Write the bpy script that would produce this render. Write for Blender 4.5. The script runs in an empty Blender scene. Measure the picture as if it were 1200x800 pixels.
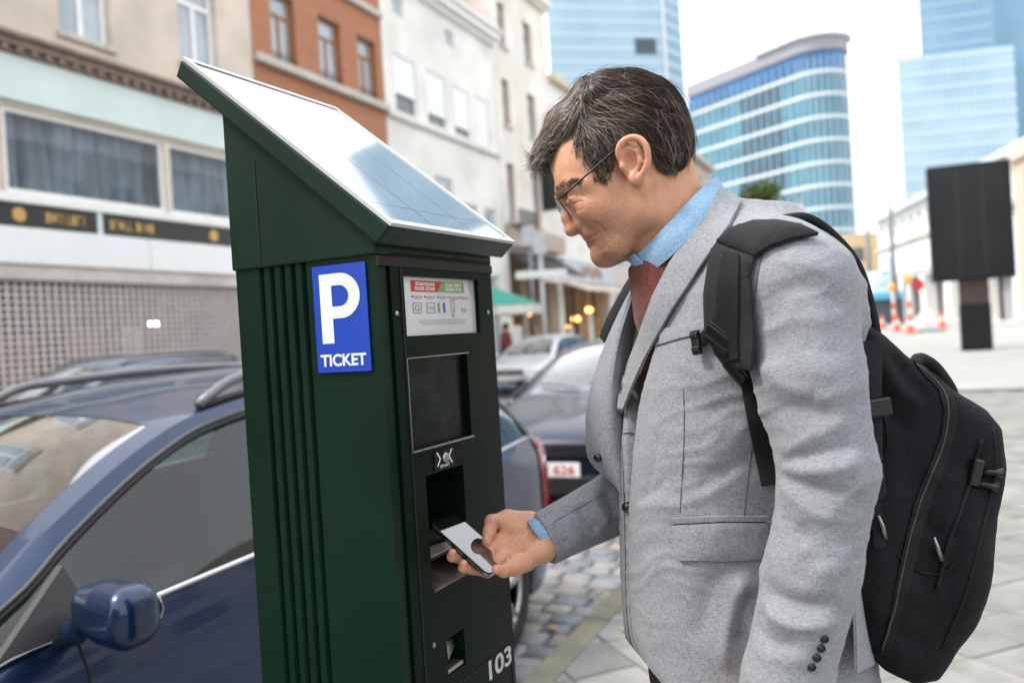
import bpy, bmesh, math, random
import numpy as np
from mathutils import Vector, Matrix, noise
from mathutils.bvhtree import BVHTree
from mathutils.geometry import delaunay_2d_cdt

random.seed(7); np.random.seed(7)
SC = bpy.context.scene
COL = SC.collection
R = math.radians
V = Vector

# ---------------------------------------------------------------- camera
FPX = 985.0                      # focal length in pixels of a 1200 px wide frame
CAM_H = 1.42
ROLL = R(3.55)
PITCH = math.atan(9 / 985)
cF = V((0, math.cos(PITCH), -math.sin(PITCH)))
_u0 = V((0, math.sin(PITCH), math.cos(PITCH)))
cR = V((1, 0, 0)) * math.cos(ROLL) - _u0 * math.sin(ROLL)
cU = V((1, 0, 0)) * math.sin(ROLL) + _u0 * math.cos(ROLL)
CAM = V((0, 0, CAM_H))
cam_data = bpy.data.cameras.new('camera')
cam = bpy.data.objects.new('camera', cam_data)
COL.objects.link(cam)
cam.matrix_world = Matrix(((cR.x, cU.x, -cF.x, 0), (cR.y, cU.y, -cF.y, 0), (cR.z, cU.z, -cF.z, CAM_H), (0, 0, 0, 1)))
cam_data.sensor_width = 36
cam_data.lens = FPX / 1200 * 36
cam_data.clip_start = 0.05
cam_data.clip_end = 3000
cam_data.dof.use_dof = True
cam_data.dof.focus_distance = 1.17
cam_data.dof.aperture_fstop = 3.1
cam_data.dof.aperture_blades = 8
SC.camera = cam

# ---------------------------------------------------------------- world, sun, exposure
SUN_EL, SUN_AZ = R(54), R(-97)    # high and veiled, behind the photographer's left shoulder
w = bpy.data.worlds.new('World'); SC.world = w; w.use_nodes = True
nt = w.node_tree; nt.nodes.clear()
sky = nt.nodes.new('ShaderNodeTexSky'); sky.sky_type = 'NISHITA'; sky.sun_disc = False
sky.sun_elevation = SUN_EL; sky.sun_rotation = SUN_AZ; sky.dust_density = 4.0; sky.air_density = 1.0
veil = nt.nodes.new('ShaderNodeMixRGB'); veil.inputs[0].default_value = 0.86
veil.inputs[2].default_value = (10.2, 10.6, 11.0, 1)      # an even bright cloud layer
bg = nt.nodes.new('ShaderNodeBackground'); bg.inputs[1].default_value = 0.085
wo = nt.nodes.new('ShaderNodeOutputWorld')
nt.links.new(sky.outputs[0], veil.inputs[1]); nt.links.new(veil.outputs[0], bg.inputs[0]); nt.links.new(bg.outputs[0], wo.inputs[0])
sd = bpy.data.lights.new('sun', 'SUN'); sd.energy = 1.5; sd.angle = R(12); sd.color = (1.0, 0.95, 0.88)
sun = bpy.data.objects.new('sun', sd); COL.objects.link(sun)
_sdir = V((math.sin(SUN_AZ) * math.cos(SUN_EL), math.cos(SUN_AZ) * math.cos(SUN_EL), math.sin(SUN_EL)))
sun.rotation_euler = _sdir.to_track_quat('Z', 'Y').to_euler()
SC.view_settings.view_transform = 'Standard'; SC.view_settings.look = 'None'
SC.view_settings.exposure = 1.42; SC.view_settings.gamma = 1
SC.view_settings.use_curve_mapping = False
SC.render.engine = 'CYCLES'
SC.cycles.use_denoising = True
SC.cycles.max_bounces = 8; SC.cycles.transparent_max_bounces = 12
SC.cycles.sample_clamp_indirect = 6

# ---------------------------------------------------------------- measuring helpers
def ray(px, py):
    return cF + cR * ((px - 600) / FPX) + cU * ((400 - py) / FPX)
def P(px, py, Y):                 # the point at depth Y that the photograph shows at px, py
    d = ray(px, py); return CAM + d * (Y / d.y)
def PG(px, dist, z=0.0):          # a ground point under the horizon direction px, at a distance
    d = ray(px, 391 - (px - 600) * 0.062); d.z = 0; d.normalize()
    q = d * dist; q.z = z; return q
TH = R(24.5)
SD = V((math.sin(TH), math.cos(TH), 0)); SN = V((-math.cos(TH), math.sin(TH), 0))
UP = V((0, 0, 1))
def ST(s, n, z=0.0):              # street frame: s along the street, n towards the houses
    return SD * s + SN * n + UP * z

# ---------------------------------------------------------------- materials
MATS = {}
def M(name, col, rough=0.6, metal=0.0, var=0.1, vscale=6.0, bump=0.0, bscale=80.0, spec=0.5, coat=0.0, bdist=0.002, emit=None, trans=0.0, sheen=0.0, rvar=0.0):
    if name in MATS: return MATS[name]
    m = bpy.data.materials.new(name); m.use_nodes = True
    t = m.node_tree; b = t.nodes['Principled BSDF']
    b.inputs['Roughness'].default_value = rough; b.inputs['Metallic'].default_value = metal
    b.inputs['Specular IOR Level'].default_value = spec
    b.inputs['Coat Weight'].default_value = coat; b.inputs['Coat Roughness'].default_value = 0.05
    b.inputs['Transmission Weight'].default_value = trans
    b.inputs['Sheen Weight'].default_value = sheen
    tc = t.nodes.new('ShaderNodeTexCoord')
    nz = t.nodes.new('ShaderNodeTexNoise'); nz.inputs['Scale'].default_value = vscale; nz.inputs['Detail'].default_value = 5
    t.links.new(tc.outputs['Object'], nz.inputs['Vector'])
    mx = t.nodes.new('ShaderNodeMixRGB')
    c = V(col[:3])
    mx.inputs[1].default_value = (*(c * (1 - var)), 1); mx.inputs[2].default_value = (*[min(1, x) for x in c * (1 + var)], 1)
    rp = t.nodes.new('ShaderNodeMapRange'); rp.inputs[1].default_value = 0.32; rp.inputs[2].default_value = 0.68
    t.links.new(nz.outputs['Fac'], rp.inputs[0]); t.links.new(rp.outputs[0], mx.inputs[0])
    t.links.new(mx.outputs[0], b.inputs['Base Color'])
    if rvar:
        rr = t.nodes.new('ShaderNodeMapRange'); rr.inputs[1].default_value = 0.3; rr.inputs[2].default_value = 0.7
        rr.inputs[3].default_value = max(0, rough - rvar); rr.inputs[4].default_value = min(1, rough + rvar)
        t.links.new(nz.outputs['Fac'], rr.inputs[0]); t.links.new(rr.outputs[0], b.inputs['Roughness'])
    if bump:
        n2 = t.nodes.new('ShaderNodeTexNoise'); n2.inputs['Scale'].default_value = bscale; n2.inputs['Detail'].default_value = 4
        t.links.new(tc.outputs['Object'], n2.inputs['Vector'])
        bp = t.nodes.new('ShaderNodeBump'); bp.inputs['Strength'].default_value = bump; bp.inputs['Distance'].default_value = bdist
        t.links.new(n2.outputs['Fac'], bp.inputs['Height']); t.links.new(bp.outputs[0], b.inputs['Normal'])
    if emit:
        b.inputs['Emission Color'].default_value = (*emit[0], 1); b.inputs['Emission Strength'].default_value = emit[1]
    MATS[name] = m
    return m

def glass(name, tint=(0.75, 0.85, 0.82), ior=1.5, rough=0.0, refl=1.0):
    """thin pane: a tinted clear layer under a mirror coat that grows towards grazing"""
    if name in MATS: return MATS[name]
    m = bpy.data.materials.new(name); m.use_nodes = True
    t = m.node_tree; t.nodes.clear()
    o = t.nodes.new('ShaderNodeOutputMaterial'); mix = t.nodes.new('ShaderNodeMixShader')
    tr = t.nodes.new('ShaderNodeBsdfTransparent'); tr.inputs[0].default_value = (*tint, 1)
    gl = t.nodes.new('ShaderNodeBsdfGlossy'); gl.inputs['Roughness'].default_value = rough
    fr = t.nodes.new('ShaderNodeLayerWeight'); fr.inputs[0].default_value = .5
    mu = t.nodes.new('ShaderNodeMath'); mu.operation = 'MULTIPLY'; mu.inputs[1].default_value = refl; mu.use_clamp = True
    tc = t.nodes.new('ShaderNodeTexCoord'); nz = t.nodes.new('ShaderNodeTexNoise'); nz.inputs['Scale'].default_value = 1.3
    bp = t.nodes.new('ShaderNodeBump'); bp.inputs['Strength'].default_value = 0.08; bp.inputs['Distance'].default_value = 0.01
    t.links.new(tc.outputs['Object'], nz.inputs[0]); t.links.new(nz.outputs[0], bp.inputs['Height'])
    t.links.new(bp.outputs[0], gl.inputs['Normal'])
    pw = t.nodes.new('ShaderNodeMath'); pw.operation = 'POWER'; pw.inputs[1].default_value = 5
    sl = t.nodes.new('ShaderNodeMath'); sl.operation = 'MULTIPLY_ADD'; sl.inputs[1].default_value = .96; sl.inputs[2].default_value = .04
    t.links.new(fr.outputs['Facing'], pw.inputs[0]); t.links.new(pw.outputs[0], sl.inputs[0]); t.links.new(sl.outputs[0], mu.inputs[0]); t.links.new(mu.outputs[0], mix.inputs[0])
    t.links.new(tr.outputs[0], mix.inputs[1]); t.links.new(gl.outputs[0], mix.inputs[2]); t.links.new(mix.outputs[0], o.inputs[0])
    MATS[name] = m
    return m

# ---------------------------------------------------------------- objects
def tag(o, label=None, cat=None, group=None, kind=None):
    if label: o['label'] = label
    if cat: o['category'] = cat
    if group: o['group'] = group
    if kind: o['kind'] = kind
    return o
WLOC = {}
def empty(name, loc, label=None, cat=None, group=None):
    o = bpy.data.objects.new(name, None); COL.objects.link(o); o.location = loc
    o.empty_display_size = 0.1
    WLOC[o.name] = V(loc)
    return tag(o, label, cat, group)
def link(name, me, mat=None, parent=None, smooth=False):
    o = bpy.data.objects.new(name, me); COL.objects.link(o)
    if mat is not None:
        for mm in (mat if isinstance(mat, (list, tuple)) else [mat]): me.materials.append(mm)
    if smooth and len(me.polygons):
        me.polygons.foreach_set('use_smooth', np.ones(len(me.polygons), dtype=bool))
    if parent is not None:
        o.parent = parent
        o.matrix_parent_inverse = Matrix.Translation(-WLOC.get(parent.name, V((0, 0, 0))))
    return o
def mesh(name, verts, faces):
    me = bpy.data.meshes.new(name); me.from_pydata([tuple(v) for v in verts], [], [tuple(f) for f in faces]); me.update(); return me

class MB:
    def __init__(s): s.v = []; s.f = []
    def add(s, vs, fs):
        b = len(s.v); s.v += [V(v) for v in vs]; s.f += [tuple(i + b for i in f) for f in fs]; return s
    def box(s, c, sx, sy, sz, ax=V((1, 0, 0)), ay=V((0, 1, 0)), az=UP):      # centre and full sizes along three axes
        vs = [V(c) + ax * (sx / 2 * i) + ay * (sy / 2 * j) + az * (sz / 2 * k) for i in (-1, 1) for j in (-1, 1) for k in (-1, 1)]
        return s.add(vs, [(0, 1, 3, 2), (4, 6, 7, 5), (0, 4, 5, 1), (2, 3, 7, 6), (0, 2, 6, 4), (1, 5, 7, 3)])
    def quad(s, *p): return s.add(p, [tuple(range(len(p)))])
    def cyl(s, p0, p1, r0, r1=None, n=12, cap=True):
        r1 = r0 if r1 is None else r1
        p0, p1 = V(p0), V(p1); t = (p1 - p0).normalized(); a = t.orthogonal().normalized(); b = t.cross(a)
        vs = [p + (a * math.cos(k * 2 * math.pi / n) + b * math.sin(k * 2 * math.pi / n)) * r for p, r in ((p0, r0), (p1, r1)) for k in range(n)]
        fs = [(k, (k + 1) % n, n + (k + 1) % n, n + k) for k in range(n)]
        if cap: fs += [tuple(range(n - 1, -1, -1)), tuple(range(n, 2 * n))]
        return s.add(vs, fs)
    def tube(s, pts, r, n=8, cap=True, closed=False):
        pts = [V(p) for p in pts]; m = len(pts); rs = r if isinstance(r, (list, tuple)) else [r] * m
        vs = []; a = None
        for i, p in enumerate(pts):
            t = ((pts[(i + 1) % m] - pts[i - 1]) if closed else (pts[min(i + 1, m - 1)] - pts[max(i - 1, 0)])).normalized()
            a = (t.orthogonal() if a is None else a - t * a.dot(t)).normalized(); b = t.cross(a)
            vs += [p + (a * math.cos(k * 2 * math.pi / n) + b * math.sin(k * 2 * math.pi / n)) * rs[i] for k in range(n)]
        fs = []
        for i in range(m if closed else m - 1):
            j = (i + 1) % m
            fs += [(i * n + k, i * n + (k + 1) % n, j * n + (k + 1) % n, j * n + k) for k in range(n)]
        if cap and not closed: fs += [tuple(range(n - 1, -1, -1)), tuple(range((m - 1) * n, m * n))]
        return s.add(vs, fs)
    def prism(s, poly, ext):            # a polygon of 3D points pushed along ext
        n = len(poly); e = V(ext); vs = [V(p) for p in poly] + [V(p) + e for p in poly]
        return s.add(vs, [tuple(range(n - 1, -1, -1)), tuple(range(n, 2 * n))] + [(k, (k + 1) % n, n + (k + 1) % n, n + k) for k in range(n)])
    def ellipsoid(s, c, rx, ry, rz, nu=16, nv=10, ax=V((1, 0, 0)), ay=V((0, 1, 0)), az=UP):
        c = V(c); vs = [c + az * rz]
        for i in range(1, nv):
            a = math.pi * i / nv
            vs += [c + ax * (rx * math.sin(a) * math.cos(2 * math.pi * k / nu)) + ay * (ry * math.sin(a) * math.sin(2 * math.pi * k / nu)) + az * (rz * math.cos(a)) for k in range(nu)]
        vs.append(c - az * rz); fs = [(0, 1 + k, 1 + (k + 1) % nu) for k in range(nu)]
        for i in range(nv - 2):
            fs += [(1 + i * nu + k, 1 + (i + 1) * nu + k, 1 + (i + 1) * nu + (k + 1) % nu, 1 + i * nu + (k + 1) % nu) for k in range(nu)]
        L = 1 + (nv - 2) * nu; fs += [(L + k, len(vs) - 1, L + (k + 1) % nu) for k in range(nu)]
        return s.add(vs, fs)
    def build(s, name, mat=None, parent=None, smooth=False, bevel=0.0, seg=2, sharp=None):
        me = mesh(name, s.v, s.f)
        bm = bmesh.new(); bm.from_mesh(me)
        bmesh.ops.recalc_face_normals(bm, faces=bm.faces)
        if bevel:
            bmesh.ops.remove_doubles(bm, verts=bm.verts, dist=1e-6)
            es = [e for e in bm.edges if len(e.link_faces) == 2 and e.calc_face_angle(0) > R(25)]
            bmesh.ops.bevel(bm, geom=es, offset=bevel, segments=seg, profile=0.6, affect='EDGES', clamp_overlap=True)
        if sharp:
            for f in bm.faces: f.smooth = True
            for e in bm.edges:
                if len(e.link_faces) == 2 and e.calc_face_angle(0) > R(sharp): e.smooth = False
        bm.to_mesh(me); bm.free()
        return link(name, me, mat, parent, smooth)

def text_mesh(txt, size, offset=0.0, xs=1.0, extrude=0.0, spacing=1.0):
    """outlines of a word, as verts and faces in its own x, y plane, origin at the lower left"""
    c = bpy.data.curves.new('lettering', 'FONT'); c.body = txt; c.size = size; c.offset = offset; c.extrude = extrude; c.space_character = spacing
    o = bpy.data.objects.new('lettering', c); COL.objects.link(o)
    dg = bpy.context.evaluated_depsgraph_get(); me = o.evaluated_get(dg).to_mesh()
    vs = [V((v.co.x * xs, v.co.y, v.co.z)) for v in me.vertices]; fs = [tuple(p.vertices) for p in me.polygons]
    o.evaluated_get(dg).to_mesh_clear(); bpy.data.objects.remove(o); bpy.data.curves.remove(c)
    return vs, fs
def put_text(mb, txt, size, org, ax, ay, offset=0.0, xs=1.0, spacing=1.0, fit=None):
    vs, fs = text_mesh(txt, size, offset, xs, 0, spacing)
    if not vs: return
    x0 = min(v.x for v in vs); x1 = max(v.x for v in vs); y0 = min(v.y for v in vs); y1 = max(v.y for v in vs)
    kx = fit[0] / (x1 - x0) if fit else 1; ky = fit[1] / (y1 - y0) if fit else 1
    mb.add([V(org) + ax * ((v.x - x0) * kx) + ay * ((v.y - y0) * ky) for v in vs], fs)

def interp(tab, x):                     # smooth interpolation through a table of (x, y)
    xs = [a for a, _ in tab]; ys = [b for _, b in tab]
    if x <= xs[0]: return ys[0]
    if x >= xs[-1]: return ys[-1]
    i = max(k for k in range(len(xs) - 1) if xs[k] <= x)
    def slope(k):
        if k <= 0 or k >= len(xs) - 1: return 0 if False else ((ys[min(k + 1, len(xs) - 1)] - ys[max(k - 1, 0)]) / (xs[min(k + 1, len(xs) - 1)] - xs[max(k - 1, 0)]))
        a = (ys[k] - ys[k - 1]) / (xs[k] - xs[k - 1]); b = (ys[k + 1] - ys[k]) / (xs[k + 1] - xs[k])
        return 0 if a * b <= 0 else 2 * a * b / (a + b)
    h = xs[i + 1] - xs[i]; t = (x - xs[i]) / h; m0, m1 = slope(i) * h, slope(i + 1) * h
    return (2 * t**3 - 3 * t * t + 1) * ys[i] + (t**3 - 2 * t * t + t) * m0 + (-2 * t**3 + 3 * t * t) * ys[i + 1] + (t**3 - t * t) * m1

# ---------------------------------------------------------------- implicit surfaces for organic shapes
class Field:
    def __init__(s, lo, hi, h):
        s.h = h; s.lo = np.array(lo, dtype=np.float32)
        n = [int(math.ceil((hi[i] - lo[i]) / h)) + 1 for i in range(3)]
        s.ax = [(lo[i] + h * np.arange(n[i])).astype(np.float32) for i in range(3)]
        s.F = np.full(n, 10.0, dtype=np.float32)
    def sub(s, lo, hi, pad):
        sl = []
        for i in range(3):
            a = int(np.searchsorted(s.ax[i], lo[i] - pad)); b = int(np.searchsorted(s.ax[i], hi[i] + pad))
            sl.append(slice(max(0, a), max(a, b)))
        sl = tuple(sl)
        return sl, s.ax[0][sl[0]][:, None, None], s.ax[1][sl[1]][None, :, None], s.ax[2][sl[2]][None, None, :]
    def put(s, fn, lo, hi, k=0.0, cut=False):
        sl, X, Y, Z = s.sub(lo, hi, k + 3 * s.h)
        if 0 in s.F[sl].shape: return s
        d = fn(X, Y, Z).astype(np.float32); a = s.F[sl]
        if cut:
            b = -d
            if k > 0:
                hh = np.maximum(k - np.abs(a - b), 0) / k; s.F[sl] = np.maximum(a, b) + hh * hh * k * 0.25
            else: s.F[sl] = np.maximum(a, b)
        else:
            if k > 0:
                hh = np.maximum(k - np.abs(a - d), 0) / k; s.F[sl] = np.minimum(a, d) - hh * hh * k * 0.25
            else: s.F[sl] = np.minimum(a, d)
        return s
    def cone(s, p0, p1, r0, r1=None, k=0.0, cut=False):
        r1 = r0 if r1 is None else r1
        p0, p1 = V(p0), V(p1); d = p1 - p0; L2 = max(d.length_squared, 1e-12); m = max(r0, r1)
        def fn(X, Y, Z):
            x, y, z = X - p0.x, Y - p0.y, Z - p0.z
            t = np.clip((x * d.x + y * d.y + z * d.z) / L2, 0, 1)
            return np.sqrt((x - t * d.x) ** 2 + (y - t * d.y) ** 2 + (z - t * d.z) ** 2) - (r0 + (r1 - r0) * t)
        lo = [min(p0[i], p1[i]) - m for i in range(3)]; hi = [max(p0[i], p1[i]) + m for i in range(3)]
        return s.put(fn, lo, hi, k, cut)
    def chain(s, pts, rs, k=0.0, cut=False):
        for i in range(len(pts) - 1): s.cone(pts[i], pts[i + 1], rs[i], rs[i + 1], k, cut)
        return s
    def ell(s, c, rx, ry, rz, ax=None, k=0.0, cut=False):
        c = V(c); A = ax or (V((1, 0, 0)), V((0, 1, 0)), UP); m = max(rx, ry, rz)
        def fn(X, Y, Z):
            x, y, z = X - c.x, Y - c.y, Z - c.z
            q = [(x * a.x + y * a.y + z * a.z) for a in A]
            k0 = np.sqrt((q[0] / rx) ** 2 + (q[1] / ry) ** 2 + (q[2] / rz) ** 2)
            k1 = np.sqrt((q[0] / rx**2) ** 2 + (q[1] / ry**2) ** 2 + (q[2] / rz**2) ** 2) + 1e-9
            return k0 * (k0 - 1) / k1
        return s.put(fn, [c[i] - m for i in range(3)], [c[i] + m for i in range(3)], k, cut)
    def mesh(s, smooth=1):
        F = s.F; sg = F < 0
        n = F.shape
        cnt = np.zeros([a - 1 for a in n], dtype=np.int8)
        offs = [(i, j, k) for i in (0, 1) for j in (0, 1) for k in (0, 1)]
        for (i, j, k) in offs: cnt += sg[i:n[0] - 1 + i, j:n[1] - 1 + j, k:n[2] - 1 + k]
        act = np.argwhere((cnt > 0) & (cnt < 8))
        C = np.stack([F[act[:, 0] + i, act[:, 1] + j, act[:, 2] + k] for (i, j, k) in offs], 1)
        acc = np.zeros((len(act), 3)); num = np.zeros(len(act))
        oa = np.array(offs)
        for a in range(8):
            for b in range(a + 1, 8):
                if np.abs(oa[a] - oa[b]).sum() != 1: continue
                m = (C[:, a] < 0) != (C[:, b] < 0)
                t = np.where(m, C[:, a] / np.where(m, C[:, a] - C[:, b], 1), 0)
                p = oa[a] + t[:, None] * (oa[b] - oa[a])
                acc += p * m[:, None]; num += m
        vs = (act + acc / num[:, None]) * s.h + s.lo
        idx = np.full(cnt.shape, -1, dtype=np.int32); idx[act[:, 0], act[:, 1], act[:, 2]] = np.arange(len(act))
        faces = []
        for ax_ in range(3):
            u, v_ = (ax_ + 1) % 3, (ax_ + 2) % 3
            s0 = [slice(None)] * 3; s1 = [slice(None)] * 3; s0[ax_] = slice(0, -1); s1[ax_] = slice(1, None)
            e = np.argwhere(sg[tuple(s0)] != sg[tuple(s1)])
            e = e[(e[:, u] > 0) & (e[:, v_] > 0) & (e[:, u] < cnt.shape[u]) & (e[:, v_] < cnt.shape[v_])]
            inside = sg[e[:, 0], e[:, 1], e[:, 2]]
            q = []
            for du, dv in ((-1, -1), (0, -1), (0, 0), (-1, 0)):
                g = e.copy(); g[:, u] += du; g[:, v_] += dv; q.append(idx[g[:, 0], g[:, 1], g[:, 2]])
            q = np.stack(q, 1); q[~inside] = q[~inside][:, ::-1]; faces.append(q)
        fs = np.concatenate(faces); fs = fs[(fs >= 0).all(1)]
        for _ in range(smooth): vs = relax(vs, fs)
        return vs, fs
def relax(vs, fs, w=0.5):
    acc = np.zeros_like(vs); num = np.zeros(len(vs))
    for a in range(4):
        b = (a + 1) % 4
        for i, j in ((a, b), (b, a)):
            acc += np.stack([np.bincount(fs[:, i], vs[fs[:, j], c], len(vs)) for c in range(3)], 1); num += np.bincount(fs[:, i], minlength=len(vs))
    return vs * (1 - w) + w * acc / np.maximum(num, 1)[:, None]
def np_mesh(name, vs, fs):
    me = bpy.data.meshes.new(name)
    me.vertices.add(len(vs)); me.vertices.foreach_set('co', np.asarray(vs, dtype=np.float32).ravel())
    k = fs.shape[1]
    me.loops.add(fs.size); me.loops.foreach_set('vertex_index', fs.astype(np.int32).ravel())
    me.polygons.add(len(fs)); me.polygons.foreach_set('loop_start', np.arange(0, fs.size, k, dtype=np.int32)); me.polygons.foreach_set('loop_total', np.full(len(fs), k, dtype=np.int32))
    me.update(calc_edges=True); me.validate()
    return me
def np_normals(vs, fs):
    a = vs[fs[:, 2]] - vs[fs[:, 0]]; b = vs[fs[:, 3]] - vs[fs[:, 1]]; fn = np.cross(a, b)
    nn = np.zeros_like(vs)
    for i in range(4):
        for c in range(3): nn[:, c] += np.bincount(fs[:, i], fn[:, c], len(vs))
    return nn / np.maximum(np.linalg.norm(nn, axis=1), 1e-12)[:, None]

# ================================================================ SETTING
KERB_N = 1.46
ROAD_Z = -0.10
m_slab = M('concrete_slab', (0.225, 0.222, 0.21), 0.85, var=0.2, vscale=3.5, bump=0.35, bscale=120, spec=0.25)
m_slab2 = M('concrete_slab_worn', (0.245, 0.24, 0.225), 0.85, var=0.2, vscale=5, bump=0.35, bscale=140, spec=0.25)
m_slab3 = M('concrete_slab_dark', (0.20, 0.197, 0.187), 0.85, var=0.2, vscale=4, bump=0.35, bscale=120, spec=0.25)
m_joint = M('sandy_joint', (0.10, 0.095, 0.075), 0.95, var=0.3, vscale=9, spec=0.1)
m_kerb = M('mossy_kerb', (0.20, 0.19, 0.145), 0.9, var=0.22, vscale=3, bump=0.5, bscale=70, spec=0.2)
m_cob = [M('cobble_grey', (0.215, 0.215, 0.22), 0.55, var=0.2, vscale=7, bump=0.5, bscale=60, bdist=0.004),
         M('cobble_blue', (0.16, 0.168, 0.185), 0.5, var=0.2, vscale=7, bump=0.5, bscale=60, bdist=0.004),
         M('cobble_warm', (0.26, 0.24, 0.215), 0.6, var=0.2, vscale=7, bump=0.5, bscale=60, bdist=0.004)]
m_asph = M('worn_setts', (0.26, 0.26, 0.255), 0.85, var=0.2, vscale=3, bump=0.4, bscale=200, spec=0.3)
m_plaza = M('pale_plaza_paving', (0.33, 0.328, 0.315), 0.85, var=0.1, vscale=0.5, spec=0.25)

mb = MB(); mb.quad(V((-1500, -1500, -0.16)), V((1500, -1500, -0.16)), V((1500, 1500, -0.16)), V((-1500, 1500, -0.16)))
tag(mb.build('ground', m_plaza), kind='structure')
mb = MB(); mb.quad(ST(-30, KERB_N, ROAD_Z - 0.03), ST(150, KERB_N, ROAD_Z - 0.03), ST(150, 9.6, ROAD_Z - 0.03), ST(-30, 9.6, ROAD_Z - 0.03))
road = tag(mb.build('road', m_asph), kind='structure')
mb = MB(); mb.quad(ST(-30, KERB_N + .01, ROAD_Z - 0.026), ST(60, KERB_N + .01, ROAD_Z - 0.026), ST(60, 3.7, ROAD_Z - 0.026), ST(-30, 3.7, ROAD_Z - 0.026))
tag(mb.build('parking_lane', m_joint), kind='structure')
mb = MB(); mb.quad(ST(-30, KERB_N - .12, -0.012), ST(16, KERB_N - .12, -0.012), ST(16, -30, -0.012), ST(-30, -30, -0.012))
pav = tag(mb.build('pavement', m_joint), kind='structure')
mb = MB(); mb.quad(ST(16.1, KERB_N - .12, -0.004), ST(160, KERB_N - .12, -0.004), ST(160, -60, -0.004), ST(16.1, -60, -0.004))
tag(mb.build('plaza', m_plaza), kind='structure')
mb = MB()
mb.box(ST(65, 10.85, -0.05), 190, 2.5, 0.13, SD, SN)
tag(mb.build('far_pavement', m_slab2), kind='structure')

def project(p):
    d = V(p) - CAM; z = d.dot(cF)
    return (600 + FPX * d.dot(cR) / z, 400 - FPX * d.dot(cU) / z, z) if z > 0.05 else (1e9, 1e9, z)
def clip_n(poly, nmax):
    out = []
    for i in range(len(poly)):
        a, b = poly[i], poly[(i + 1) % len(poly)]
        if a[1] <= nmax: out.append(a)
        if (a[1] <= nmax) != (b[1] <= nmax):
            t = (nmax - a[1]) / (b[1] - a[1]); out.append((a[0] + t * (b[0] - a[0]), nmax))
    return out

# paving slabs, laid on the diagonal
SL = 0.30; D1 = (math.cos(R(45)), math.sin(R(45))); D2 = (-D1[1], D1[0])
slabs = []
rs = random.Random(3)
for i in range(-80, 90):
    for j in range(-80, 90):
        cs = (i * D1[0] + j * D2[0]) * SL; cn = (i * D1[1] + j * D2[1]) * SL
        if not (-2 < cs < 15.5 and -9 < cn < KERB_N + 0.1): continue
        q = ST(cs, cn, 0); px, py, z = project(q)
        seen = z > 0.3 and 540 < px < 1290 and py < 930
        hw = SL / 2 - 0.003
        poly = [(cs + (a * D1[0] + b * D2[0]) * hw, cn + (a * D1[1] + b * D2[1]) * hw) for a, b in ((-1, -1), (1, -1), (1, 1), (-1, 1))]
        pc = clip_n(poly, KERB_N - 0.125)
        if len(pc) < 3: continue
        slabs.append((z if seen else 1000 + abs(z), pc, len(pc) == 4 and pc == poly, cs, cn))
slabs.sort(key=lambda a: a[0])
def slab_geo(mb, poly, dz, tilt):
    c = (sum(p[0] for p in poly) / len(poly), sum(p[1] for p in poly) / len(poly)); e = 0.008
    top = []; bot = []; ch = []
    for s, n in poly:
        h = dz + tilt[0] * (s - c[0]) + tilt[1] * (n - c[1]); L = max(1e-4, math.hypot(s - c[0], n - c[1]))
        top.append(ST(s + (c[0] - s) / L * e, n + (c[1] - n) / L * e, h)); ch.append(ST(s, n, h - 0.004)); bot.append(ST(s, n, -0.02))
    k = len(poly)
    mb.add(top + ch + bot, [tuple(range(k))] + [(a, (a + 1) % k, k + (a + 1) % k, k + a) for a in range(k)] + [(k + a, k + (a + 1) % k, 2 * k + (a + 1) % k, 2 * k + a) for a in range(k)])
rest = MB()
for q, (z, pc, whole, cs, cn) in enumerate(slabs):
    dz = rs.uniform(-0.003, 0.004); tl = (rs.uniform(-.012, .012), rs.uniform(-.012, .012))
    if q < 300 and z < 900:
        m_ = MB(); slab_geo(m_, pc, dz, tl)
        o = m_.build('slab', rs.choice([m_slab, m_slab, m_slab2, m_slab3]), pav)
    else: slab_geo(rest, pc, dz, tl)
o = rest.build('slab_field', m_slab, pav); o['kind'] = 'stuff'

# kerb stones
kerb = tag(MB().box(ST(65, KERB_N - 0.065, -0.13), 190, 0.10, 0.2, SD, SN).build('kerb', m_kerb), kind='structure')
s = 1.2
while s < 30:
    L = rs.uniform(0.75, 1.05)
    o = MB().box(ST(s + L / 2, KERB_N - 0.062, -0.07 + rs.uniform(-.002, .003)), L - 0.012, 0.125, 0.15, SD, SN).build('kerb_stone', m_kerb, kerb, bevel=0.012)
    s += L

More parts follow.
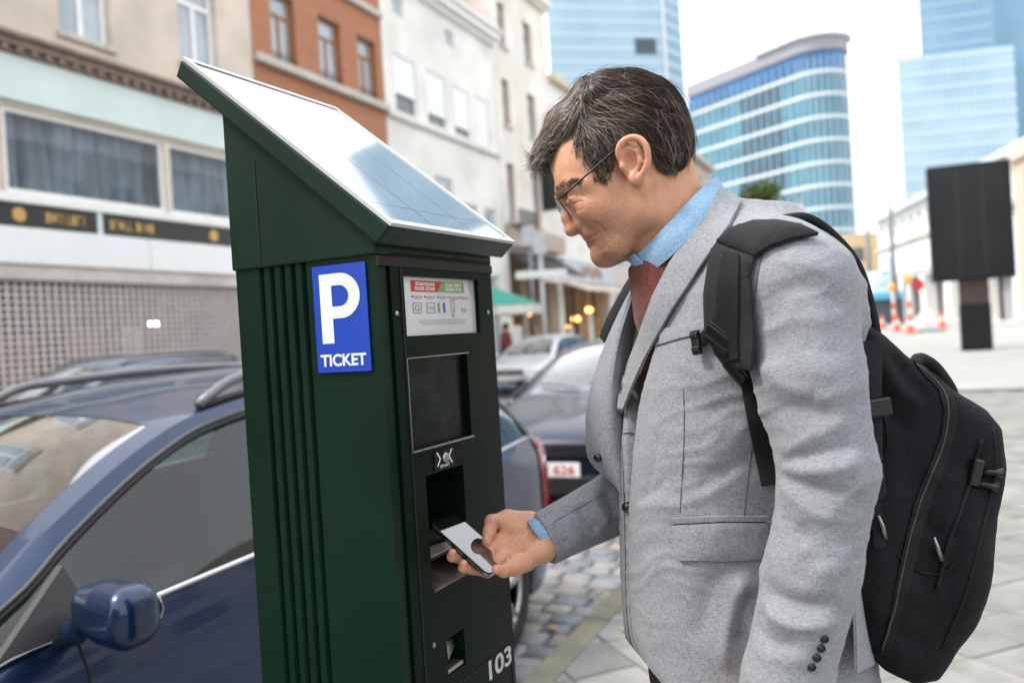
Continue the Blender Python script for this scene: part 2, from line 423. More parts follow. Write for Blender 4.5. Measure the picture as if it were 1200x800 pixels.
# cobbles of the parking lane, in rows across it
cob = []
s = 1.6; row = 0
while s < 14:
    wrow = rs.uniform(0.115, 0.15); n = KERB_N + 0.02 + rs.uniform(0, 0.12)
    while n < 3.65:
        L = rs.uniform(0.14, 0.23)
        q = ST(s + wrow / 2, n + L / 2, ROAD_Z); px, py, z = project(q)
        if z > 1 and 470 < px < 860 and py < 860:
            cob.append((z, s, n, wrow, L))
        n += L + rs.uniform(0.012, 0.022)
    s += wrow + 0.014
cob.sort(key=lambda a: a[0])
def cob_geo(mb, s, n, w_, L):
    h = ROAD_Z + rs.uniform(-0.006, 0.007); b = 0.02
    def jit(): return rs.uniform(-0.007, 0.007)
    base = [(s + jit(), n + jit()), (s + w_ + jit(), n + jit()), (s + w_ + jit(), n + L + jit()), (s + jit(), n + L + jit())]
    cx = sum(p[0] for p in base) / 4; cn = sum(p[1] for p in base) / 4
    vs = [ST(a, c, ROAD_Z - 0.04) for a, c in base] + [ST(a, c, h - 0.014) for a, c in base]
    vs += [ST(a + (cx - a) * 0.22, c + (cn - c) * 0.2, h) for a, c in base] + [ST(cx, cn, h + 0.004)]
    fs = [(k, (k + 1) % 4, 4 + (k + 1) % 4, 4 + k) for k in range(4)] + [(4 + k, 4 + (k + 1) % 4, 8 + (k + 1) % 4, 8 + k) for k in range(4)] + [(8 + k, 8 + (k + 1) % 4, 12) for k in range(4)]
    mb.add(vs, fs)
lane = bpy.data.objects['parking_lane']; rest = MB()
for q, (z, s, n, w_, L) in enumerate(cob):
    if q < 300:
        m_ = MB(); cob_geo(m_, s, n, w_, L); o = m_.build('cobble', rs.choice(m_cob), lane, smooth=True)
    else: cob_geo(rest, s, n, w_, L)
o = rest.build('cobble_field', m_cob[0], lane, smooth=True); o['kind'] = 'stuff'

# moss and fallen leaves in the gutter
m_moss = M('moss', (0.10, 0.16, 0.03), 0.95, var=0.4, vscale=40, spec=0.1)
mb = MB()
for k in range(260):
    cl = rs.choice([3.4, 3.75, 3.82, 4.3, 4.9, 5.4]); q = ST(cl + rs.gauss(0, 0.12), KERB_N + rs.uniform(-0.012, 0.05), ROAD_Z + rs.uniform(-0.01, 0.015))
    a = rs.uniform(0, 6.3); d = V((math.cos(a), math.sin(a), rs.uniform(.3, 1.2))) * rs.uniform(.008, .022); e = V((-math.sin(a), math.cos(a), 0)) * .004
    mb.quad(q - e, q + e, q + d + e * .4, q + d - e * .4)
tag(mb.build('moss', m_moss), 'tufts of green moss in the gutter along the kerb', 'moss', kind='stuff')
m_leaf = M('dry_leaf', (0.42, 0.25, 0.09), 0.8, var=0.3, vscale=60)
for k, (s_, n_, z_, lab) in enumerate([(3.93, 1.66, ROAD_Z + .012, 'small dry brown leaf lying on the cobbles by the rear wheel'), (4.55, 1.62, ROAD_Z + .012, 'dry yellow leaf lying on the cobbles farther up the gutter'), (3.75, 1.22, .008, 'dry leaf lying on the paving slabs just inside the kerb')]):
    mb = MB(); c = ST(s_, n_, z_); a = 0.7 + k
    ax, ay = V((math.cos(a), math.sin(a), 0.1)), V((-math.sin(a), math.cos(a), 0.15))
    pts = [(0, -.03), (.012, -.012), (.016, .005), (.009, .022), (0, .033), (-.009, .022), (-.016, .005), (-.012, -.012)]
    mb.add([c + UP * .006] + [c + ax * x + ay * y + UP * (abs(x) * .5) for x, y in pts], [(0, 1 + i, 1 + (i + 1) % 8) for i in range(8)])
    tag(mb.build('fallen_leaf', m_leaf), lab, 'leaf', 'fallen leaves in the gutter')

# ---------------------------------------------------------------- facades
class Fac:
    def __init__(s, org, d, out): s.o = V(org); s.d = V(d); s.n = V(out)
    def p(s, a, z, o=0.0): return s.o + s.d * a + s.n * o + UP * z
    def box(s, mb, a0, a1, z0, z1, o0, o1): return mb.box(s.p((a0 + a1) / 2, (z0 + z1) / 2, (o0 + o1) / 2), abs(a1 - a0), abs(o1 - o0), abs(z1 - z0), s.d, s.n)
def wall_open(fc, mb, a0, a1, z0, z1, ops, rev=0.2, depth=8.0):
    A = sorted({a0, a1, *[o[0] for o in ops], *[o[1] for o in ops]}); Z = sorted({z0, z1, *[o[2] for o in ops], *[o[3] for o in ops]})
    for i in range(len(A) - 1):
        for j in range(len(Z) - 1):
            ca, cz = (A[i] + A[i + 1]) / 2, (Z[j] + Z[j + 1]) / 2
            if any(o[0] < ca < o[1] and o[2] < cz < o[3] for o in ops): continue
            mb.quad(fc.p(A[i], Z[j]), fc.p(A[i + 1], Z[j]), fc.p(A[i + 1], Z[j + 1]), fc.p(A[i], Z[j + 1]))
    for (b0, b1, c0, c1) in [o[:4] for o in ops]:
        for (x0, y0, x1, y1) in ((b0, c0, b1, c0), (b1, c0, b1, c1), (b1, c1, b0, c1), (b0, c1, b0, c0)):
            mb.quad(fc.p(x0, y0), fc.p(x1, y1), fc.p(x1, y1, -rev), fc.p(x0, y0, -rev))
    for a in (a0, a1): mb.quad(fc.p(a, z0), fc.p(a, z1), fc.p(a, z1, -depth), fc.p(a, z0, -depth))
    mb.quad(fc.p(a0, z1), fc.p(a1, z1), fc.p(a1, z1, -depth), fc.p(a0, z1, -depth))
    mb.quad(fc.p(a0, z0, -depth), fc.p(a1, z0, -depth), fc.p(a1, z1, -depth), fc.p(a0, z1, -depth))
m_pane = M('window_pane', (0.33, 0.38, 0.42), 0.06, var=0.25, vscale=0.9, spec=0.8)
m_pane_d = M('window_pane_dark', (0.06, 0.07, 0.08), 0.05, var=0.4, vscale=0.7, spec=0.8)
m_white = M('white_frame', (0.8, 0.8, 0.78), 0.45, var=0.04)
m_orange = M('orange_wood_frame', (0.33, 0.15, 0.06), 0.5, var=0.15)
m_stone = M('stone_sill', (0.5, 0.47, 0.42), 0.8, var=0.12, bump=0.2)
def window(fc, par, a0, a1, z0, z1, fm, pm=None, rev=0.2, mull=1, trans=0.72, fw=0.06, sill=True):
    mb = MB(); o0, o1 = -rev + 0.01, -rev + 0.07
    fc.box(mb, a0, a0 + fw, z0, z1, o0, o1); fc.box(mb, a1 - fw, a1, z0, z1, o0, o1)
    fc.box(mb, a0 + fw, a1 - fw, z0, z0 + fw, o0, o1); fc.box(mb, a0 + fw, a1 - fw, z1 - fw, z1, o0, o1)
    zt = z0 + (z1 - z0) * trans
    if trans < 1: fc.box(mb, a0 + fw, a1 - fw, zt - fw / 2, zt + fw / 2, o0, o1 + .005)
    zz = zt - fw / 2 if trans < 1 else z1 - fw
    for k in range(mull):
        c = a0 + (a1 - a0) * (k + 1) / (mull + 1); fc.box(mb, c - fw / 2, c + fw / 2, z0 + fw, zz, o0, o1 + .003)
    wn = mb.build('window', fm, par)
    edges = [a0 + fw / 2] + [a0 + (a1 - a0) * (k + 1) / (mull + 1) for k in range(mull)] + [a1 - fw / 2]
    for k in range(mull + 1):
        fc.box(m := MB(), edges[k], edges[k + 1], z0 + fw / 2, zz + .01, o0 + 0.015, o0 + 0.027); m.build('pane', pm or m_pane, wn)
    if trans < 1: fc.box(m := MB(), a0 + fw / 2, a1 - fw / 2, zt, z1 - fw / 2, o0 + 0.015, o0 + 0.027); m.build('pane', pm or m_pane, wn)
    if sill:
        fc.box(m := MB(), a0 - .06, a1 + .06, z0 - .09, z0 - .003, -rev + .02, .07); m.build('sill', m_stone, wn)
    return wn
HN = 12.0
FL = Fac(SN * HN, SD, -SN)
def house(name, a0, label): return empty(name, FL.p((a0), 0), label, 'building', 'houses across the street')

# A: beige house over a shuttered shop
A = house('shop_house', 9, 'beige house with mint fascia and wide curtained windows above a closed grille shutter')
m_beige = M('beige_render', (0.60, 0.52, 0.44), 0.9, var=0.13, vscale=1.2, bump=0.1)
m_mint = M('mint_fascia', (0.62, 0.72, 0.70), 0.6, var=0.05, vscale=1)
m_fasc = M('white_fascia', (0.8, 0.8, 0.8), 0.4, var=0.03, vscale=1)
m_corn = M('brown_cornice', (0.27, 0.20, 0.165), 0.85, var=0.2, vscale=6, bump=0.3)
m_black = M('black_sign_band', (0.02, 0.022, 0.02), 0.35, var=0.2)
m_gold = M('gold_lettering', (0.55, 0.36, 0.12), 0.4, metal=0.4, var=0.2, vscale=20)
upw = [(9.5, 10.5, 6.75, 8.7), (12.05, 13.05, 6.95, 8.7), (6.9, 7.9, 6.75, 8.7), (4.4, 5.4, 6.75, 8.7)]
shp = [(3.6, 13.85, 0.12, 2.72)]
bandw = [(5.3, 8.35, 4.02, 5.34), (8.42, 11.5, 4.02, 5.34), (11.6, 13.85, 4.02, 5.34)]
mb = MB(); wall_open(FL, mb, 3.0, 14.06, 0.0, 10.6, upw + shp + bandw, 0.25); mb.build('wall', m_beige, A)
for q in upw: window(FL, A, *q, m_white, mull=1, trans=0.7, fw=0.09)
m_curt = M('blue_grey_curtain', (0.24, 0.27, 0.30), 0.9, var=0.35, vscale=1.1)
m_wglass = glass('shop_window_glass', (0.9, 0.93, 0.95), refl=.8)
for q in bandw:
    wn = window(FL, A, *q, m_white, pm=m_wglass, mull=0, trans=1.0, fw=0.075, rev=0.12, sill=False)
    n = 140; vs = []; rr = random.Random(int(q[0] * 10))
    ph = [rr.uniform(0, 6) for _ in range(4)]
    for i in range(n + 1):
        a = q[0] + (q[1] - q[0]) * i / n
        for z in (q[2], q[2] + 0.5, q[3]):
            vs.append(FL.p(a, z, -0.30 - 0.09 * math.sin(a * 13 + ph[0] + .8 * (z - 4)) - 0.06 * math.sin(a * 5.3 + ph[1] - 1.5 * z) - .05 * math.sin(a * 27 + ph[2])))
    fs = [(i * 3 + j, i * 3 + 3 + j, i * 3 + 4 + j, i * 3 + 1 + j) for i in range(n) for j in (0, 1)]
    link('curtain', mesh('curtain', vs, fs), m_curt, A, True)
FL.box(m := MB(), 3.0, 14.05, 5.42, 6.12, 0.003, 0.06); m.build('mint_panel', m_mint, A, bevel=.01)
FL.box(m := MB(), 3.0, 14.05, 3.86, 4.0, 0.003, 0.10); m.build('window_ledge', m_white, A, bevel=.015)
FL.box(m := MB(), 3.0, 9.92, 3.50, 3.855, 0.003, 0.05); m.build('sign_band', m_black, A)
FL.box(m := MB(), 10.02, 14.05, 3.50, 3.855, 0.003, 0.05); m.build('sign_band', m_black, A)
FL.box(m := MB(), 9.925, 10.015, 3.48, 3.9, 0.003, 0.07); m.build('sign_bracket', m_mint, A)
for a0_, a1_ in ((3.0, 10.9), (10.92, 14.05)):
    FL.box(m := MB(), a0_, a1_, 2.93, 3.48, 0.003, 0.14); m.build('fascia_panel', m_fasc, A, bevel=.01)
FL.box(m := MB(), 3.0, 14.05, 2.70, 2.92, 0.003, 0.09); m.build('shutter_box', M('shutter_box_metal', (0.55, 0.50, 0.46), 0.5, var=0.15, vscale=2), A)
for c in (8.55, 12.55):
    m = MB(); m.cyl(FL.p(c, 3.68, .052), FL.p(c, 3.68, .064), 0.11, n=20); m.build('emblem', m_gold, A)
m = MB()                              # worn gilt capitals, too worn to read
for (b0, b1) in ((9.0, 9.72), (10.18, 10.62), (10.72, 11.1), (13.2, 13.8)):
    a = b0
    while a < b1:
        wl = random.uniform(.05, .085); FL.box(m, a, a + .018, 3.6, 3.76, .052, .058)
        if random.random() < .7: FL.box(m, a + .02, a + wl, 3.74 if random.random() < .5 else 3.6, 3.76 if random.random() < .5 else 3.63, .052, .058)
        a += wl + .03
m.build('gilt_lettering', m_gold, A)['kind'] = 'stuff'
m = MB()
for z0_, z1_, o1_ in ((6.13, 6.22, .10), (6.225, 6.33, .2), (6.335, 6.40, .3)): FL.box(m, 3.0, 14.05, z0_, z1_, 0.003, o1_)
a = 3.1
while a < 14: FL.box(m, a, a + .09, 6.14, 6.22, .101, .18); a += .24
m.build('cornice', m_corn, A, bevel=.006)
# the roller grille and the dim shop behind it
m_gr = M('grille_steel', (0.62, 0.58, 0.57), 0.4, metal=0.3, var=0.1)
m = MB(); a = 3.62
while a < 13.85: FL.box(m, a - .026, a + .026, .12, 2.70, -.06, -.04); a += 0.135
z = .16
while z < 2.7: FL.box(m, 3.6, 13.85, z - .016, z + .016, -.039, -.022); z += 0.105
g = m.build('roller_grille', m_gr, A)
m = MB(); FL.box(m, 3.5, 13.9, .05, 2.75, -1.3, -1.25); m.build('shop_back_wall', M('shop_interior', (0.16, 0.11, 0.1), 0.9, var=0.6, vscale=1.4), A)
for k in range(9):
    a = 4.2 + k * 1.1; hh = random.uniform(.8, 2.0)
    FL.box(m := MB(), a, a + random.uniform(.4, .8), .1, hh, -.9, -.6)
    m.build('display_case', random.choice([M('display_pale', (0.5, .5, .48), .7), M('display_rust', (.4, .2, .12), .7), M('display_teal', (.25, .38, .4), .7)]), A)
FL.box(m := MB(), 10.95, 11.17, 1.95, 2.03, -.12, -.08); m.build('shop_lamp', M('lamp_white', (.9, .9, .9), .3, emit=((1, .98, .95), 3.0)), A)

# B: red brick house
B = house('brick_house', 16.5, 'orange brick house with wooden windows on a pale stone ledge')
m_brick = bpy.data.materials.new('orange_brick'); m_brick.use_nodes = True
t = m_brick.node_tree; b_ = t.nodes['Principled BSDF']; b_.inputs['Roughness'].default_value = 0.85
gm = t.nodes.new('ShaderNodeNewGeometry'); dp = t.nodes.new('ShaderNodeVectorMath'); dp.operation = 'DOT_PRODUCT'; dp.inputs[1].default_value = SD
t.links.new(gm.outputs['Position'], dp.inputs[0]); sx = t.nodes.new('ShaderNodeSeparateXYZ'); t.links.new(gm.outputs['Position'], sx.inputs[0])
cx = t.nodes.new('ShaderNodeCombineXYZ'); t.links.new(dp.outputs['Value'], cx.inputs[0]); t.links.new(sx.outputs['Z'], cx.inputs[1])
br = t.nodes.new('ShaderNodeTexBrick'); br.inputs['Scale'].default_value = 1.0
for k, v_ in (('Brick Width', .21), ('Row Height', .068), ('Mortar Size', .006)): br.inputs[k].default_value = v_
br.inputs['Color1'].default_value = (.42, .15, .06, 1); br.inputs['Color2'].default_value = (.33, .11, .045, 1); br.inputs['Mortar'].default_value = (.40, .30, .23, 1)
t.links.new(cx.outputs[0], br.inputs['Vector']); t.links.new(br.outputs['Color'], b_.inputs['Base Color'])
bw = [(14.72, 15.55, 7.76, 9.25), (16.42, 17.3, 7.76, 9.25), (18.02, 18.85, 7.76, 9.25)]
bw2 = [(a, b, 4.4, 6.3) for a, b, _, _ in bw] + [(a, b, 10.6, 12.0) for a, b, _, _ in bw] + [(14.8, 18.8, .3, 3.2)]
mb = MB(); wall_open(FL, mb, 14.08, 19.16, 0, 12.6, bw + bw2, .22); mb.build('wall', m_brick, B)
for q in bw + bw2[:-1]: window(FL, B, *q, m_orange, mull=1, trans=.7, fw=.07, sill=False)
window(FL, B, *bw2[-1], m_orange, pm=m_pane_d, mull=3, trans=.8, sill=False)
FL.box(m := MB(), 14.085, 19.155, 7.50, 7.68, .003, .16); m.build('ledge', m_stone, B, bevel=.02)
FL.box(m := MB(), 14.085, 19.155, 9.95, 10.12, .003, .12); m.build('ledge', m_stone, B, bevel=.02)
for q in bw:
    m = MB()
    for z in (q[2] + .05, q[2] + .16): m.tube([FL.p(q[0] + .02, z, -.03), FL.p(q[1] - .02, z, -.03)], .012, 6)
    for k in range(9): a = q[0] + .06 + (q[1] - q[0] - .12) * k / 8; m.tube([FL.p(a, q[2] + .01, -.03), FL.p(a, q[2] + .16, -.03)], .007, 5)
    m.build('railing', m_black, B)

# C: white house with closed shutters
m_wh = M('white_render', (0.72, 0.705, 0.67), 0.9, var=0.12, vscale=.8, bump=0.1)
m_wh2 = M('warm_white_render', (0.70, 0.67, 0.61), 0.9, var=0.12, vscale=.9, bump=0.1)
C_ = house('white_house', 22.5, 'plain white house with four closed roller shutters and small attic windows')
cw = [(19.72, 20.85, 7.66, 9.25), (21.45, 22.6, 7.66, 9.25), (23.1, 24.15, 7.66, 9.2), (24.6, 25.55, 7.66, 9.2)]
ca = [(22.75, 23.35, 10.35, 10.85), (19.8, 20.4, 10.35, 10.85), (25.0, 25.5, 10.9, 11.3)][:2]
cl = [(19.8, 20.9, 4.4, 6.2), (21.6, 22.7, 4.4, 6.2), (23.4, 24.3, 4.4, 5.6), (24.8, 25.6, 4.4, 5.6), (19.8, 25.6, .3, 3.4)]
mb = MB(); wall_open(FL, mb, 19.18, 26.2, 0, 11.5, cw + ca + cl, .14); mb.build('wall', m_wh, C_)
for i, q in enumerate(cw):
    gap = (.52, .34, .28, .02)[i]
    window(FL, C_, *q, m_white, pm=m_pane_d, mull=0, trans=1, rev=.14, sill=False)
    m = MB(); z = q[2] + gap
    while z < q[3]: FL.box(m, q[0] + .01, q[1] - .01, z, min(z + .052, q[3]), -.055, -.035); z += .056
    m.build('roller_shutter', m_white, C_)
for q in ca + cl: window(FL, C_, *q, m_white, pm=m_pane, mull=0, trans=1, rev=.14, sill=False)
FL.box(m := MB(), 19.19, 26.19, 7.42, 7.54, .003, .1); m.build('ledge', M('grey_ledge', (.55, .53, .5), .8), C_, bevel=.02)
m = MB()
for z0_, z1_, o1_ in ((11.22, 11.36, .15), (11.365, 11.56, .34), (11.565, 11.65, .45)): FL.box(m, 19.19, 26.19, z0_, z1_, .003, o1_)
m.build('cornice', m_white, C_, bevel=.01)
m = MB(); wall_open(Fac(FL.o - FL.n * -0.0 + FL.n * -1.2, FL.d, FL.n), m, 23.4, 26.15, 11.5, 14.6, [(24.2, 24.8, 12.6, 13.4)], .1, 4); m.build('attic_wall', m_brick, C_)

# D: tall white house, orange frames
D_ = house('tall_white_house', 28.5, 'tall white house with two columns of narrow orange-framed windows')
dw = [(a, b, z0, z1) for (z0, z1) in ((11.5, 13.05), (8.72, 10.35), (5.35, 7.4)) for a, b in ((26.78, 27.42), (29.02, 29.82))] + [(26.5, 31.0, .2, 4.3)]
mb = MB(); wall_open(FL, mb, 26.23, 31.28, 0, 14.4, dw, .22); mb.build('wall', m_wh2, D_)
for q in dw[:-1]: window(FL, D_, *q, m_orange, mull=0, trans=.66, fw=.07)
m = MB(); FL.box(m, 26.24, 31.27, 14.1, 14.38, .003, .35); FL.box(m, 26.24, 31.27, 13.95, 14.095, .003, .2); m.build('cornice', m_wh2, D_, bevel=.02)
FL.box(m := MB(), 26.3, 31.25, 4.42, 5.1, .003, .35); m.build('fascia', M('tan_fascia', (.42, .36, .29), .7, var=.15), D_, bevel=.02)
m = MB(); FL.box(m, 26.3, 27.9, 5.1, 5.14, .02, .6)
for k in range(12): a = 26.32 + k * .14; FL.box(m, a, a + .03, 5.14, 5.62, .55, .58)
FL.box(m, 26.3, 27.9, 5.62, 5.66, .54, .6); m.build('balcony', m_black, D_)
m = MB(); FL.box(m, 29.86, 29.9, 6.0, 7.6, .02, .7); FL.box(m, 29.8, 29.96, 6.4, 7.5, .35, .95); m.build('hanging_sign', m_black, D_)
m_awn = M('dark_awning', (.045, .035, .045), .8, var=.2)
m = MB(); m.prism([FL.p(26.5, 4.25, .02), FL.p(26.5, 3.45, 1.25), FL.p(26.5, 3.25, 1.25), FL.p(26.5, 4.1, .02)], FL.d * 4.5); m.build('awning', m_awn, D_)
m = MB(); FL.box(m, 26.5, 31.0, 3.12, 3.44, 1.252, 1.27); m.build('awning_valance', M('awning_pale', (.55, .52, .53), .8, var=.25, vscale=3), D_)

# shop fronts of the far houses: lit lamps, displays
m_warm = M('warm_lamp', (1, .75, .4), .4, emit=((1, .5, .12), 2.5))
m_dispO = M('display_orange', (.6, .28, .05), .6, var=.4, vscale=3); m_dispY = M('display_yellow', (.7, .5, .1), .6, var=.4, vscale=3)
m_dispP = M('display_pink', (.6, .3, .5), .6, var=.3, vscale=4); m_brown = M('shop_brown', (.16, .09, .05), .7, var=.4, vscale=2)
def shopfront(par, a0, a1, z1, seed, lamps):
    rr = random.Random(seed)
    FL.box(m := MB(), a0, a1, 0.05, z1, -2.2, -2.15); m.build('shop_back_wall', m_brown, par)
    k = a0 + .1
    while k < a1 - .4:
        wd = rr.uniform(.35, .9); h = rr.uniform(.8, 2.2)
        FL.box(m := MB(), k, min(k + wd, a1), .05, h, -1.0, -.5); m.build('display', rr.choice([m_dispO, m_dispY, m_brown, m_dispP, m_white, m_brown, m_orange]), par, bevel=.03)
        k += wd + rr.uniform(.05, .4)
    for a, z in lamps:
        m = MB(); m.ellipsoid(FL.p(a, z, -.8), .2, .2, .12, 12, 8); m.build('hanging_lamp', m_warm, par, True)
    for k in range(int((a1 - a0) / 1.3) + 1):
        a = min(a0 + k * 1.3, a1 - .08); FL.box(m := MB(), a, a + .09, .05, z1, -.15, -.05); m.build('mullion', rr.choice([m_orange, m_stone, m_black]), par)
shopfront(D_, 26.5, 31.0, 4.2, 5, [(27.6, 2.5), (29.8, 2.2)])

# E..H: the row goes on
E_ = house('corner_cafe_house', 34, 'low white house with pale blue shop sign beside the tall white house')
ew = [(a, a + .95, z0, z1) for (z0, z1) in ((8.6, 10.3), (5.6, 7.4)) for a in (32.2, 34.2, 36.2)] + [(31.6, 37.6, .2, 3.3)]
mb = MB(); wall_open(FL, mb, 31.3, 38.0, 0, 11.6, ew, .2); mb.build('wall', m_wh, E_)
for q in ew[:-1]: window(FL, E_, *q, m_white, mull=0, trans=.7)
m = MB(); FL.box(m, 31.31, 37.99, 11.35, 11.6, .003, .3); m.build('cornice', M('buff_cornice', (.6, .5, .36), .8), E_)
FL.box(m := MB(), 31.35, 37.9, 3.38, 4.3, .003, .18); m.build('shop_sign', M('pale_blue_sign', (.48, .52, .58), .5), E_)
m = MB()
a = 33.4
for k in range(5):                    # blurred signboard capitals
    FL.box(m, a, a + .1, 3.6, 4.1, .185, .21); FL.box(m, a + .12, a + .4, 4.0 if k % 2 else 3.6, 4.1 if k % 2 else 3.7, .185, .21); FL.box(m, a + .3, a + .4, 3.72, 3.98, .185, .21); a += .55
m.build('sign_lettering', m_orange, E_)
m = MB(); m.prism([FL.p(31.5, 3.36, .02), FL.p(31.5, 3.0, 1.0), FL.p(31.5, 2.95, 1.0), FL.p(31.5, 3.28, .02)], FL.d * 6.2); m.build('awning', M('cream_awning', (.62, .52, .42), .8), E_)
shopfront(E_, 31.6, 37.6, 3.2, 9, [(33, 2.2), (35.0, 1.9), (36.8, 2.3), (34.0, 1.5)])
specs = [('grey_house', 38.02, 46, 13.0, (.55, .53, .5), 'grey rendered house farther down the row'), ('cream_house', 46.02, 54, 12.2, (.6, .55, .45), 'cream rendered house near the end of the row'), ('end_house', 54.02, 64, 12.9, (.40, .33, .27), 'brown house at the far end of the row')]
for nm, a0, a1, zt, col, lab in specs:
    h_ = house(nm, (a0 + a1) / 2, lab)
    ww = [(a0 + .9 + k * 2.3, a0 + 2.1 + k * 2.3, z0, z0 + 1.7) for k in range(3) for z0 in (4.6, 7.4, 10.0)] + [(a0 + .5, a1 - .5, .2, 3.4)]
    mb = MB(); wall_open(FL, mb, a0, a1, 0, zt, ww, .2, 10); mb.build('wall', M(nm + '_render', col, .9, var=.08), h_)
    for q in ww: window(FL, h_, *q, m_white, mull=1)
    m = MB(); FL.box(m, a0 + .01, a1 - .01, zt - .3, zt, .003, .4); m.build('cornice', M('dim_cornice', (.4, .36, .3), .8), h_)

# ---------------------------------------------------------------- far glass buildings
def facade_mat(name, c1, c2, rough=.12, sc=.25, spec=.6):
    m = M(name, c1, rough, var=0, spec=spec)
    t = m.node_tree; mx = [n for n in t.nodes if n.type == 'MIX_RGB'][0]
    mx.inputs[1].default_value = (*c1, 1); mx.inputs[2].default_value = (*c2, 1)
    nz = [n for n in t.nodes if n.type == 'TEX_NOISE'][0]; nz.inputs['Scale'].default_value = sc
    return m
m_gl_curve = [facade_mat('curve_glass_a', (.018, .115, .18), (.06, .21, .28), sc=.2), facade_mat('curve_glass_b', (.006, .04, .075), (.02, .095, .15), sc=.2), facade_mat('curve_glass_c', (.006, .075, .21), (.018, .14, .31), sc=.2)]
m_span = M('white_spandrel', (.58, .63, .66), .5, var=.05)
m_dark = M('dark_louvre', (.05, .07, .09), .6, var=.2)
cb0 = PG(822, 168); cb1 = PG(950, 150)
CB = empty('curved_office_block', (cb0 + cb1) / 2, 'blue glass office block with white floor bands and a rounded corner', 'building')
dcb = (cb1 - cb0).normalized(); ncb = V((dcb.y, -dcb.x, 0))
if ncb.dot(cb0) > 0: ncb = -ncb
foot = [cb0 + dcb * ((cb1 - cb0).length * k / 16) for k in range(17)]
rc = 4.9; cc = cb1 - ncb * rc
foot += [cc + (ncb * math.cos(a) + dcb * math.sin(a)) * rc for a in [R(12 * k) for k in range(1, 15)]]
foot += [foot[-1] - ncb * 0 + (foot[-1] - foot[-2]).normalized() * 12]
def off(path, d):
    out = []
    for i, p in enumerate(path):
        t_ = (path[min(i + 1, len(path) - 1)] - path[max(i - 1, 0)]).normalized(); n_ = V((t_.y, -t_.x, 0))
        out.append(p + n_ * d)
    return out
sgn = 1 if V((dcb.y, -dcb.x, 0)).dot(ncb) > 0 else -1
def band(mb, path, z0, z1, thick):
    ins = off(path, -thick * sgn); n = len(path)
    vs = [p + UP * z for p in path for z in (z0, z1)] + [p + UP * z for p in ins for z in (z0, z1)]
    fs = []
    for i in range(n - 1):
        fs += [(2 * i, 2 * i + 2, 2 * i + 3, 2 * i + 1), (2 * n + 2 * i, 2 * n + 2 * i + 1, 2 * n + 2 * i + 3, 2 * n + 2 * i + 2), (2 * i + 1, 2 * i + 3, 2 * n + 2 * i + 3, 2 * n + 2 * i + 1), (2 * i, 2 * n + 2 * i, 2 * n + 2 * i + 2, 2 * i + 2)]
    mb.add(vs, fs)
z = 0.0; fl = 0; FH = 3.75
while z < 44:
    for i in range(len(foot) - 1):       # glass, one pane per bay
        if fl < 1: break
        d_ = m_gl_curve[2] if fl >= 11 else m_gl_curve[1] if (8 <= i < 14 and fl < 11) or (i < 3 and fl < 8) else m_gl_curve[0]
        m = MB(); seg = foot[i:i + 2]; band(m, [seg[0], seg[1]], z + .51, z + FH - .01, .3); m.build('pane', d_, CB)
    band(m := MB(), off(foot, .12 * sgn), z, z + .5, .5); m.build('floor_band', m_span, CB)
    z += FH; fl += 1
m = MB()
for p in off(foot, .12 * sgn): m.box(p + UP * 22, .1, .1, 44)
m.build('mullion_field', m_span, CB)['kind'] = 'stuff'
m = MB(); band(m, off(foot, .4 * sgn), 45.0, 47.2, 3.0); m.build('parapet', M('parapet_grey', (.25, .25, .28), .6), CB)
m = MB(); band(m, off(foot[11:], 1.1 * sgn), 47.25, 47.65, 7.0); m.build('roof_visor', m_span, CB)
m = MB(); m.prism(off(foot, -.6 * sgn) + [foot[-1] - dcb * 10, foot[0] - ncb * 9], UP * 44.5); m.build('core', m_dark, CB)

def tower(name, corner_px, dist, faces, height, label, mats, bandh=3.8, pier=None):
    """faces: list of (heading deg, width) walked from the first corner"""
    p = PG(corner_px, dist); T = empty(name, p, label, 'building')
    path = [p]
    for hd, wd in faces: a = R(hd); path.append(path[-1] + V((math.sin(a), math.cos(a), 0)) * wd)
    for i in range(len(faces)):
        a, b = path[i], path[i + 1]; d_ = (b - a).normalized(); n_ = V((d_.y, -d_.x, 0))
        if n_.dot(a) > 0: n_ = -n_
        fc = Fac(a, d_, n_); L = (b - a).length
        m = MB(); z = 0
        while z < height: fc.box(m, 0, L, z + .7, min(z + bandh, height), -.6, -.1); z += bandh
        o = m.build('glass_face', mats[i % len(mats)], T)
        m = MB(); z = 0
        while z < height: fc.box(m, 0, L, z, z + .69, -.6, .02); z += bandh
        m.build('floor_band', mats[-1], T)
        m = MB(); nn = max(2, int(L / 1.5))
        for k in range(nn + 1): fc.box(m, L * k / nn - .06, L * k / nn + .06, 0, height, -.1, .06)
        m.build('mullion_field', mats[-1], T)['kind'] = 'stuff'
    m = MB(); c = sum(path, V()) / len(path)
    m.prism([q - n_ * 0 + (c - q).normalized() * 1.0 for q in path] + [c + (c.normalized() * 14)], UP * (height - .2)); m.build('core', mats[0], T)
    return T, path
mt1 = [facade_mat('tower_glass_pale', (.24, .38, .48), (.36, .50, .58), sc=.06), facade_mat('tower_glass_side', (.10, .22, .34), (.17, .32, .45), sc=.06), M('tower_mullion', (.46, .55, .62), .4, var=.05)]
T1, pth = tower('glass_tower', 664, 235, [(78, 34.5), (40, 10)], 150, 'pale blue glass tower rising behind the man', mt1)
d_ = (pth[1] - pth[0]).normalized(); n_ = V((d_.y, -d_.x, 0)); fc = Fac(pth[0], d_, n_ if n_.dot(pth[0]) < 0 else -n_)
fc.box(m := MB(), 25.3, 31.6, 78.6, 82.9, .03, .25); m.build('louvre_panel', m_dark, T1)
fc.box(m := MB(), 33.7, 34.5, 0, 150, .03, .6); m.build('corner_pier', m_span, T1)
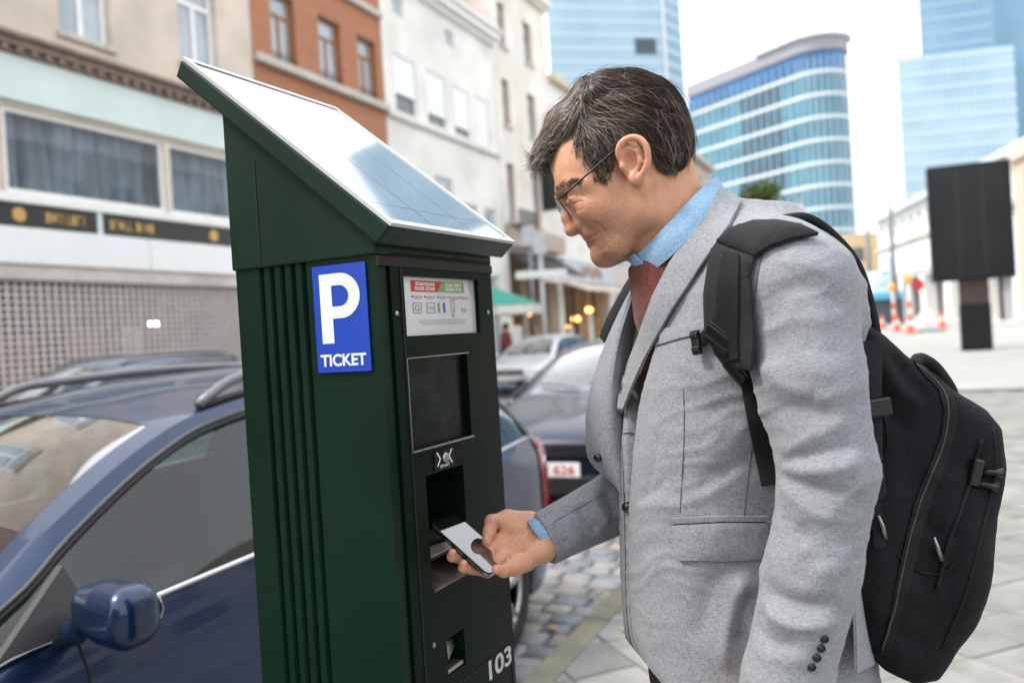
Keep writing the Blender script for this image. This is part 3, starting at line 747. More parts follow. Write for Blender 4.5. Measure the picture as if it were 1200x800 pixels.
mt2 = [facade_mat('tower2_glass', (.11, .22, .34), (.19, .33, .45), sc=.05), facade_mat('tower2_side', (.05, .12, .22), (.10, .20, .33), sc=.05), M('tower2_mullion', (.28, .38, .47), .4, var=.05)]
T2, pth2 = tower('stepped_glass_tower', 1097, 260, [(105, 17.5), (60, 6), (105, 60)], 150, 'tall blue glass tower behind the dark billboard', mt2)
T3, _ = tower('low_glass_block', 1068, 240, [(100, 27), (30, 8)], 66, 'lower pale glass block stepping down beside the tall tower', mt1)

# ---------------------------------------------------------------- station building on the far side of the square
sa, sb = PG(1034, 112), PG(1262, 63)
ds = (sb - sa).normalized(); ns = V((ds.y, -ds.x, 0))
if ns.dot(sa) > 0: ns = -ns
FS = Fac(sa, ds, ns); LS = (sb - sa).length
STN = empty('station_building', (sa + sb) / 2, 'long white building with an arcade of square columns behind the billboard', 'building')
ar = []; a = 2.0
while a < LS - 6: ar.append((a, a + 6.3, .05, 4.8)); a += 8.2
sm = []; a = 2.0
while a < LS - 2: sm.append((a, a + 1.1, 9.6, 11.2)); a += 3.1
mb = MB(); wall_open(FS, mb, 0, LS, 0, 12.4, ar + sm, 1.2, 14); mb.build('wall', M('station_white', (.72, .71, .68), .85, var=.05), STN)
for q in sm: FS.box(m := MB(), q[0], q[1], q[2], q[3], -.5, -.45); m.build('pane', m_pane_d, STN)
for q in ar: FS.box(m := MB(), q[0] - .4, q[1] + .4, 0, 5, -1.6, -1.5); m.build('arcade_back', M('arcade_grey', (.30, .29, .31), .8, var=.25, vscale=.4), STN)
FS.box(m := MB(), 0, LS, 8.4, 8.8, .003, .5); m.build('string_course', m_stone, STN)
FS.box(m := MB(), 0, LS, 12.0, 12.5, .003, .8); m.build('cornice', m_span, STN)
FS.box(m := MB(), 1.0, 26, 5.3, 8.2, .003, .25); m.build('sign_panel', m_fasc, STN)
FS.box(m := MB(), 5.0, 8.2, 6.2, 7.6, .26, .32); m.build('sign_logo', M('pale_blue_logo', (.35, .5, .75), .5), STN)
m = MB(); q0 = next((float(a) for a in np.arange(10, LS, .25) if project(FS.p(a, 4, 1.5))[0] > 1188), LS - 2); FS.box(m, q0, LS, .02, 11.0, .3, 1.2)
m.build('brick_wing', M('peach_render', (.58, .44, .34), .85, var=.1), STN)
FS.box(m := MB(), q0 - .3, LS, 11.01, 11.8, .3, 1.5); m.build('wing_cornice', M('stone_cornice', (.5, .46, .4), .8), STN)
k = q0 + 2
while k < LS - 2:
    FS.box(m := MB(), k, k + 1.6, 8.0, 10.2, 1.203, 1.26); m.build('wing_window', m_pane_d, STN); k += 3.4

def simple_block(name, px, dist, wd, dp_, h, mat, label, wins=True):
    p = PG(px, dist); hd = V((p.y, -p.x, 0)).normalized(); fw_ = p.normalized()
    o = empty(name, p, label, 'building')
    fc = Fac(p - hd * wd / 2, hd, -fw_)
    ops = [(1 + k * 3, 2.6 + k * 3, z, z + 1.8) for k in range(int((wd - 1.5) / 3)) for z in (4.5, 8.0, 11.5) if z + 2.5 < h] if wins else []
    m = MB(); wall_open(fc, m, 0, wd, 0, h, ops, .2, dp_); m.build('wall', mat, o)
    for q in ops: fc.box(m := MB(), q[0], q[1], q[2], q[3], -.2, -.15); m.build('window', m_pane_d, o)
    return o
simple_block('ochre_building', 1006, 118, 9, 8, 11.5, M('ochre_render', (.5, .38, .22), .85, var=.15), 'narrow ochre building between the glass block and the arcade')
simple_block('brown_building', 1028, 122, 5, 8, 10.5, M('brown_render', (.22, .18, .15), .85, var=.2), 'narrow brown building right against the arcade', False)
simple_block('cream_terrace', 985, 128, 10, 8, 12.5, M('cream_terrace', (.6, .55, .47), .85, var=.1), 'cream terrace showing just above the backpack')
kp = PG(1010, 96); KI = empty('kiosk', kp, 'low kiosk with a blue and white panel over dark openings', 'kiosk')
hd = V((kp.y, -kp.x, 0)).normalized(); fc = Fac(kp - hd * 4, hd, -kp.normalized())
fc.box(m := MB(), 0, 8, 0, 2.6, -3, 0); m.build('booth', m_dark, KI)
fc.box(m := MB(), 0, 8, 2.61, 3.3, -3, .3); m.build('blue_stripe', M('kiosk_blue', (.08, .38, .55), .5), KI)
fc.box(m := MB(), .5, 7, 3.31, 5.6, -.3, .1); m.build('advert_panel', M('kiosk_advert', (.55, .66, .72), .5, var=.3, vscale=.7), KI)

# ---------------------------------------------------------------- street furniture
m_steel = M('mast_grey', (.22, .23, .25), .5, metal=.5)
for px, d_, top, lab in ((1022, 100, 17.5, 'thinner grey mast standing behind the arcade, the lower of the two'), (1050, 95, 21.5, 'taller grey mast standing in front of the pale glass block')):
    p = PG(px, d_); o = empty('tram_mast', p, lab, 'mast', 'masts over the square')
    m = MB(); m.cyl(p, p + UP * top, .26, .13, 10); m.build('pole', m_steel, o, True)
    m = MB(); m.cyl(p, p + UP * .5, .4, .35, 10); m.build('base', m_steel, o)
    m = MB(); m.tube([p + UP * (top - 8), p + UP * (top - 8) + V((-3.0, .5, .3))], .04, 6); m.build('arm', m_steel, o)
# billboard
p = V((14.55, 26.36, 0)); BB = empty('billboard', p, 'tall black display board on a single dark post in the square', 'billboard')
a = R(20); bd = V((math.cos(a), -math.sin(a), 0)); bn = V((-math.sin(a), -math.cos(a), 0))
m_bb = M('billboard_black', (.005, .007, .010), .4, var=.2, spec=.35); m_bs = M('billboard_screen', (.007, .008, .010), .3, var=.3, vscale=.9, spec=.4)
m = MB(); m.box(p + UP * 4.02, 2.3, .45, 3.62, bd, bn); m.build('case', m_bb, BB, bevel=.03)
m = MB(); m.box(p + UP * 4.02 + bn * .232, 2.06, .012, 3.36, bd, bn); m.build('screen', m_bs, BB)
m = MB()
for k in (-.35, .35): m.box(p + UP * 4.02 + bn * .2405 + bd * k, .02, .006, 3.3, bd, bn)
m.build('screen_seam', M('seam_grey', (.035, .038, .04), .4), BB)
m = MB(); m.box(p + UP * 1.1 - bn * .02, .82, .24, 2.24, bd, bn); m.build('post', M('post_brown', (.05, .032, .026), .45, var=.2), BB, bevel=.02)
m = MB(); m.box(p + UP * .74, .87, .32, 1.5, bd, bn); m.build('post_sleeve', m_bb, BB, bevel=.05)
# lamp post whose head shows over the shoulder
p = PG(946, 62); o = empty('street_lamp', p, 'slim grey street lamp whose head shows above the shoulder', 'street lamp')
m = MB(); m.cyl(p, p + UP * 8.2, .09, .06, 10); m.build('post', m_steel, o, True)
m = MB(); m.ellipsoid(p + UP * 8.75, .27, .27, .55, 12, 8); m.build('lantern', M('lantern_grey', (.4, .42, .44), .3, metal=.4), o, True)
m = MB(); m.cyl(p + UP * 9.3, p + UP * 9.5, .3, .1, 12); m.build('cap', m_steel, o)
# two sign posts across the street
for (s_, n_, h, lab, arm) in ((23.4, 9.9, 4.4, 'dark sign post with a pale plate in front of the awnings', 0), (23.0, 9.4, 4.1, 'pale sign post with a cross arm in front of the cafe', 1)):
    p = ST(s_, n_, .02); o = empty('sign_post', p, lab, 'sign post', 'sign posts across the street'); mt = M('sign_pole_pale', (.5, .52, .55), .5) if arm else m_steel
    m = MB(); m.cyl(p, p + UP * h, .07, .06, 10); m.build('pole', mt, o, True)
    hd = V((p.y, -p.x, 0)).normalized()
    if arm:
        m = MB(); m.box(p + UP * 3.1 - p.normalized() * .1, 1.5, .03, .22, hd, p.normalized()); m.build('name_plate', m_white, o, bevel=.01)
    m = MB(); m.box(p + UP * (h - .1) - p.normalized() * .1, .38, .03, .6, hd, p.normalized()); m.build('plate', M('sign_pole_pale', (.5, .52, .55), .5), o, bevel=.01)
# green parasol
p = ST(22.8, 10.8, .02); o = empty('market_parasol', p, 'green market parasol with a pale valance across the street', 'parasol')
m = MB(); m.cyl(p, p + UP * 2.75, .03, .03, 8); m.build('pole', m_white, o, True)
c = p + UP * 2.8; rim = [p + UP * 2.25 + V((math.cos(k * math.pi / 4) * 1.3, math.sin(k * math.pi / 4) * 1.3, 0)) for k in range(8)]
m = MB(); m.add([c] + rim + [c - UP * .03] + [q - UP * .02 for q in rim], [(0, 1 + k, 1 + (k + 1) % 8) for k in range(8)] + [(9, 10 + (k + 1) % 8, 10 + k) for k in range(8)]); m.build('canopy', M('parasol_green', (.05, .32, .24), .8), o)
m = MB()
for k in range(8): m.quad(rim[k] - UP * .02, rim[(k + 1) % 8] - UP * .02, rim[(k + 1) % 8] - UP * .28, rim[k] - UP * .28)
m.build('valance', M('valance_pale', (.65, .66, .6), .8), o)
# road works by the arcade
m_or = M('cone_orange', (.75, .12, .03), .5); m_ref = M('cone_white', (.8, .8, .8), .4)
for k, (px, d_, lab) in enumerate(((1033, 72, 'orange traffic cone by the kiosk, farthest from the billboard'), (1050, 62, 'orange traffic cone in front of the second arcade column'), (1103, 66, 'orange traffic cone nearest the billboard'), (1066, 54, 'orange traffic cone beside the lying white barrier'))):
    p = PG(px, d_); o = empty('traffic_cone', p, lab, 'traffic cone', 'cones at the road works')
    m = MB(); m.box(p + UP * .04, .6, .6, .08); m.cyl(p + UP * .08, p + UP * 1.15, .24, .05, 12); m.build('body', m_or, o)
    m = MB(); m.cyl(p + UP * .5, p + UP * .78, .168, .115, 12, False); m.build('sleeve', m_ref, o)
for k, (px, d_, h, lab) in enumerate(((1047, 64, 3.0, 'red and white barrier post with an orange warning lamp'), (1066, 58, 3.3, 'warning post with a yellow lamp and a red disc'))):
    p = PG(px, d_); o = empty('warning_post', p, lab, 'post', 'warning posts at the road works')
    m = MB(); m.cyl(p, p + UP * (h - .3), .1, .1, 8); m.build('pole', m_ref, o)
    for za, zb_ in ((.6, 1.1), (1.5, 1.9)): m = MB(); m.cyl(p + UP * za, p + UP * zb_, .11, .11, 8); m.build('red_band', m_or, o)
    m = MB(); m.ellipsoid(p + UP * h, .24, .24, .3, 10, 8); m.build('lamp', M('amber_lamp', (.9, .35, .03), .3, emit=((1, .35, .03), .1)), o, True)
    if k:
        m = MB(); m.cyl(p + UP * 2.9 + V((.62, -.02, 0)), p + UP * 2.9 + V((.62, .02, 0)), .36, n=16); m.build('disc', M('sign_red', (.5, .02, .03), .4), o)
p = PG(1078, 56); o = empty('plastic_barrier', p, 'white plastic barrier tilted beside the road works', 'barrier')
hd = V((p.y, -p.x, 0)).normalized(); ti = (hd * .55 + UP * .83).normalized(); tj = (hd * .83 - UP * .55).normalized()
m = MB(); m.box(p + UP * .75, .45, .2, 1.5, tj, V((-hd.y, hd.x, 0)), ti); m.build('panel', m_ref, o, bevel=.05)
m = MB(); m.box(p + UP * .06 + hd * .5, 1.6, .5, .12, hd, V((-hd.y, hd.x, 0))); m.build('foot', m_dark, o)

# tree over the collar
def tree(name, p, h, cr, label, seed):
    rr = random.Random(seed); o = empty(name, p, label, 'tree')
    m = MB(); m.tube([p, p + UP * h * .3 + V((.1, .05, 0)), p + UP * h * .75], [.22, .16, .06], 8)
    for k in range(7):
        a = rr.uniform(0, 6.3); z0 = h * rr.uniform(.35, .6); m.tube([p + UP * z0, p + UP * (z0 + cr * .5) + V((math.cos(a), math.sin(a), 0)) * cr * .4, p + UP * (z0 + cr * .9) + V((math.cos(a), math.sin(a), 0)) * cr * .8], [.08, .05, .02], 6)
    m.build('trunk', M('bark', (.09, .07, .05), .9, var=.3), o, True)
    m = MB(); cl = [p + UP * (h - cr + rr.uniform(-.8, .8) * cr) + V((rr.uniform(-.75, .75), rr.uniform(-.75, .75), 0)) * cr for _ in range(22)]
    for k in range(5200):
        c = rr.choice(cl); d = V((rr.gauss(0, 1), rr.gauss(0, 1), rr.gauss(0, 1))).normalized() * cr * .36 * rr.random() ** .4
        n_ = V((rr.gauss(0, 1), rr.gauss(0, 1), rr.gauss(0, 1) + .6)).normalized(); t_ = n_.orthogonal().normalized(); b = n_.cross(t_); L = rr.uniform(.09, .17)
        q = c + d; m.quad(q - t_ * L, q - b * L * .45, q + t_ * L, q + b * L * .45)
    m.build('crown', M('leaf_green', (.07, .11, .03), .6, var=.45, vscale=1.5, spec=.3), o)
tree('street_tree', PG(880, 44), 8.3, 1.7, 'small leafy tree in front of the blue office block', 4)

# ---------------------------------------------------------------- the street behind the photographer: seen only in reflections
m_cb = M('brown_render_street', (.36, .26, .2), .9, var=.12)
h_ = house('ochre_house', -4, 'ochre rendered house at the near end of the row, seen in the car windows')
ww = [(a, a + 1.1, z0, z0 + 1.9) for a in (-12, -9.2, -6.4, -3.6, -.8) for z0 in (4.3, 7.4)] + [(-12, 1.5, .3, 3.2)]
mb = MB(); wall_open(FL, mb, -13.5, 2.96, 0, 10.9, ww, .2); mb.build('wall', m_cb, h_)
for q in ww: window(FL, h_, *q, m_white, pm=m_pane_d, mull=1)
FR = Fac(ST(-20, -13, 0), SN, SD)
h_ = empty('corner_block', FR.p(9, 0), 'brown corner block behind the photographer, seen in reflections only', 'building')
ww = [(a, a + 1.4, z0, z0 + 1.9) for a in np.arange(1, 21, 2.8) for z0 in (1.0, 4.3, 7.4, 10.5)]
mb = MB(); wall_open(FR, mb, 0, 22, 0, 12.6, [tuple(float(x) for x in q) for q in ww], .2); mb.build('wall', M('umber_render', (.30, .24, .2), .9, var=.12), h_)
for q in ww: FR.box(m := MB(), *[float(x) for x in q], -.2, -.15); m.build('window', m_pane, h_)

FQ = Fac(ST(2, -11, 0), SD, SN)
h_ = empty('beige_terrace', FQ.p(18, 0), 'long beige terrace beside the square, outside the picture, mirrored in the car windows', 'building')
ww = [(float(a), float(a) + 1.5, z0, z0 + 2.0) for a in np.arange(1, 34, 3.0) for z0 in (1.0, 4.6, 8.0)]
mb = MB(); wall_open(FQ, mb, 0, 36, 0, 11.5, ww, .2); mb.build('wall', M('beige_terrace_render', (.46, .41, .35), .9, var=.1), h_)
for q in ww: FQ.box(m := MB(), *q, -.2, -.15); m.build('window', m_pane_d, h_)

# a passer-by under the parasol
def pedestrian(p, face, label, coat, trs, hair_):
    o = empty('person', p, label, 'person'); f = V((math.cos(face), math.sin(face), 0)); s_ = V((-f.y, f.x, 0))
    q = lambda a, b, z: p + f * a + s_ * b + UP * z
    bx = [[p.x - .5, p.y - .5, p.z - .02], [p.x + .5, p.y + .5, p.z + 1.8]]
    F = Field(*bx, .016); F.ell(q(.01, 0, 1.60), .095, .078, .115, (f, s_, UP)); F.cone(q(.095, 0, 1.585), q(.1, 0, 1.575), .016, .012, .01); F.cone(q(-.01, 0, 1.5), q(-.02, 0, 1.38), .055, .06, .02)
    F.ell(q(0, 0, 1.15), .10, .15, .28, (f, s_, UP), .04)
    for k in (-1, 1):
        F.chain([q(0, .19 * k, 1.38), q(-.02, .23 * k, 1.1), q(.06, .22 * k, .86)], [.05, .042, .03], .03); F.ell(q(.08, .22 * k, .80), .035, .025, .05, (f, s_, UP), .01)
        F.chain([q(0, .09 * k, .9), q(.03 * k, .10 * k, .48), q(.06 * k, .10 * k, .08)], [.085, .06, .04], .03); F.ell(q(.06 * k + .05, .10 * k, .05), .12, .045, .045, (f, s_, UP), .02)
    v, fc_ = F.mesh(1); link('body', np_mesh('body', v, fc_), M('passer_skin', (.5, .28, .19), .5), o, True)
    F = Field(*bx, .016); F.ell(q(-.005, 0, 1.16), .135, .18, .36, (f, s_, UP))
    for k in (-1, 1): F.chain([q(0, .16 * k, 1.40), q(-.02, .235 * k, 1.1), q(.055, .225 * k, .88)], [.07, .062, .05], .04)
    v, fc_ = F.mesh(1); link('coat', np_mesh('coat', v, fc_), coat, o, True)
    F = Field(*bx, .016)
    for k in (-1, 1): F.chain([q(0, .09 * k, .9), q(.03 * k, .10 * k, .48), q(.06 * k, .10 * k, .1)], [.10, .075, .062], .03)
    v, fc_ = F.mesh(1); link('trousers', np_mesh('trousers', v, fc_), trs, o, True)
    F = Field(*bx, .012); F.ell(q(-.02, 0, 1.63), .10, .09, .105, (f, s_, UP)); F.ell(q(.07, 0, 1.57), .07, .07, .09, (f, s_, UP), .01, True)
    v, fc_ = F.mesh(1); link('hair', np_mesh('hair', v, fc_), hair_, o, True)
pedestrian(ST(22.3, 10.35, .02), 2.6, 'passer-by in a dark red coat standing under the green parasol', M('red_coat', (.18, .03, .03), .8, var=.2), M('passer_jeans', (.05, .06, .09), .9), M('passer_hair', (.03, .02, .015), .6))

# ================================================================ CARS
m_tyre = M('tyre_rubber', (.018, .018, .018), .85, var=.2); m_rim = M('alloy', (.5, .5, .5), .3, metal=.85, var=.05)
m_trim = M('black_trim', (.012, .012, .013), .45, var=.1); m_chrome = M('chrome', (.75, .75, .76), .12, metal=1, var=.02)
m_under = M('car_underside', (.01, .01, .01), .9); m_seat = M('seat_cloth', (.03, .032, .036), .9, var=.2, vscale=30)
m_lens = M('headlamp_lens', (.75, .78, .8), .08, var=.1, vscale=30, spec=.8, coat=1); m_red = M('tail_lens', (.45, .012, .01), .1, var=.15, vscale=30, coat=1, spec=.7)
m_cglass = glass('car_glass', (.38, .50, .45), refl=1.7); m_wsglass = glass('windscreen_glass', (.45, .52, .5), refl=5.0)
def car_paint(name, col, metal=.35): return M(name, col, .3, metal=metal, var=.04, vscale=2, coat=.6, spec=.4)

PROF = dict(
 top=[(0, .56), (.03, .64), (.1, .70), (.3, .77), (.7, .86), (1.08, .935), (1.16, .965), (1.5, 1.16), (1.85, 1.325), (2.05, 1.385), (2.4, 1.43), (3.0, 1.45), (3.7, 1.42), (4.1, 1.36), (4.22, 1.31), (4.42, 1.05), (4.50, .95), (4.58, .88), (4.63, .74), (4.65, .55)],
 belt=[(0, .54), (.05, .60), (.15, .66), (.4, .735), (1.05, .865), (1.3, .885), (2.5, .92), (3.6, .95), (4.3, .965), (4.48, .93), (4.6, .80), (4.65, .53)],
 cant=[(0, .555), (.05, .63), (.15, .69), (.4, .765), (.8, .85), (1.0, .893), (1.12, .925), (1.5, 1.125), (1.85, 1.275), (2.05, 1.33), (2.4, 1.37), (3.0, 1.385), (3.7, 1.355), (4.05, 1.30), (4.2, 1.24), (4.38, 1.05), (4.48, .945), (4.6, .82), (4.65, .54)],
 wb=[(0, .50), (.03, .58), (.1, .68), (.25, .77), (.6, .835), (1.2, .855), (3.4, .86), (4.1, .83), (4.4, .78), (4.55, .72), (4.65, .62)],
 wc=[(0, .46), (.05, .53), (.15, .60), (.4, .66), (.8, .70), (1.0, .715), (1.12, .725), (1.5, .655), (1.85, .60), (2.05, .575), (2.5, .56), (3.5, .56), (4.1, .545), (4.25, .55), (4.45, .62), (4.55, .64), (4.65, .58)])
def make_car(name, s_front, n_c, paint, label, rev=False, scale=1.0, rails=False, detail=True, facing=1, hsc=1.0, plate=None, group='cars parked along the street'):
    """u runs from the nose back; facing=1: the nose points at the photographer"""
    L = 4.65
    org = ST(s_front, n_c, ROAD_Z)
    car = empty(name, org, label, 'car', group)
    D_u = SD * facing; D_w = SN * facing
    sst = lambda a, b, x: (lambda t_: t_ * t_ * (3 - 2 * t_))(min(1, max(0, (x - a) / (b - a))))
    def W(u, w_, z):
        u = u if u < 3.7 else 3.7 + (u - 3.7) * .84
        return org + D_u * (u * scale) + D_w * (w_ * scale) + UP * (z * scale * hsc)
    ax_f, ax_r = .82, 3.60; RW = .315; RA = .365
    us = sorted(set([round(x, 3) for x in np.arange(0, L + .001, .05)] + [.02, 1.14, 1.16, 1.93, 2.56, 2.64, 3.50, 3.58, 4.10, 4.13, 4.16, 4.24, 4.44, 4.47, 4.62, L]))
    zc_w = RW
    rows = []                       # section points of one side, sill to roof centre
    for u in us:
        tp, be, ca = interp(PROF['top'], u), interp(PROF['belt'], u), interp(PROF['cant'], u)
        wb, wc = interp(PROF['wb'], u), interp(PROF['wc'], u)
        zb = .20 + .06 * max(0, (u - 4.2) / .45) + .05 * max(0, (.3 - u) / .3)
        for a in (ax_f, ax_r):
            q = RA * RA - (u - a) ** 2
            if q > 0: zb = max(zb, zc_w + math.sqrt(q))
        ca = max(ca, be + .012)
        tr = min(.028, (ca - be) * .25); tt = min(.05, (ca - be) * .3)
        sec = [(wb - .12, zb)]
        for f_ in (0, .25, .5, .72, .9, 1.0):
            z = zb + (be - zb) * f_
            bulge = .035 * math.sin(math.pi * min(1, max(0, (z - .1) / max(.2, be - .05)))) if be > .3 else 0
            sec.append((wb - .02 * (1 - f_) ** 2 - .012 * (f_ > .95) + bulge * (f_ < .95) + (.004 if .85 < f_ < .95 else 0), z))
        # side glass band
        for z_, in ((be + tr,), (be + tr + (ca - be - tr - tt) * .33,), (be + tr + (ca - be - tr - tt) * .67,), (ca - tt,), (ca,)):
            f_ = (z_ - be) / (ca - be); w_ = wb - .012 + (wc - wb + .012) * (f_ ** 1.25)
            sec.append((w_, z_))
        inner = wc - min(.075, wc * .15)
        zt = lambda w_: ca + (tp - ca) * (1 - (w_ / wc) ** 2.3)
        for w_ in (wc - .022, inner, inner * .75, inner * .5, inner * .25, 0): sec.append((w_, zt(w_)))
        rows.append(sec)
    nj = len(rows[0]); JB, JG0, JG1, JC, JI = 6, 7, 10, 11, 13      # belt, glass bottom, glass top, cantrail, inner pillar
    def fid(i, j): return i * nj + j
    SIDEW = [(1.16, 2.56), (2.64, 3.50), (3.58, 4.13)]
    groups = {}
    for i in range(len(us) - 1):
        uc = (us[i] + us[i + 1]) / 2
        for j in range(nj - 1):
            g = 'body'
            if JG0 <= j < JG1:
                for q, (a, b) in enumerate(SIDEW):
                    if a < uc < b: g = 'side_window%d' % q
            if j >= JI and 1.16 < uc < 1.93: g = 'windscreen'
            if j >= JI and 4.24 < uc < 4.44: g = 'rear_window'
            if 1.14 < uc < 4.24 and g == 'body' and j in (JG0, JG0 + 1, JG0 + 2): g = 'pillar%d' % int((uc - 1.1) / .9)
            groups.setdefault(g, []).append((i, j))
    def grid(cells, side, inset=0.0):
        ids = {}; vs = []; fs = []
        for i, j in cells:
            f_ = []
            for a, b in ((i, j), (i + 1, j), (i + 1, j + 1), (i, j + 1)):
                if (a, b) not in ids:
                    ids[(a, b)] = len(vs); w_, z = rows[a][b]; vs.append(W(us[a], side * (w_ - inset), z - (inset * .5 if b >= JC else 0)))
                f_.append(ids[(a, b)])
            fs.append(tuple(f_))
        return vs, fs
    def make(nm, keys, sides, mat, par, inset=0.0, weld=True):
        mb = MB()
        for sd_ in sides:
            for k in keys: mb.add(*grid(groups.get(k, []), sd_, inset))
        if not mb.v: return None
        me = mesh(nm, mb.v, mb.f); bm = bmesh.new(); bm.from_mesh(me)
        bmesh.ops.remove_doubles(bm, verts=bm.verts, dist=.0008)
        bmesh.ops.recalc_face_normals(bm, faces=bm.faces)
        for f in bm.faces: f.smooth = True
        for e in bm.edges:
            if len(e.link_faces) == 2 and e.calc_face_angle(0) > R(38): e.smooth = False
        bm.to_mesh(me); bm.free(); return link(nm, me, mat, par)
    body = make('body', ['body'], (1, -1), paint, car)
    # end caps
    for iu in (0, len(us) - 1):
        m = MB(); pts = [W(us[iu], w_, z) for w_, z in rows[iu]] + [W(us[iu], -w_, z) for w_, z in rows[iu][::-1][1:]]
        m.add(pts, [tuple(range(len(pts)))]); m.build('bumper_face', paint, car)
    for q in range(4):
        for sd_ in (1, -1): make('pillar', ['pillar%d' % q], (sd_,), m_trim, car)
    for q in range(3):
        for sd_ in (1, -1): make('side_window', ['side_window%d' % q], (sd_,), m_cglass, car, .006)
    make('windscreen', ['windscreen'], (1, -1), m_wsglass, car, .004)
    make('rear_window', ['rear_window'], (1, -1), m_cglass, car, .004)
    # trims along the glass
    iu0 = us.index(1.16); iu1 = us.index(4.13)
    for sd_ in (1, -1):
        low = [W(us[i], sd_ * (rows[i][JG0][0] + .006), rows[i][JG0][1] - .006) for i in range(iu0, iu1 + 1)]
        high = [W(us[i], sd_ * (rows[i][JG1][0] + .004), rows[i][JG1][1] + .004) for i in range(iu0, iu1 + 1)]
        m = MB(); m.tube(low, .0075, 6); m.build('belt_trim', m_chrome, car, True)
        m = MB(); m.tube([p + UP * .016 for p in high], .006, 6); m.build('window_trim', M('satin_trim', (.10, .10, .105), .35, metal=.5), car, True)
        m = MB(); m.tube(high + low[::-1][:1], .008, 6); m.build('window_seal', m_trim, car, True)
        if rails:
            i0 = us.index(2.1); i1 = us.index(4.0); m = MB()
            pts = []
            for i in range(i0, i1 + 1):
                e = min(1, (us[i] - 2.1) / .22, (4.0 - us[i]) / .22); h = .052 * math.sin(e * math.pi / 2)
                pts.append(W(us[i], sd_ * (rows[i][JC][0] - .025), rows[i][JC][1] + .018 + h))
            m.tube(pts, [.022 * (.75 + .25 * min(1, 4 * min(k, len(pts) - 1 - k) / len(pts))) for k in range(len(pts))], 8)
            m.build('roof_rail', M('rail_silver', (.20, .205, .21), .45, metal=.5), car, True)
            m = MB()
            m.tube([W(us[i], sd_ * (rows[i][JC][0] - .025), rows[i][JC][1] + .012) for i in range(i0, i1 + 1)], .012, 6); m.build('rail_foot', m_trim, car, True)
        # mirror
        u_m, w_m, z_m = 1.38, .985, .975
        qc = W(u_m, sd_ * w_m, z_m); F_ = Field([qc.x - .3, qc.y - .3, qc.z - .14], [qc.x + .3, qc.y + .3, qc.z + .14], .006)
        def rbox(X, Y, Z):
            x, y, z = X - qc.x, Y - qc.y, Z - qc.z; a = x * D_u.x + y * D_u.y; b = (x * D_w.x + y * D_w.y) * sd_
            tap = 1 - .35 * np.clip(-b / .12, 0, 1)
            g = [np.abs(a + .02 * np.clip(b / .1, -1, 1)) - .014, np.abs(b) - .074, np.abs(z + 0 * x) - .016 * tap]
            return np.sqrt(sum(np.maximum(k_, 0) ** 2 for k_ in g)) + np.minimum(np.maximum(np.maximum(g[0], g[1]), g[2]), 0) - .051 * tap
        F_.put(rbox, [qc.x - .2, qc.y - .2, qc.z - .1], [qc.x + .2, qc.y + .2, qc.z + .1])
        q0 = W(u_m + .045, sd_ * w_m, z_m)
        F_.put(lambda X, Y, Z: -((X - q0.x) * D_u.x + (Y - q0.y) * D_u.y), [-1e3] * 3, [1e3] * 3, .010, True)
        F_.cone(W(u_m - .005, sd_ * (w_m - .11), z_m - .055), W(u_m + .0, sd_ * (w_m - .2), z_m - .075), .03, .032, .03)
        vs, fs = F_.mesh(2); mir = link('mirror', np_mesh('mirror', vs, fs), paint, car, True)
        m = MB(); m.ellipsoid(W(u_m + .046, sd_ * w_m, z_m), .004, .105 * scale, .054 * scale, 20, 8, D_u, D_w, UP); m.build('mirror_glass', m_chrome, mir, True)
        # mirror sail
        m = MB(); m.prism([W(1.2, sd_ * .845, .915), W(1.44, sd_ * .842, .918), W(1.42, sd_ * .765, 1.05)], D_w * (.02 * sd_)); m.build('mirror_sail', m_trim, car)
    # wheels
    for a in (ax_f, ax_r):
        for sd_ in (1, -1):
            c = W(a, sd_ * .76, RW); nrm = D_w * sd_; r0 = RW * scale
            whl = MB()
            prof = [(-.10, .20), (-.10, .29), (-.075, .312), (.055, .312), (.085, .297), (.09, .27), (.085, .215), (.07, .20)]
            n = 36; vs = []
            for k in range(n):
                an = 2 * math.pi * k / n; rd = D_u * math.cos(an) + UP * math.sin(an)
                vs += [c + nrm * (x * scale) + rd * (r * scale * RW / .312) for x, r in prof]
            mm = len(prof); fs = [(k * mm + j, k * mm + j + 1, ((k + 1) % n) * mm + j + 1, ((k + 1) % n) * mm + j) for k in range(n) for j in range(mm - 1)]
            whl.add(vs, fs); wo_ = whl.build('wheel', m_tyre, car, True)
            m = MB(); m.tube([c + nrm * .072 + (D_u * math.cos(2 * math.pi * k / 36) + UP * math.sin(2 * math.pi * k / 36)) * .2 * scale for k in range(36)], .014, 6, closed=True)
            for k in range(5):
                an = 2 * math.pi * k / 5 + .3; rd = D_u * math.cos(an) + UP * math.sin(an); tg = nrm.cross(rd)
                for q in (-.16, .16):
                    m.tube([c + nrm * .06 + rd * .03, c + nrm * .075 + (rd + tg * q * .5).normalized() * .1, c + nrm * .066 + (rd + tg * q).normalized() * .195 * scale], [.024, .02, .02], 6)
            m.cyl(c + nrm * .03, c + nrm * .085, .055, .045, 14); m.build('rim', m_rim, wo_, True)
            m = MB(); m.cyl(c - nrm * .02, c + nrm * .01, .14, n=20); m.build('brake_disc', M('brake_steel', (.2, .19, .18), .5, metal=.6), wo_)
            m = MB(); m.tube([c + nrm * .0 - nrm * .03 + (D_u * math.cos(x) + UP * math.sin(x)) * (RA - .01) * scale for x in [math.pi * k / 14 for k in range(-1, 16)]], .05, 6); m.build('wheel_liner', m_under, car)
    m = MB(); m.box(W(L / 2, 0, .30), (L - .5) * scale, 1.36 * scale, .22 * scale, D_u, D_w); m.build('underbody', m_under, car)
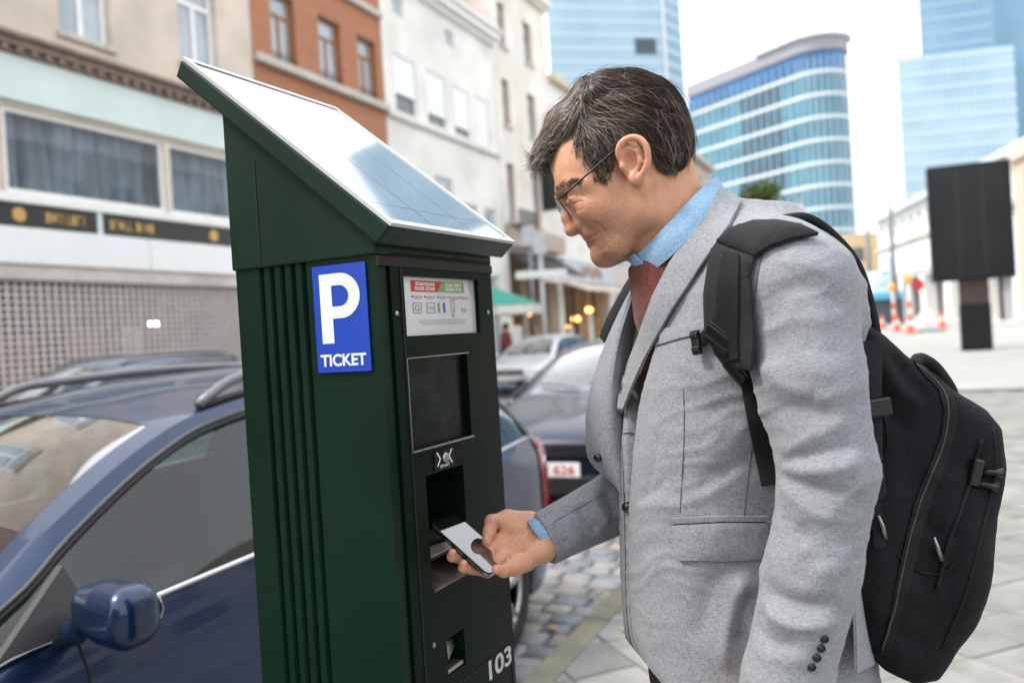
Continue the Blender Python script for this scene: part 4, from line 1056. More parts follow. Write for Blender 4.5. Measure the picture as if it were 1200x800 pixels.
    # lamps, grille, plate, door lines
    for sd_ in (1, -1):
        m = MB(); m.ellipsoid(W(.105, sd_ * .60, .625), .10 * scale, .155 * scale, .062 * scale, 18, 10, (D_u + D_w * (sd_ * .55)).normalized(), (D_w - D_u * (sd_ * .55) * 0).normalized() if False else D_w, UP); m.build('headlight', m_lens, car, True)
        cells = [(i, j) for i in range(len(us) - 1) for j in range(3, 6) if 4.22 < (us[i] + us[i + 1]) / 2 < 4.62]
        mb = MB(); mb.add(*grid(cells, sd_, -.008)); me = mesh('tail_light', mb.v, mb.f); link('tail_light', me, m_red, car, True)
        for u in (1.42, 2.6, 3.2):          # shut lines
            i = min(range(len(us)), key=lambda q: abs(us[q] - u)); m = MB()
            m.tube([W(us[i], sd_ * (rows[i][j][0] + .0005), rows[i][j][1]) for j in range(1, 7)], .0035, 5); m.build('door_gap', m_under, car)
        for u in (2.38, 3.08):
            i = min(range(len(us)), key=lambda q: abs(us[q] - u)); m = MB()
            m.tube([W(u - .1, sd_ * (rows[i][4][0] + .016), .79), W(u - .06, sd_ * (rows[i][4][0] + .035), .795), W(u + .06, sd_ * (rows[i][4][0] + .035), .797), W(u + .1, sd_ * (rows[i][4][0] + .016), .795)], .014, 8); m.build('door_handle', paint, car, True)
        m = MB(); m.tube([W(us[i], sd_ * (rows[i][2][0] + .006), .44) for i in range(len(us)) if 1.25 < us[i] < 3.05], .016, 6); m.build('side_strip', m_trim, car, True)
    m = MB(); m.box(W(-.005, 0, .60), .05, .82 * scale, .11 * scale * hsc, D_u, D_w); gr = m.build('grille', m_trim, car, bevel=.015)
    m = MB()
    for k in range(4): m.box(W(-.034, 0, .565 + k * .024), .006, .78 * scale, .007, D_u, D_w)
    m.build('grille_bar', m_chrome, gr)
    m = MB(); m.box(W(-.01, 0, .33), .07, 1.0 * scale, .15 * scale, D_u, D_w); m.build('lower_grille', m_trim, car, bevel=.02)
    m = MB(); m.box(W(-.035, 0, .45), .012, .52, .115, D_u, D_w); pl = m.build('number_plate', M('plate_white', (.75, .74, .72), .4), car, bevel=.004)
    if plate:
        m = MB(); right = -D_w if facing == 1 else D_w
        put_text(m, plate, .09, W(-.0425, 0, .413) - right * .22, right, UP, .002, fit=(.44, .075)); m.build('plate_text', M('plate_red', (.4, .03, .03), .5), pl)
    m = MB(); m.box(W(L + .008, 0, .72), .012, .52, .115, D_u, D_w); m.build('number_plate', M('plate_white', (.75, .74, .72), .4), car)
    # seats and dash
    for sd_ in (1, -1):
        for u in (2.15, 3.05):
            qc = W(u, sd_ * .37, .7); F_ = Field([qc.x - .65, qc.y - .65, qc.z - .55], [qc.x + .65, qc.y + .65, qc.z + .65], .03)
            F_.cone(W(u - .2, sd_ * .37, .45), W(u + .12, sd_ * .37, .45), .15, .16)
            F_.cone(W(u + .15, sd_ * .30, .55), W(u + .30, sd_ * .32, 1.0), .12, .10, .06); F_.cone(W(u + .15, sd_ * .44, .55), W(u + .30, sd_ * .42, 1.0), .12, .10, .06)
            F_.ell(W(u + .32, sd_ * .37, 1.17), .06, .14, .09, (D_u, D_w, UP), .03)
            vs, fs = F_.mesh(1); link('seat', np_mesh('seat', vs, fs), m_seat, car, True)
    m = MB(); m.box(W(1.35, 0, .80), .5, 1.4, .22, D_u, D_w); m.build('dashboard', m_trim, car, bevel=.06)
    m = MB(); m.tube([W(1.72, .37, .90) + (D_w * math.cos(x) + (UP * .86 + D_u * .5 * -1) * math.sin(x)) * .18 for x in [2 * math.pi * k / 24 for k in range(24)]], .014, 8, closed=True); m.build('steering_wheel', m_trim, car, True)
    m = MB(); m.box(W(1.3, .3, 1.0), .02, .01, .0101); 
    for q, (x0, y0) in enumerate(((1.165, .15), (1.165, -.35))):
        p0, p1 = W(1.17, y0, .985), W(1.26, y0 + .42, 1.03); m = MB(); m.tube([p0, p0.lerp(p1, .5) + UP * .01, p1], .007, 6); m.build('wiper', m_trim, car)
    return car
blue = car_paint('dark_blue_paint', (.005, .020, .068), .4)
make_car('parked_car', -.10, 2.56, blue, 'dark blue estate car with silver roof rails beside the ticket machine', rails=True)
make_car('parked_car', 6.05, 2.50, car_paint('navy_paint', (.012, .02, .04), .4), 'dark car with a white number plate parked nose-on behind the blue estate', plate='FXN 626')
make_car('parked_car', 18.3, 8.5, car_paint('silver_paint', (.62, .64, .66), .3), 'silver white car parked across the street by the green parasol', facing=1)
make_car('parked_car', 4.7, 8.5, car_paint('grey_blue_paint', (.22, .27, .34), .4), 'grey blue car with dark roof rails parked in front of the grille shutter', rails=True, hsc=1.06)

# ================================================================ TICKET MACHINE
TM = R(27)
mE1 = V((math.sin(TM), math.cos(TM), 0)); mE2 = V((-math.cos(TM), math.sin(TM), 0))      # along the front, along the side (away from the front)
mO = P(447, 400, 1.2); mO.z = 0
MW, MD, MH = .335, .27, 1.515
def MP(t, s, z): return mO + mE1 * t + mE2 * s + UP * z
MT = empty('ticket_machine', MP(MW / 2, MD / 2, 0), 'dark green parking ticket machine with sloping solar panel and blue P sign', 'ticket machine')
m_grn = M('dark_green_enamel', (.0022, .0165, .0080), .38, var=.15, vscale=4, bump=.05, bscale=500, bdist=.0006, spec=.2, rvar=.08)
m_grnf = M('shaded_green_front', (.0022, .0088, .0044), .45, var=.2, vscale=5, bump=.05, bscale=500, bdist=.0006, spec=.1, rvar=.08)  # the cabinet green darkened for the front, its shade put into the colour
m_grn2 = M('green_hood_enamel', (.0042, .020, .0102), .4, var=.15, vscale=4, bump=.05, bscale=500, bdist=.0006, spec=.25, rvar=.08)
def wear(m, col, amt, sc, thr, st=(1, 1, .15)):
    '''scuffs and dust of their own shape over the paint'''
    t = m.node_tree; b = t.nodes['Principled BSDF']; src = b.inputs['Base Color'].links[0].from_socket
    tc = t.nodes.new('ShaderNodeTexCoord'); mp = t.nodes.new('ShaderNodeMapping'); mp.inputs['Scale'].default_value = st; n = t.nodes.new('ShaderNodeTexNoise'); n.inputs['Scale'].default_value = sc; n.inputs['Detail'].default_value = 8; n.inputs['Roughness'].default_value = .7
    r = t.nodes.new('ShaderNodeMapRange'); r.inputs[1].default_value = thr; r.inputs[2].default_value = thr + .12; r.inputs[4].default_value = amt
    mx = t.nodes.new('ShaderNodeMixRGB'); mx.inputs[2].default_value = (*col, 1)
    t.links.new(tc.outputs['Object'], mp.inputs[0]); t.links.new(mp.outputs[0], n.inputs[0]); t.links.new(n.outputs['Fac'], r.inputs[0]); t.links.new(r.outputs[0], mx.inputs[0]); t.links.new(src, mx.inputs[1]); t.links.new(mx.outputs[0], b.inputs['Base Color'])
for mm in (m_grn, m_grnf, m_grn2):
    wear(mm, (.016, .026, .020), .5, 30, .60); wear(mm, (.07, .08, .07), .45, 260, .70, (1, 1, .6)); wear(mm, (.001, .003, .002), .6, 9, .56, (1, 1, .3))
m_hole = M('slot_black', (.004, .004, .004), .6, var=.1); m_bez = M('black_bezel', (.004, .004, .005), .35, var=.1, spec=.2)
m_met = M('brushed_steel', (.42, .41, .39), .35, metal=.9, var=.15, vscale=25, bump=.1, bscale=300)
# cabinet side walls with pressed grooves (the side towards the camera has five)
def side_profile():
    pts = [(0.0, 0.0)]
    s = .150
    pts += [(.004, -.0)] if False else []
    for k in range(5):
        a = .128 + k * .021
        pts += [(a, 0), (a + .003, .007), (a + .008, .007), (a + .011, 0)]
    pts += [(MD, 0)]
    return pts
m = MB(); pr = side_profile(); zs = [.06, MH + .012]
vs = [MP(d_, s_, z) for s_, d_ in pr for z in (.06, 1.555)]
m.add(vs, [(2 * i, 2 * i + 2, 2 * i + 3, 2 * i + 1) for i in range(len(pr) - 1)])
m.quad(MP(0, MD, .06), MP(MW, MD, .06), MP(MW, MD, 1.555), MP(0, MD, 1.555)); m.quad(MP(MW, MD, .06), MP(MW, 0, .06), MP(MW, 0, 1.555), MP(MW, MD, 1.555))
m.quad(MP(0, 0, .06), MP(.0, .0, 1.555), MP(.022, 0, 1.555), MP(.022, 0, .06))
m.quad(MP(0, 0, 1.555), MP(0, MD, 1.555), MP(MW, MD, 1.555), MP(MW, 0, 1.555))
m.build('cabinet', m_grn, MT)
m = MB(); m.box(MP(MW / 2, MD / 2, .03), MW + .06, MD + .06, .06, mE1, mE2); m.build('plinth', M('plinth_grey', (.12, .12, .12), .7), MT, bevel=.01)
# front: door with openings
def front_rect(t0, t1, z0, z1): return (t0, t1, z0, z1)
FF = Fac(mO, mE1, -mE2)
# measured positions on the front plane
def on_front(px, py):
    d = ray(px, py); n_ = -mE2; t = (mO - CAM).dot(n_) / d.dot(n_); q = CAM + d * t - mO
    return q.dot(mE1), q.z
i0 = on_front(470, 323); i1 = on_front(561, 390); c0 = on_front(474, 421); c1 = on_front(547, 527 - 14); 
INFO = (i0[0], i1[0], on_front(474, 394)[1], i0[1])
SCR = (c0[0], on_front(545, 420)[0], on_front(482, 528)[1], c0[1])
SLOT = (on_front(499, 600)[0], on_front(541, 560)[0], on_front(507, 692)[1], on_front(502, 556)[1])
TRAY = (on_front(521, 760)[0], on_front(542, 750)[0], on_front(530, 787)[1], on_front(531, 742)[1])
ops = [INFO, SCR, SLOT, TRAY]
m = MB(); A_ = sorted({.026, MW, *[o[0] for o in ops], *[o[1] for o in ops]}); Z_ = sorted({.07, 1.55, *[o[2] for o in ops], *[o[3] for o in ops]})
for i in range(len(A_) - 1):
    for j in range(len(Z_) - 1):
        ca, cz = (A_[i] + A_[i + 1]) / 2, (Z_[j] + Z_[j + 1]) / 2
        if any(o[0] < ca < o[1] and o[2] < cz < o[3] for o in ops): continue
        m.quad(FF.p(A_[i], Z_[j], .004), FF.p(A_[i + 1], Z_[j], .004), FF.p(A_[i + 1], Z_[j + 1], .004), FF.p(A_[i], Z_[j + 1], .004))
for o, rv in ((INFO, .008), (SCR, .012), (SLOT, .10), (TRAY, .05)):
    for (x0, y0, x1, y1) in ((o[0], o[2], o[1], o[2]), (o[1], o[2], o[1], o[3]), (o[1], o[3], o[0], o[3]), (o[0], o[3], o[0], o[2])):
        m.quad(FF.p(x0, y0, .004), FF.p(x1, y1, .004), FF.p(x1, y1, -rv), FF.p(x0, y0, -rv))
m.quad(FF.p(.026, .07, .004), FF.p(.026, 1.55, .004), FF.p(.026, 1.55, -.01), FF.p(.026, .07, -.01))
m.quad(FF.p(MW, .07, .004), FF.p(MW, 1.55, .004), FF.p(MW, 1.55, -.01), FF.p(MW, .07, -.01))
m.build('front_door', m_grnf, MT)
# lower cash door line, right pillar line
zc0 = on_front(548, 790)[1]
m = MB(); FF.box(m, .10, MW - .012, zc0 - .001, zc0 + .001, .0042, .0052); FF.box(m, MW - .013, MW - .011, .08, zc0, .0042, .0052); FF.box(m, .05, .053, .09, 1.53, .0042, .0052); m.build('door_gap', m_hole, MT)
# info panel
FF.box(m := MB(), INFO[0], INFO[1], INFO[2], INFO[3], -.008, -.004); info = m.build('info_panel', M('info_white', (.62, .62, .64), .25, var=.03, coat=.5), MT)
iw, ih = INFO[1] - INFO[0], INFO[3] - INFO[2]
def ip(x, y): return FF.p(INFO[0] + iw * x, INFO[2] + ih * y, -.0035)
ired = M('print_red', (.5, .03, .03), .5, var=.05); igrn = M('print_green', (.2, .36, .08), .5, var=.05); igry = M('print_grey', (.2, .2, .22), .5, var=.1); iwht = M('print_white', (.8, .8, .8), .5, var=.02); iblu = M('print_blue', (.08, .1, .4), .5)
m = MB(); m.quad(ip(.13, .75), ip(.47, .75), ip(.53, .94), ip(.13, .94)); m.build('red_zone_print', ired, info)
m = MB(); m.quad(ip(.475, .75), ip(.84, .75), ip(.84, .94), ip(.535, .94)); m.build('green_zone_print', igrn, info)
def ptxt(txt, x, y, w_, h_, mat, off_=.0006, lift=.0004):
    m = MB(); put_text(m, txt, .02, FF.p(INFO[0] + iw * x, INFO[2] + ih * y, -.0035 + lift), FF.d, UP, off_, fit=(iw * w_, ih * h_)); m.build('print_text', mat, info)
ptxt('ZONE ROUGE', .18, .855, .25, .06, iwht); ptxt('RODE ZONE', .18, .775, .25, .06, iwht)
ptxt('ZONE VERTE', .57, .855, .23, .06, iwht); ptxt('GROENE ZONE', .57, .775, .23, .06, iwht)
m = MB()
for x in (.13, .29, .46, .62, .77):
    m.quad(ip(x + .025, .66), ip(x + .14, .66), ip(x + .14, .672), ip(x + .025, .672)); m.quad(ip(x + .03, .63), ip(x + .12, .63), ip(x + .12, .64), ip(x + .03, .64))
for k, y in enumerate((.25, .215, .18)): m.quad(ip(.2 + .02 * k, y), ip(.84, y), ip(.84, y + .007), ip(.2 + .02 * k, y + .007))
def rect_line(x0, x1, y0, y1, t_=.008):
    for a in ((x0, x1, y0, y0 + t_ * 1.3), (x0, x1, y1 - t_ * 1.3, y1), (x0, x0 + t_, y0, y1), (x1 - t_, x1, y0, y1)): m.quad(ip(a[0], a[2]), ip(a[1], a[2]), ip(a[1], a[3]), ip(a[0], a[3]))
rect_line(.14, .25, .38, .56); rect_line(.17, .22, .42, .52); rect_line(.31, .42, .38, .46); rect_line(.31, .42, .48, .56); rect_line(.64, .69, .40, .62); rect_line(.65, .68, .31, .37); rect_line(.79, .85, .40, .46)
m.build('pictogram_print', igry, info)
m = MB(); m.quad(ip(.46, .39), ip(.49, .39), ip(.49, .56), ip(.46, .56)); m.build('green_mark', igrn, info)
m = MB(); m.quad(ip(.53, .39), ip(.56, .39), ip(.56, .56), ip(.53, .56)); m.build('blue_mark', iblu, info)
m = MB()
for x in (.13, .29, .46, .62, .77): m.quad(ip(x, .645), ip(x + .018, .645), ip(x + .018, .68), ip(x, .68))
m.quad(ip(0.002, .36), ip(.03, .42), ip(.03, .47), ip(.002, .5)); m.build('red_mark', ired, info)
m = MB(); m.quad(ip(.90, .995), ip(.995, .995), ip(.995, .66), ip(.93, .76)); m.build('grey_wave_print', M('print_sage', (.4, .45, .42), .5), info)
# screen
FF.box(m := MB(), SCR[0], SCR[1], SCR[2], SCR[3], -.012, -.006); scr = m.build('screen', m_bez, MT)
sw, sh = SCR[1] - SCR[0], SCR[3] - SCR[2]
FF.box(m := MB(), SCR[0] + sw * .09, SCR[1] - sw * .12, SCR[2] + sh * .16, SCR[3] - sh * .07, -.0058, -.005); m.build('display', M('display_glass', (.008, .012, .014), .22, var=.6, vscale=30, spec=.12), scr)
m = MB(); FF.box(m, SCR[0] - .002, SCR[1] + .002, SCR[2] - .003, SCR[2] - .0003, .0042, .0075); FF.box(m, SCR[0] - .002, SCR[0] - .0003, SCR[2], SCR[3], .0042, .006); FF.box(m, SCR[0] - .002, SCR[1] + .002, SCR[3] + .0003, SCR[3] + .0018, .0042, .006); m.build('screen_rim', m_met, scr)
# start button
b0 = on_front(506, 552); b1 = on_front(528, 524)
bx0, bx1, bz0, bz1 = b0[0], b1[0], b0[1], b1[1]
FF.box(m := MB(), bx0, bx1, bz0, bz1, .0042, .0062); sb_ = m.build('button_plate', m_bez, MT, bevel=.002)
bc = ((bx0 + bx1) / 2, bz0 + (bz1 - bz0) * .6); m = MB(); m.cyl(FF.p(bc[0], bc[1], .006), FF.p(bc[0], bc[1], .0105), .0085, .0075, 20); m.build('start_button', m_met, sb_, True)
m = MB(); hw = (bx1 - bx0)
for sgn_ in (-1, 1):
    x0 = bc[0] + sgn_ * hw * .40; x1 = bc[0] + sgn_ * hw * .25
    for a in (-1, 1): m.quad(FF.p(x0, bc[1] + a * .011, .0065), FF.p(x0 - sgn_ * .0035, bc[1] + a * .011, .0065), FF.p(x1 - sgn_ * .0035, bc[1], .0065), FF.p(x1, bc[1], .0065)) 
put_text(m, 'START', .01, FF.p(bc[0] - hw * .24, bz0 + .0025, .0065), FF.d, UP, .0002, fit=(hw * .48, .0045)); m.build('button_print', iwht, sb_)
# ticket and card slot
FF.box(m := MB(), SLOT[0] + .0005, SLOT[1] - .0005, SLOT[2] + .0005, SLOT[3] - .0005, -.101, -.0995); sl_ = m.build('slot_recess', m_hole, MT)
sz = SLOT[3] - SLOT[2]; cS = SLOT[0] + .012
FF.box(m := MB(), SLOT[0] + .004, SLOT[1] - .006, SLOT[2] + sz * .22, SLOT[2] + sz * .5, -.05, -.012); m.build('card_reader', m_bez, sl_, bevel=.003)
FF.box(m := MB(), SLOT[0] + .012, SLOT[1] - .012, SLOT[2] + sz * .27, SLOT[2] + sz * .36, -.0119, -.004); m.build('card_mouth', m_met, sl_, bevel=.002)
m = MB(); m.add([FF.p(SLOT[0] + .002, SLOT[2] + sz * .20, -.06), FF.p(SLOT[1] - .002, SLOT[2] + sz * .20, -.06), FF.p(SLOT[1] - .002, SLOT[2] + .003, .006), FF.p(SLOT[0] + .002, SLOT[2] + .003, .006), FF.p(SLOT[0] + .002, SLOT[2] + sz * .20 - .004, -.06), FF.p(SLOT[1] - .002, SLOT[2] + sz * .20 - .004, -.06), FF.p(SLOT[1] - .002, SLOT[2] - .001, .006), FF.p(SLOT[0] + .002, SLOT[2] - .001, .006)], [(0, 1, 2, 3), (4, 7, 6, 5), (3, 2, 6, 7), (0, 4, 5, 1), (0, 3, 7, 4), (1, 5, 6, 2)])
m.build('slot_tray', M('worn_bronze', (.16, .13, .10), .35, metal=.7, var=.35, vscale=40), sl_)
# ticket return flap
FF.box(m := MB(), TRAY[0], TRAY[1], TRAY[2], TRAY[3], -.05, -.048); tr_ = m.build('return_slot', m_hole, MT)
tz = TRAY[3] - TRAY[2]; tw = TRAY[1] - TRAY[0]
m = MB(); m.quad(FF.p(TRAY[0] + tw * .08, TRAY[2] + tz * .42, .003), FF.p(TRAY[1] - tw * .1, TRAY[2] + tz * .5, -.012), FF.p(TRAY[1] - tw * .15, TRAY[2] + tz * .72, -.014), FF.p(TRAY[0] + tw * .35, TRAY[2] + tz * .84, -.008), FF.p(TRAY[0] + tw * .06, TRAY[2] + tz * .66, .003)); m.build('return_flap', m_met, tr_)
FF.box(m := MB(), TRAY[0] + tw * .05, TRAY[1] - tw * .05, TRAY[2] + tz * .02, TRAY[2] + tz * .14, -.02, .001); m.build('return_lip', m_met, tr_, bevel=.001)
kx, kz = on_front(505, 755); m = MB(); m.cyl(FF.p(kx, kz, .004), FF.p(kx, kz, .0062), .004, n=12); m.build('lock', m_met, MT)
# number 103
n0 = on_front(571, 797); n1 = on_front(597, 770)
m = MB(); put_text(m, '103', .05, FF.p(n0[0], n0[1], .0047), FF.d, UP, .0012, fit=(n1[0] - n0[0], .033)); m.build('machine_number', M('number_white', (.72, .72, .70), .5, var=.05), MT)
# blue sign on the side
FSd = Fac(mO, mE2, -mE1)                # outwards is -mE1
def on_side(px, py):
    d = ray(px, py); t = (mO - CAM).dot(mE1) / d.dot(mE1); q = CAM + d * t - mO
    return q.dot(mE2), q.z
sg0 = on_side(437, 434); sg1 = on_side(367, 313); SGN = (sg0[0], sg1[0], sg0[1] - .0, on_side(431, 306)[1])
FSd.box(m := MB(), SGN[0], SGN[1], SGN[2], SGN[3], .0015, .0035); sgn_o = m.build('parking_sign', M('sign_blue', (.004, .05, .42), .3, var=.04, coat=.3), MT)
gw, gh = SGN[1] - SGN[0], SGN[3] - SGN[2]
m_sw = M('sign_white', (.72, .74, .75), .35, var=.04)
def sp(x, y): return FSd.p(SGN[1] - gw * x, SGN[2] + gh * y, .0042)      # x from the left edge as read
m = MB()                                # the letter P, drawn as stem and bowl
arc = []; n = 18
ox, oy = .15, .30
outer = [(.12, .28), (.12, .92), (.50, .92)] ; inner = []
def bowl(rx, ry, cx_, cy_): return [(cx_ + rx * math.cos(a), cy_ + ry * math.sin(a)) for a in [math.pi / 2 - math.pi * k / n for k in range(n + 1)]]
o_ = bowl(.36, .21, .52, .71); i_ = bowl(.17, .098, .50, .71)
m.add([sp(.13, .27), sp(.355, .27), sp(.355, .92), sp(.13, .92)], [(0, 1, 2, 3)])
vs = [sp(*q) for q in o_] + [sp(*q) for q in i_]
m.add(vs, [(k, k + 1, n + 2 + k, n + 1 + k) for k in range(n)])
m.add([sp(.355, .92), sp(.52, .92), sp(.50, .808), sp(.355, .808)], [(0, 1, 2, 3)]); m.add([sp(.355, .612), sp(.50, .612), sp(.52, .50), sp(.355, .50)], [(0, 1, 2, 3)])
m.build('letter_p', m_sw, sgn_o)
m = MB(); put_text(m, 'TICKET', .05, sp(.07, .055), -FSd.d, UP, .0016, fit=(gw * .86, gh * .115)); m.build('ticket_lettering', m_sw, sgn_o)
# hood: sloping roof with the solar panel
hz_b = on_side(440, 293)[1]
m_roofz = lambda s_: 0
def hood_pt(px, py, t):                # a point of the side outline, carried to width t
    s_, z = on_side(px, py); return s_, z
OUT = [on_side(440, 296), on_side(283, 318), on_side(270, 150)]            # body of the hood, side view
# slope line of the roof plate: front lip and rear peak, found on a plane 2 cm outside the side
def on_side2(px, py, offt):
    q0 = mO - mE1 * offt; d = ray(px, py); t = (q0 - CAM).dot(mE1) / d.dot(mE1); q = CAM + d * t - mO
    return q.dot(mE2), q.z
ov = .022
LIPb = on_side2(441, 286, ov); LIPt = on_side2(457, 265, ov); PKt = on_side2(212, 70, ov); PKb = on_side2(206, 90, ov)
hb = [(OUT[0][0] + .0, OUT[0][1]), (OUT[1][0], OUT[1][1]), (OUT[1][0] + .004, on_side(268, 142)[1])]
# body under the plate
sl = (PKb[1] - LIPb[1]) / (PKb[0] - LIPb[0])
def zund(s_): return LIPb[1] + (s_ - LIPb[0]) * sl
s_b = MD + .004
body_poly = [(-.004, hz_b - .006), (s_b, hz_b - .006), (s_b, zund(s_b) - .001), (-.004, zund(-.004) - .001)]
m = MB(); m.prism([MP(-.004, s_, z) for s_, z in body_poly], mE1 * (MW + .008)); m.build('hood_body', m_grn2, MT, bevel=.003)
m = MB(); m.box(MP(-.0045, s_b * .78, (hz_b + zund(s_b * .78)) / 2 - .02), .0012, .002, (zund(s_b * .78) - hz_b) * .8, mE1, mE2); m.build('hood_seam', m_hole, MT)
plate_poly = [LIPb, LIPt, PKt, PKb]
m = MB(); m.prism([MP(-ov, s_, z) for s_, z in plate_poly], mE1 * (MW + 2 * ov)); hood = m.build('hood', m_grn2, MT, bevel=.003)
m = MB(); FF.box(m, -.002, MW + .002, hz_b - .022, hz_b - .008, .001, .006); m.build('hood_gasket', m_hole, MT)
# panel on the slope
su = V((0, 0, 0)); a_ = MP(-ov, *LIPt); b_ = MP(-ov, *PKt); e_up = (b_ - a_).normalized(); Lp = (b_ - a_).length; nrm = mE1.cross(e_up).normalized()
if nrm.z < 0: nrm = -nrm
Wp = MW + 2 * ov
def sol(x, y, h=0): return a_ + mE1 * (Wp * x) + e_up * (Lp * y) + nrm * h
m = MB()
for x0, x1, y0, y1 in ((.0, .03, .0, 1), (.97, 1, 0, 1), (.03, .97, 0, .022), (.03, .97, .978, 1)):
    m.add([sol(x0, y0, .0005), sol(x1, y0, .0005), sol(x1, y1, .0005), sol(x0, y1, .0005), sol(x0, y0, .006), sol(x1, y0, .006), sol(x1, y1, .006), sol(x0, y1, .006)], [(4, 5, 6, 7), (0, 1, 5, 4), (1, 2, 6, 5), (2, 3, 7, 6), (3, 0, 4, 7)])
m.build('panel_frame', M('panel_alu', (.55, .56, .57), .4, metal=.5), hood)
m_sol = M('solar_glass', (.02, .045, .10), .06, var=.25, vscale=18, spec=1.0, coat=1.0)
m_sol.node_tree.nodes['Principled BSDF'].inputs['Coat IOR'].default_value = 2.6
m = MB(); m.add([sol(.03, .022, .004), sol(.97, .022, .004), sol(.97, .978, .004), sol(.03, .978, .004)], [(0, 1, 2, 3)]); sp_ = m.build('solar_panel', m_sol, hood)
m = MB()
for k in range(1, 3):
    x = .03 + .94 * k / 3; m.add([sol(x - .004, .022, .0044), sol(x + .004, .022, .0044), sol(x + .004, .978, .0044), sol(x - .004, .978, .0044)], [(0, 1, 2, 3)])
for k in range(1, 2):
    y = .022 + .956 * k / 9; m.add([sol(.03, y - .0016, .0045), sol(.97, y - .0016, .0045), sol(.97, y + .0016, .0045), sol(.03, y + .0016, .0045)], [(0, 1, 2, 3)])
m.build('busbar', M('busbar', (.05, .08, .14), .1, spec=1.0, coat=1.0), sp_)
MATS['busbar'].node_tree.nodes['Principled BSDF'].inputs['Coat IOR'].default_value = 2.6
wear(MATS['sign_white'], (.35, .36, .36), .5, 300, .66, (1, 1, 1)); wear(MATS['sign_blue'], (.05, .1, .3), .4, 200, .66, (1, 1, 1))
for (t_, z_) in ((.036, .12), (.036, 1.46), (MW - .02, 1.46), (MW - .02, .62)):
    m = MB(); m.cyl(FF.p(t_, z_, .004), FF.p(t_, z_, .0058), .0042, .0036, 12); m.build('screw', m_met, MT, True)

# ================================================================ THE MAN
def spline(pts, n):
    pts = [V(p) for p in pts]; out = []; m = len(pts)
    for i in range(m - 1):
        p0, p1, p2, p3 = pts[max(i - 1, 0)], pts[i], pts[i + 1], pts[min(i + 2, m - 1)]
        for k in range(n):
            t = k / n; out.append(.5 * ((2 * p1) + (p2 - p0) * t + (2 * p0 - 5 * p1 + 4 * p2 - p3) * t * t + (3 * p1 - p0 - 3 * p2 + p3) * t ** 3))
    out.append(pts[-1]); return out
def sheet(rows, thick, nu=6, nv=6, closed=False, flip=1):
    """a cloth sheet through rows of control points, with real thickness; returns verts, faces"""
    R1 = [spline(r, nu) for r in rows]; cols = list(zip(*R1)); G = [spline(c, nv) for c in cols]      # G[u][v]
    nu_, nv_ = len(G), len(G[0]); vs = []
    nr = [[None] * nv_ for _ in range(nu_)]
    for i in range(nu_):
        for j in range(nv_):
            du = G[min(i + 1, nu_ - 1)][j] - G[max(i - 1, 0)][j]; dv = G[i][min(j + 1, nv_ - 1)] - G[i][max(j - 1, 0)]
            n_ = du.cross(dv); nr[i][j] = n_.normalized() if n_.length > 1e-12 else UP
    for sgn_ in (.5, -.5):
        for i in range(nu_):
            for j in range(nv_): vs.append(G[i][j] + nr[i][j] * (thick * sgn_ * flip))
    N_ = nu_ * nv_; fs = []
    for i in range(nu_ - 1):
        for j in range(nv_ - 1):
            a, b, c, d = i * nv_ + j, (i + 1) * nv_ + j, (i + 1) * nv_ + j + 1, i * nv_ + j + 1
            fs += [(a, b, c, d), (N_ + d, N_ + c, N_ + b, N_ + a)]
    rim = [i * nv_ for i in range(nu_)] + [(nu_ - 1) * nv_ + j for j in range(1, nv_)] + [i * nv_ + nv_ - 1 for i in range(nu_ - 2, -1, -1)] + [j for j in range(nv_ - 2, 0, -1)]
    fs += [(rim[k], N_ + rim[k], N_ + rim[(k + 1) % len(rim)], rim[(k + 1) % len(rim)]) for k in range(len(rim))]
    return vs, fs
def sheet_obj(name, rows, thick, mat, par, nu=6, nv=6, sharp=50):
    mb = MB(); mb.add(*sheet(rows, thick, nu, nv)); return mb.build(name, mat, par, sharp=sharp)

MY = 1.25                                # depth of his middle plane
S_ = FPX / MY
foot = P(870, 400, MY); foot.z = 0
MAN = empty('person', foot, 'man in a grey jacket and glasses bending to hold a phone at the ticket machine', 'person')
_hr = ray(720, 200); _hr.z = 0; _hr.normalize()
HYAW = R(3)
e_d = -(Matrix.Rotation(HYAW, 3, 'Z') @ _hr)
e_u = cU.copy(); e_r = e_u.cross(e_d) * -1
e_r = (cR - e_d * cR.dot(e_d)).normalized(); e_u = (e_u - e_d * e_u.dot(e_d) - e_r * e_u.dot(e_r)).normalized()
HC = P(720, 200, MY)
def HP(px, py, d=0.0): return HC + e_r * ((px - 720) / S_) + e_u * ((200 - py) / S_) + e_d * (d / S_)
def h_inv(co):
    q = np.asarray(co) - np.array(HC); return 720 + q @ np.array(e_r) * S_, 200 - q @ np.array(e_u) * S_, q @ np.array(e_d) * S_
hF = (e_r * -.92 + e_u * -.39).normalized(); hU = (e_r * -.39 + e_u * .92).normalized(); hA = (hF, hU, e_d)
u_ = lambda x: x / S_
def fbox(pts, pad): return [[min(p[i] for p in pts) - pad for i in range(3)], [max(p[i] for p in pts) + pad for i in range(3)]]
def hell(F, px, py, d, rf, ru, rs_, k=0, cut=False, ax=hA): F.ell(HP(px, py, d), u_(rf), u_(ru), u_(rs_), ax, u_(k), cut)
def hchain(F, pts, rr, k=0, cut=False): F.chain([HP(*p) for p in pts], [u_(r) for r in rr], u_(k), cut)

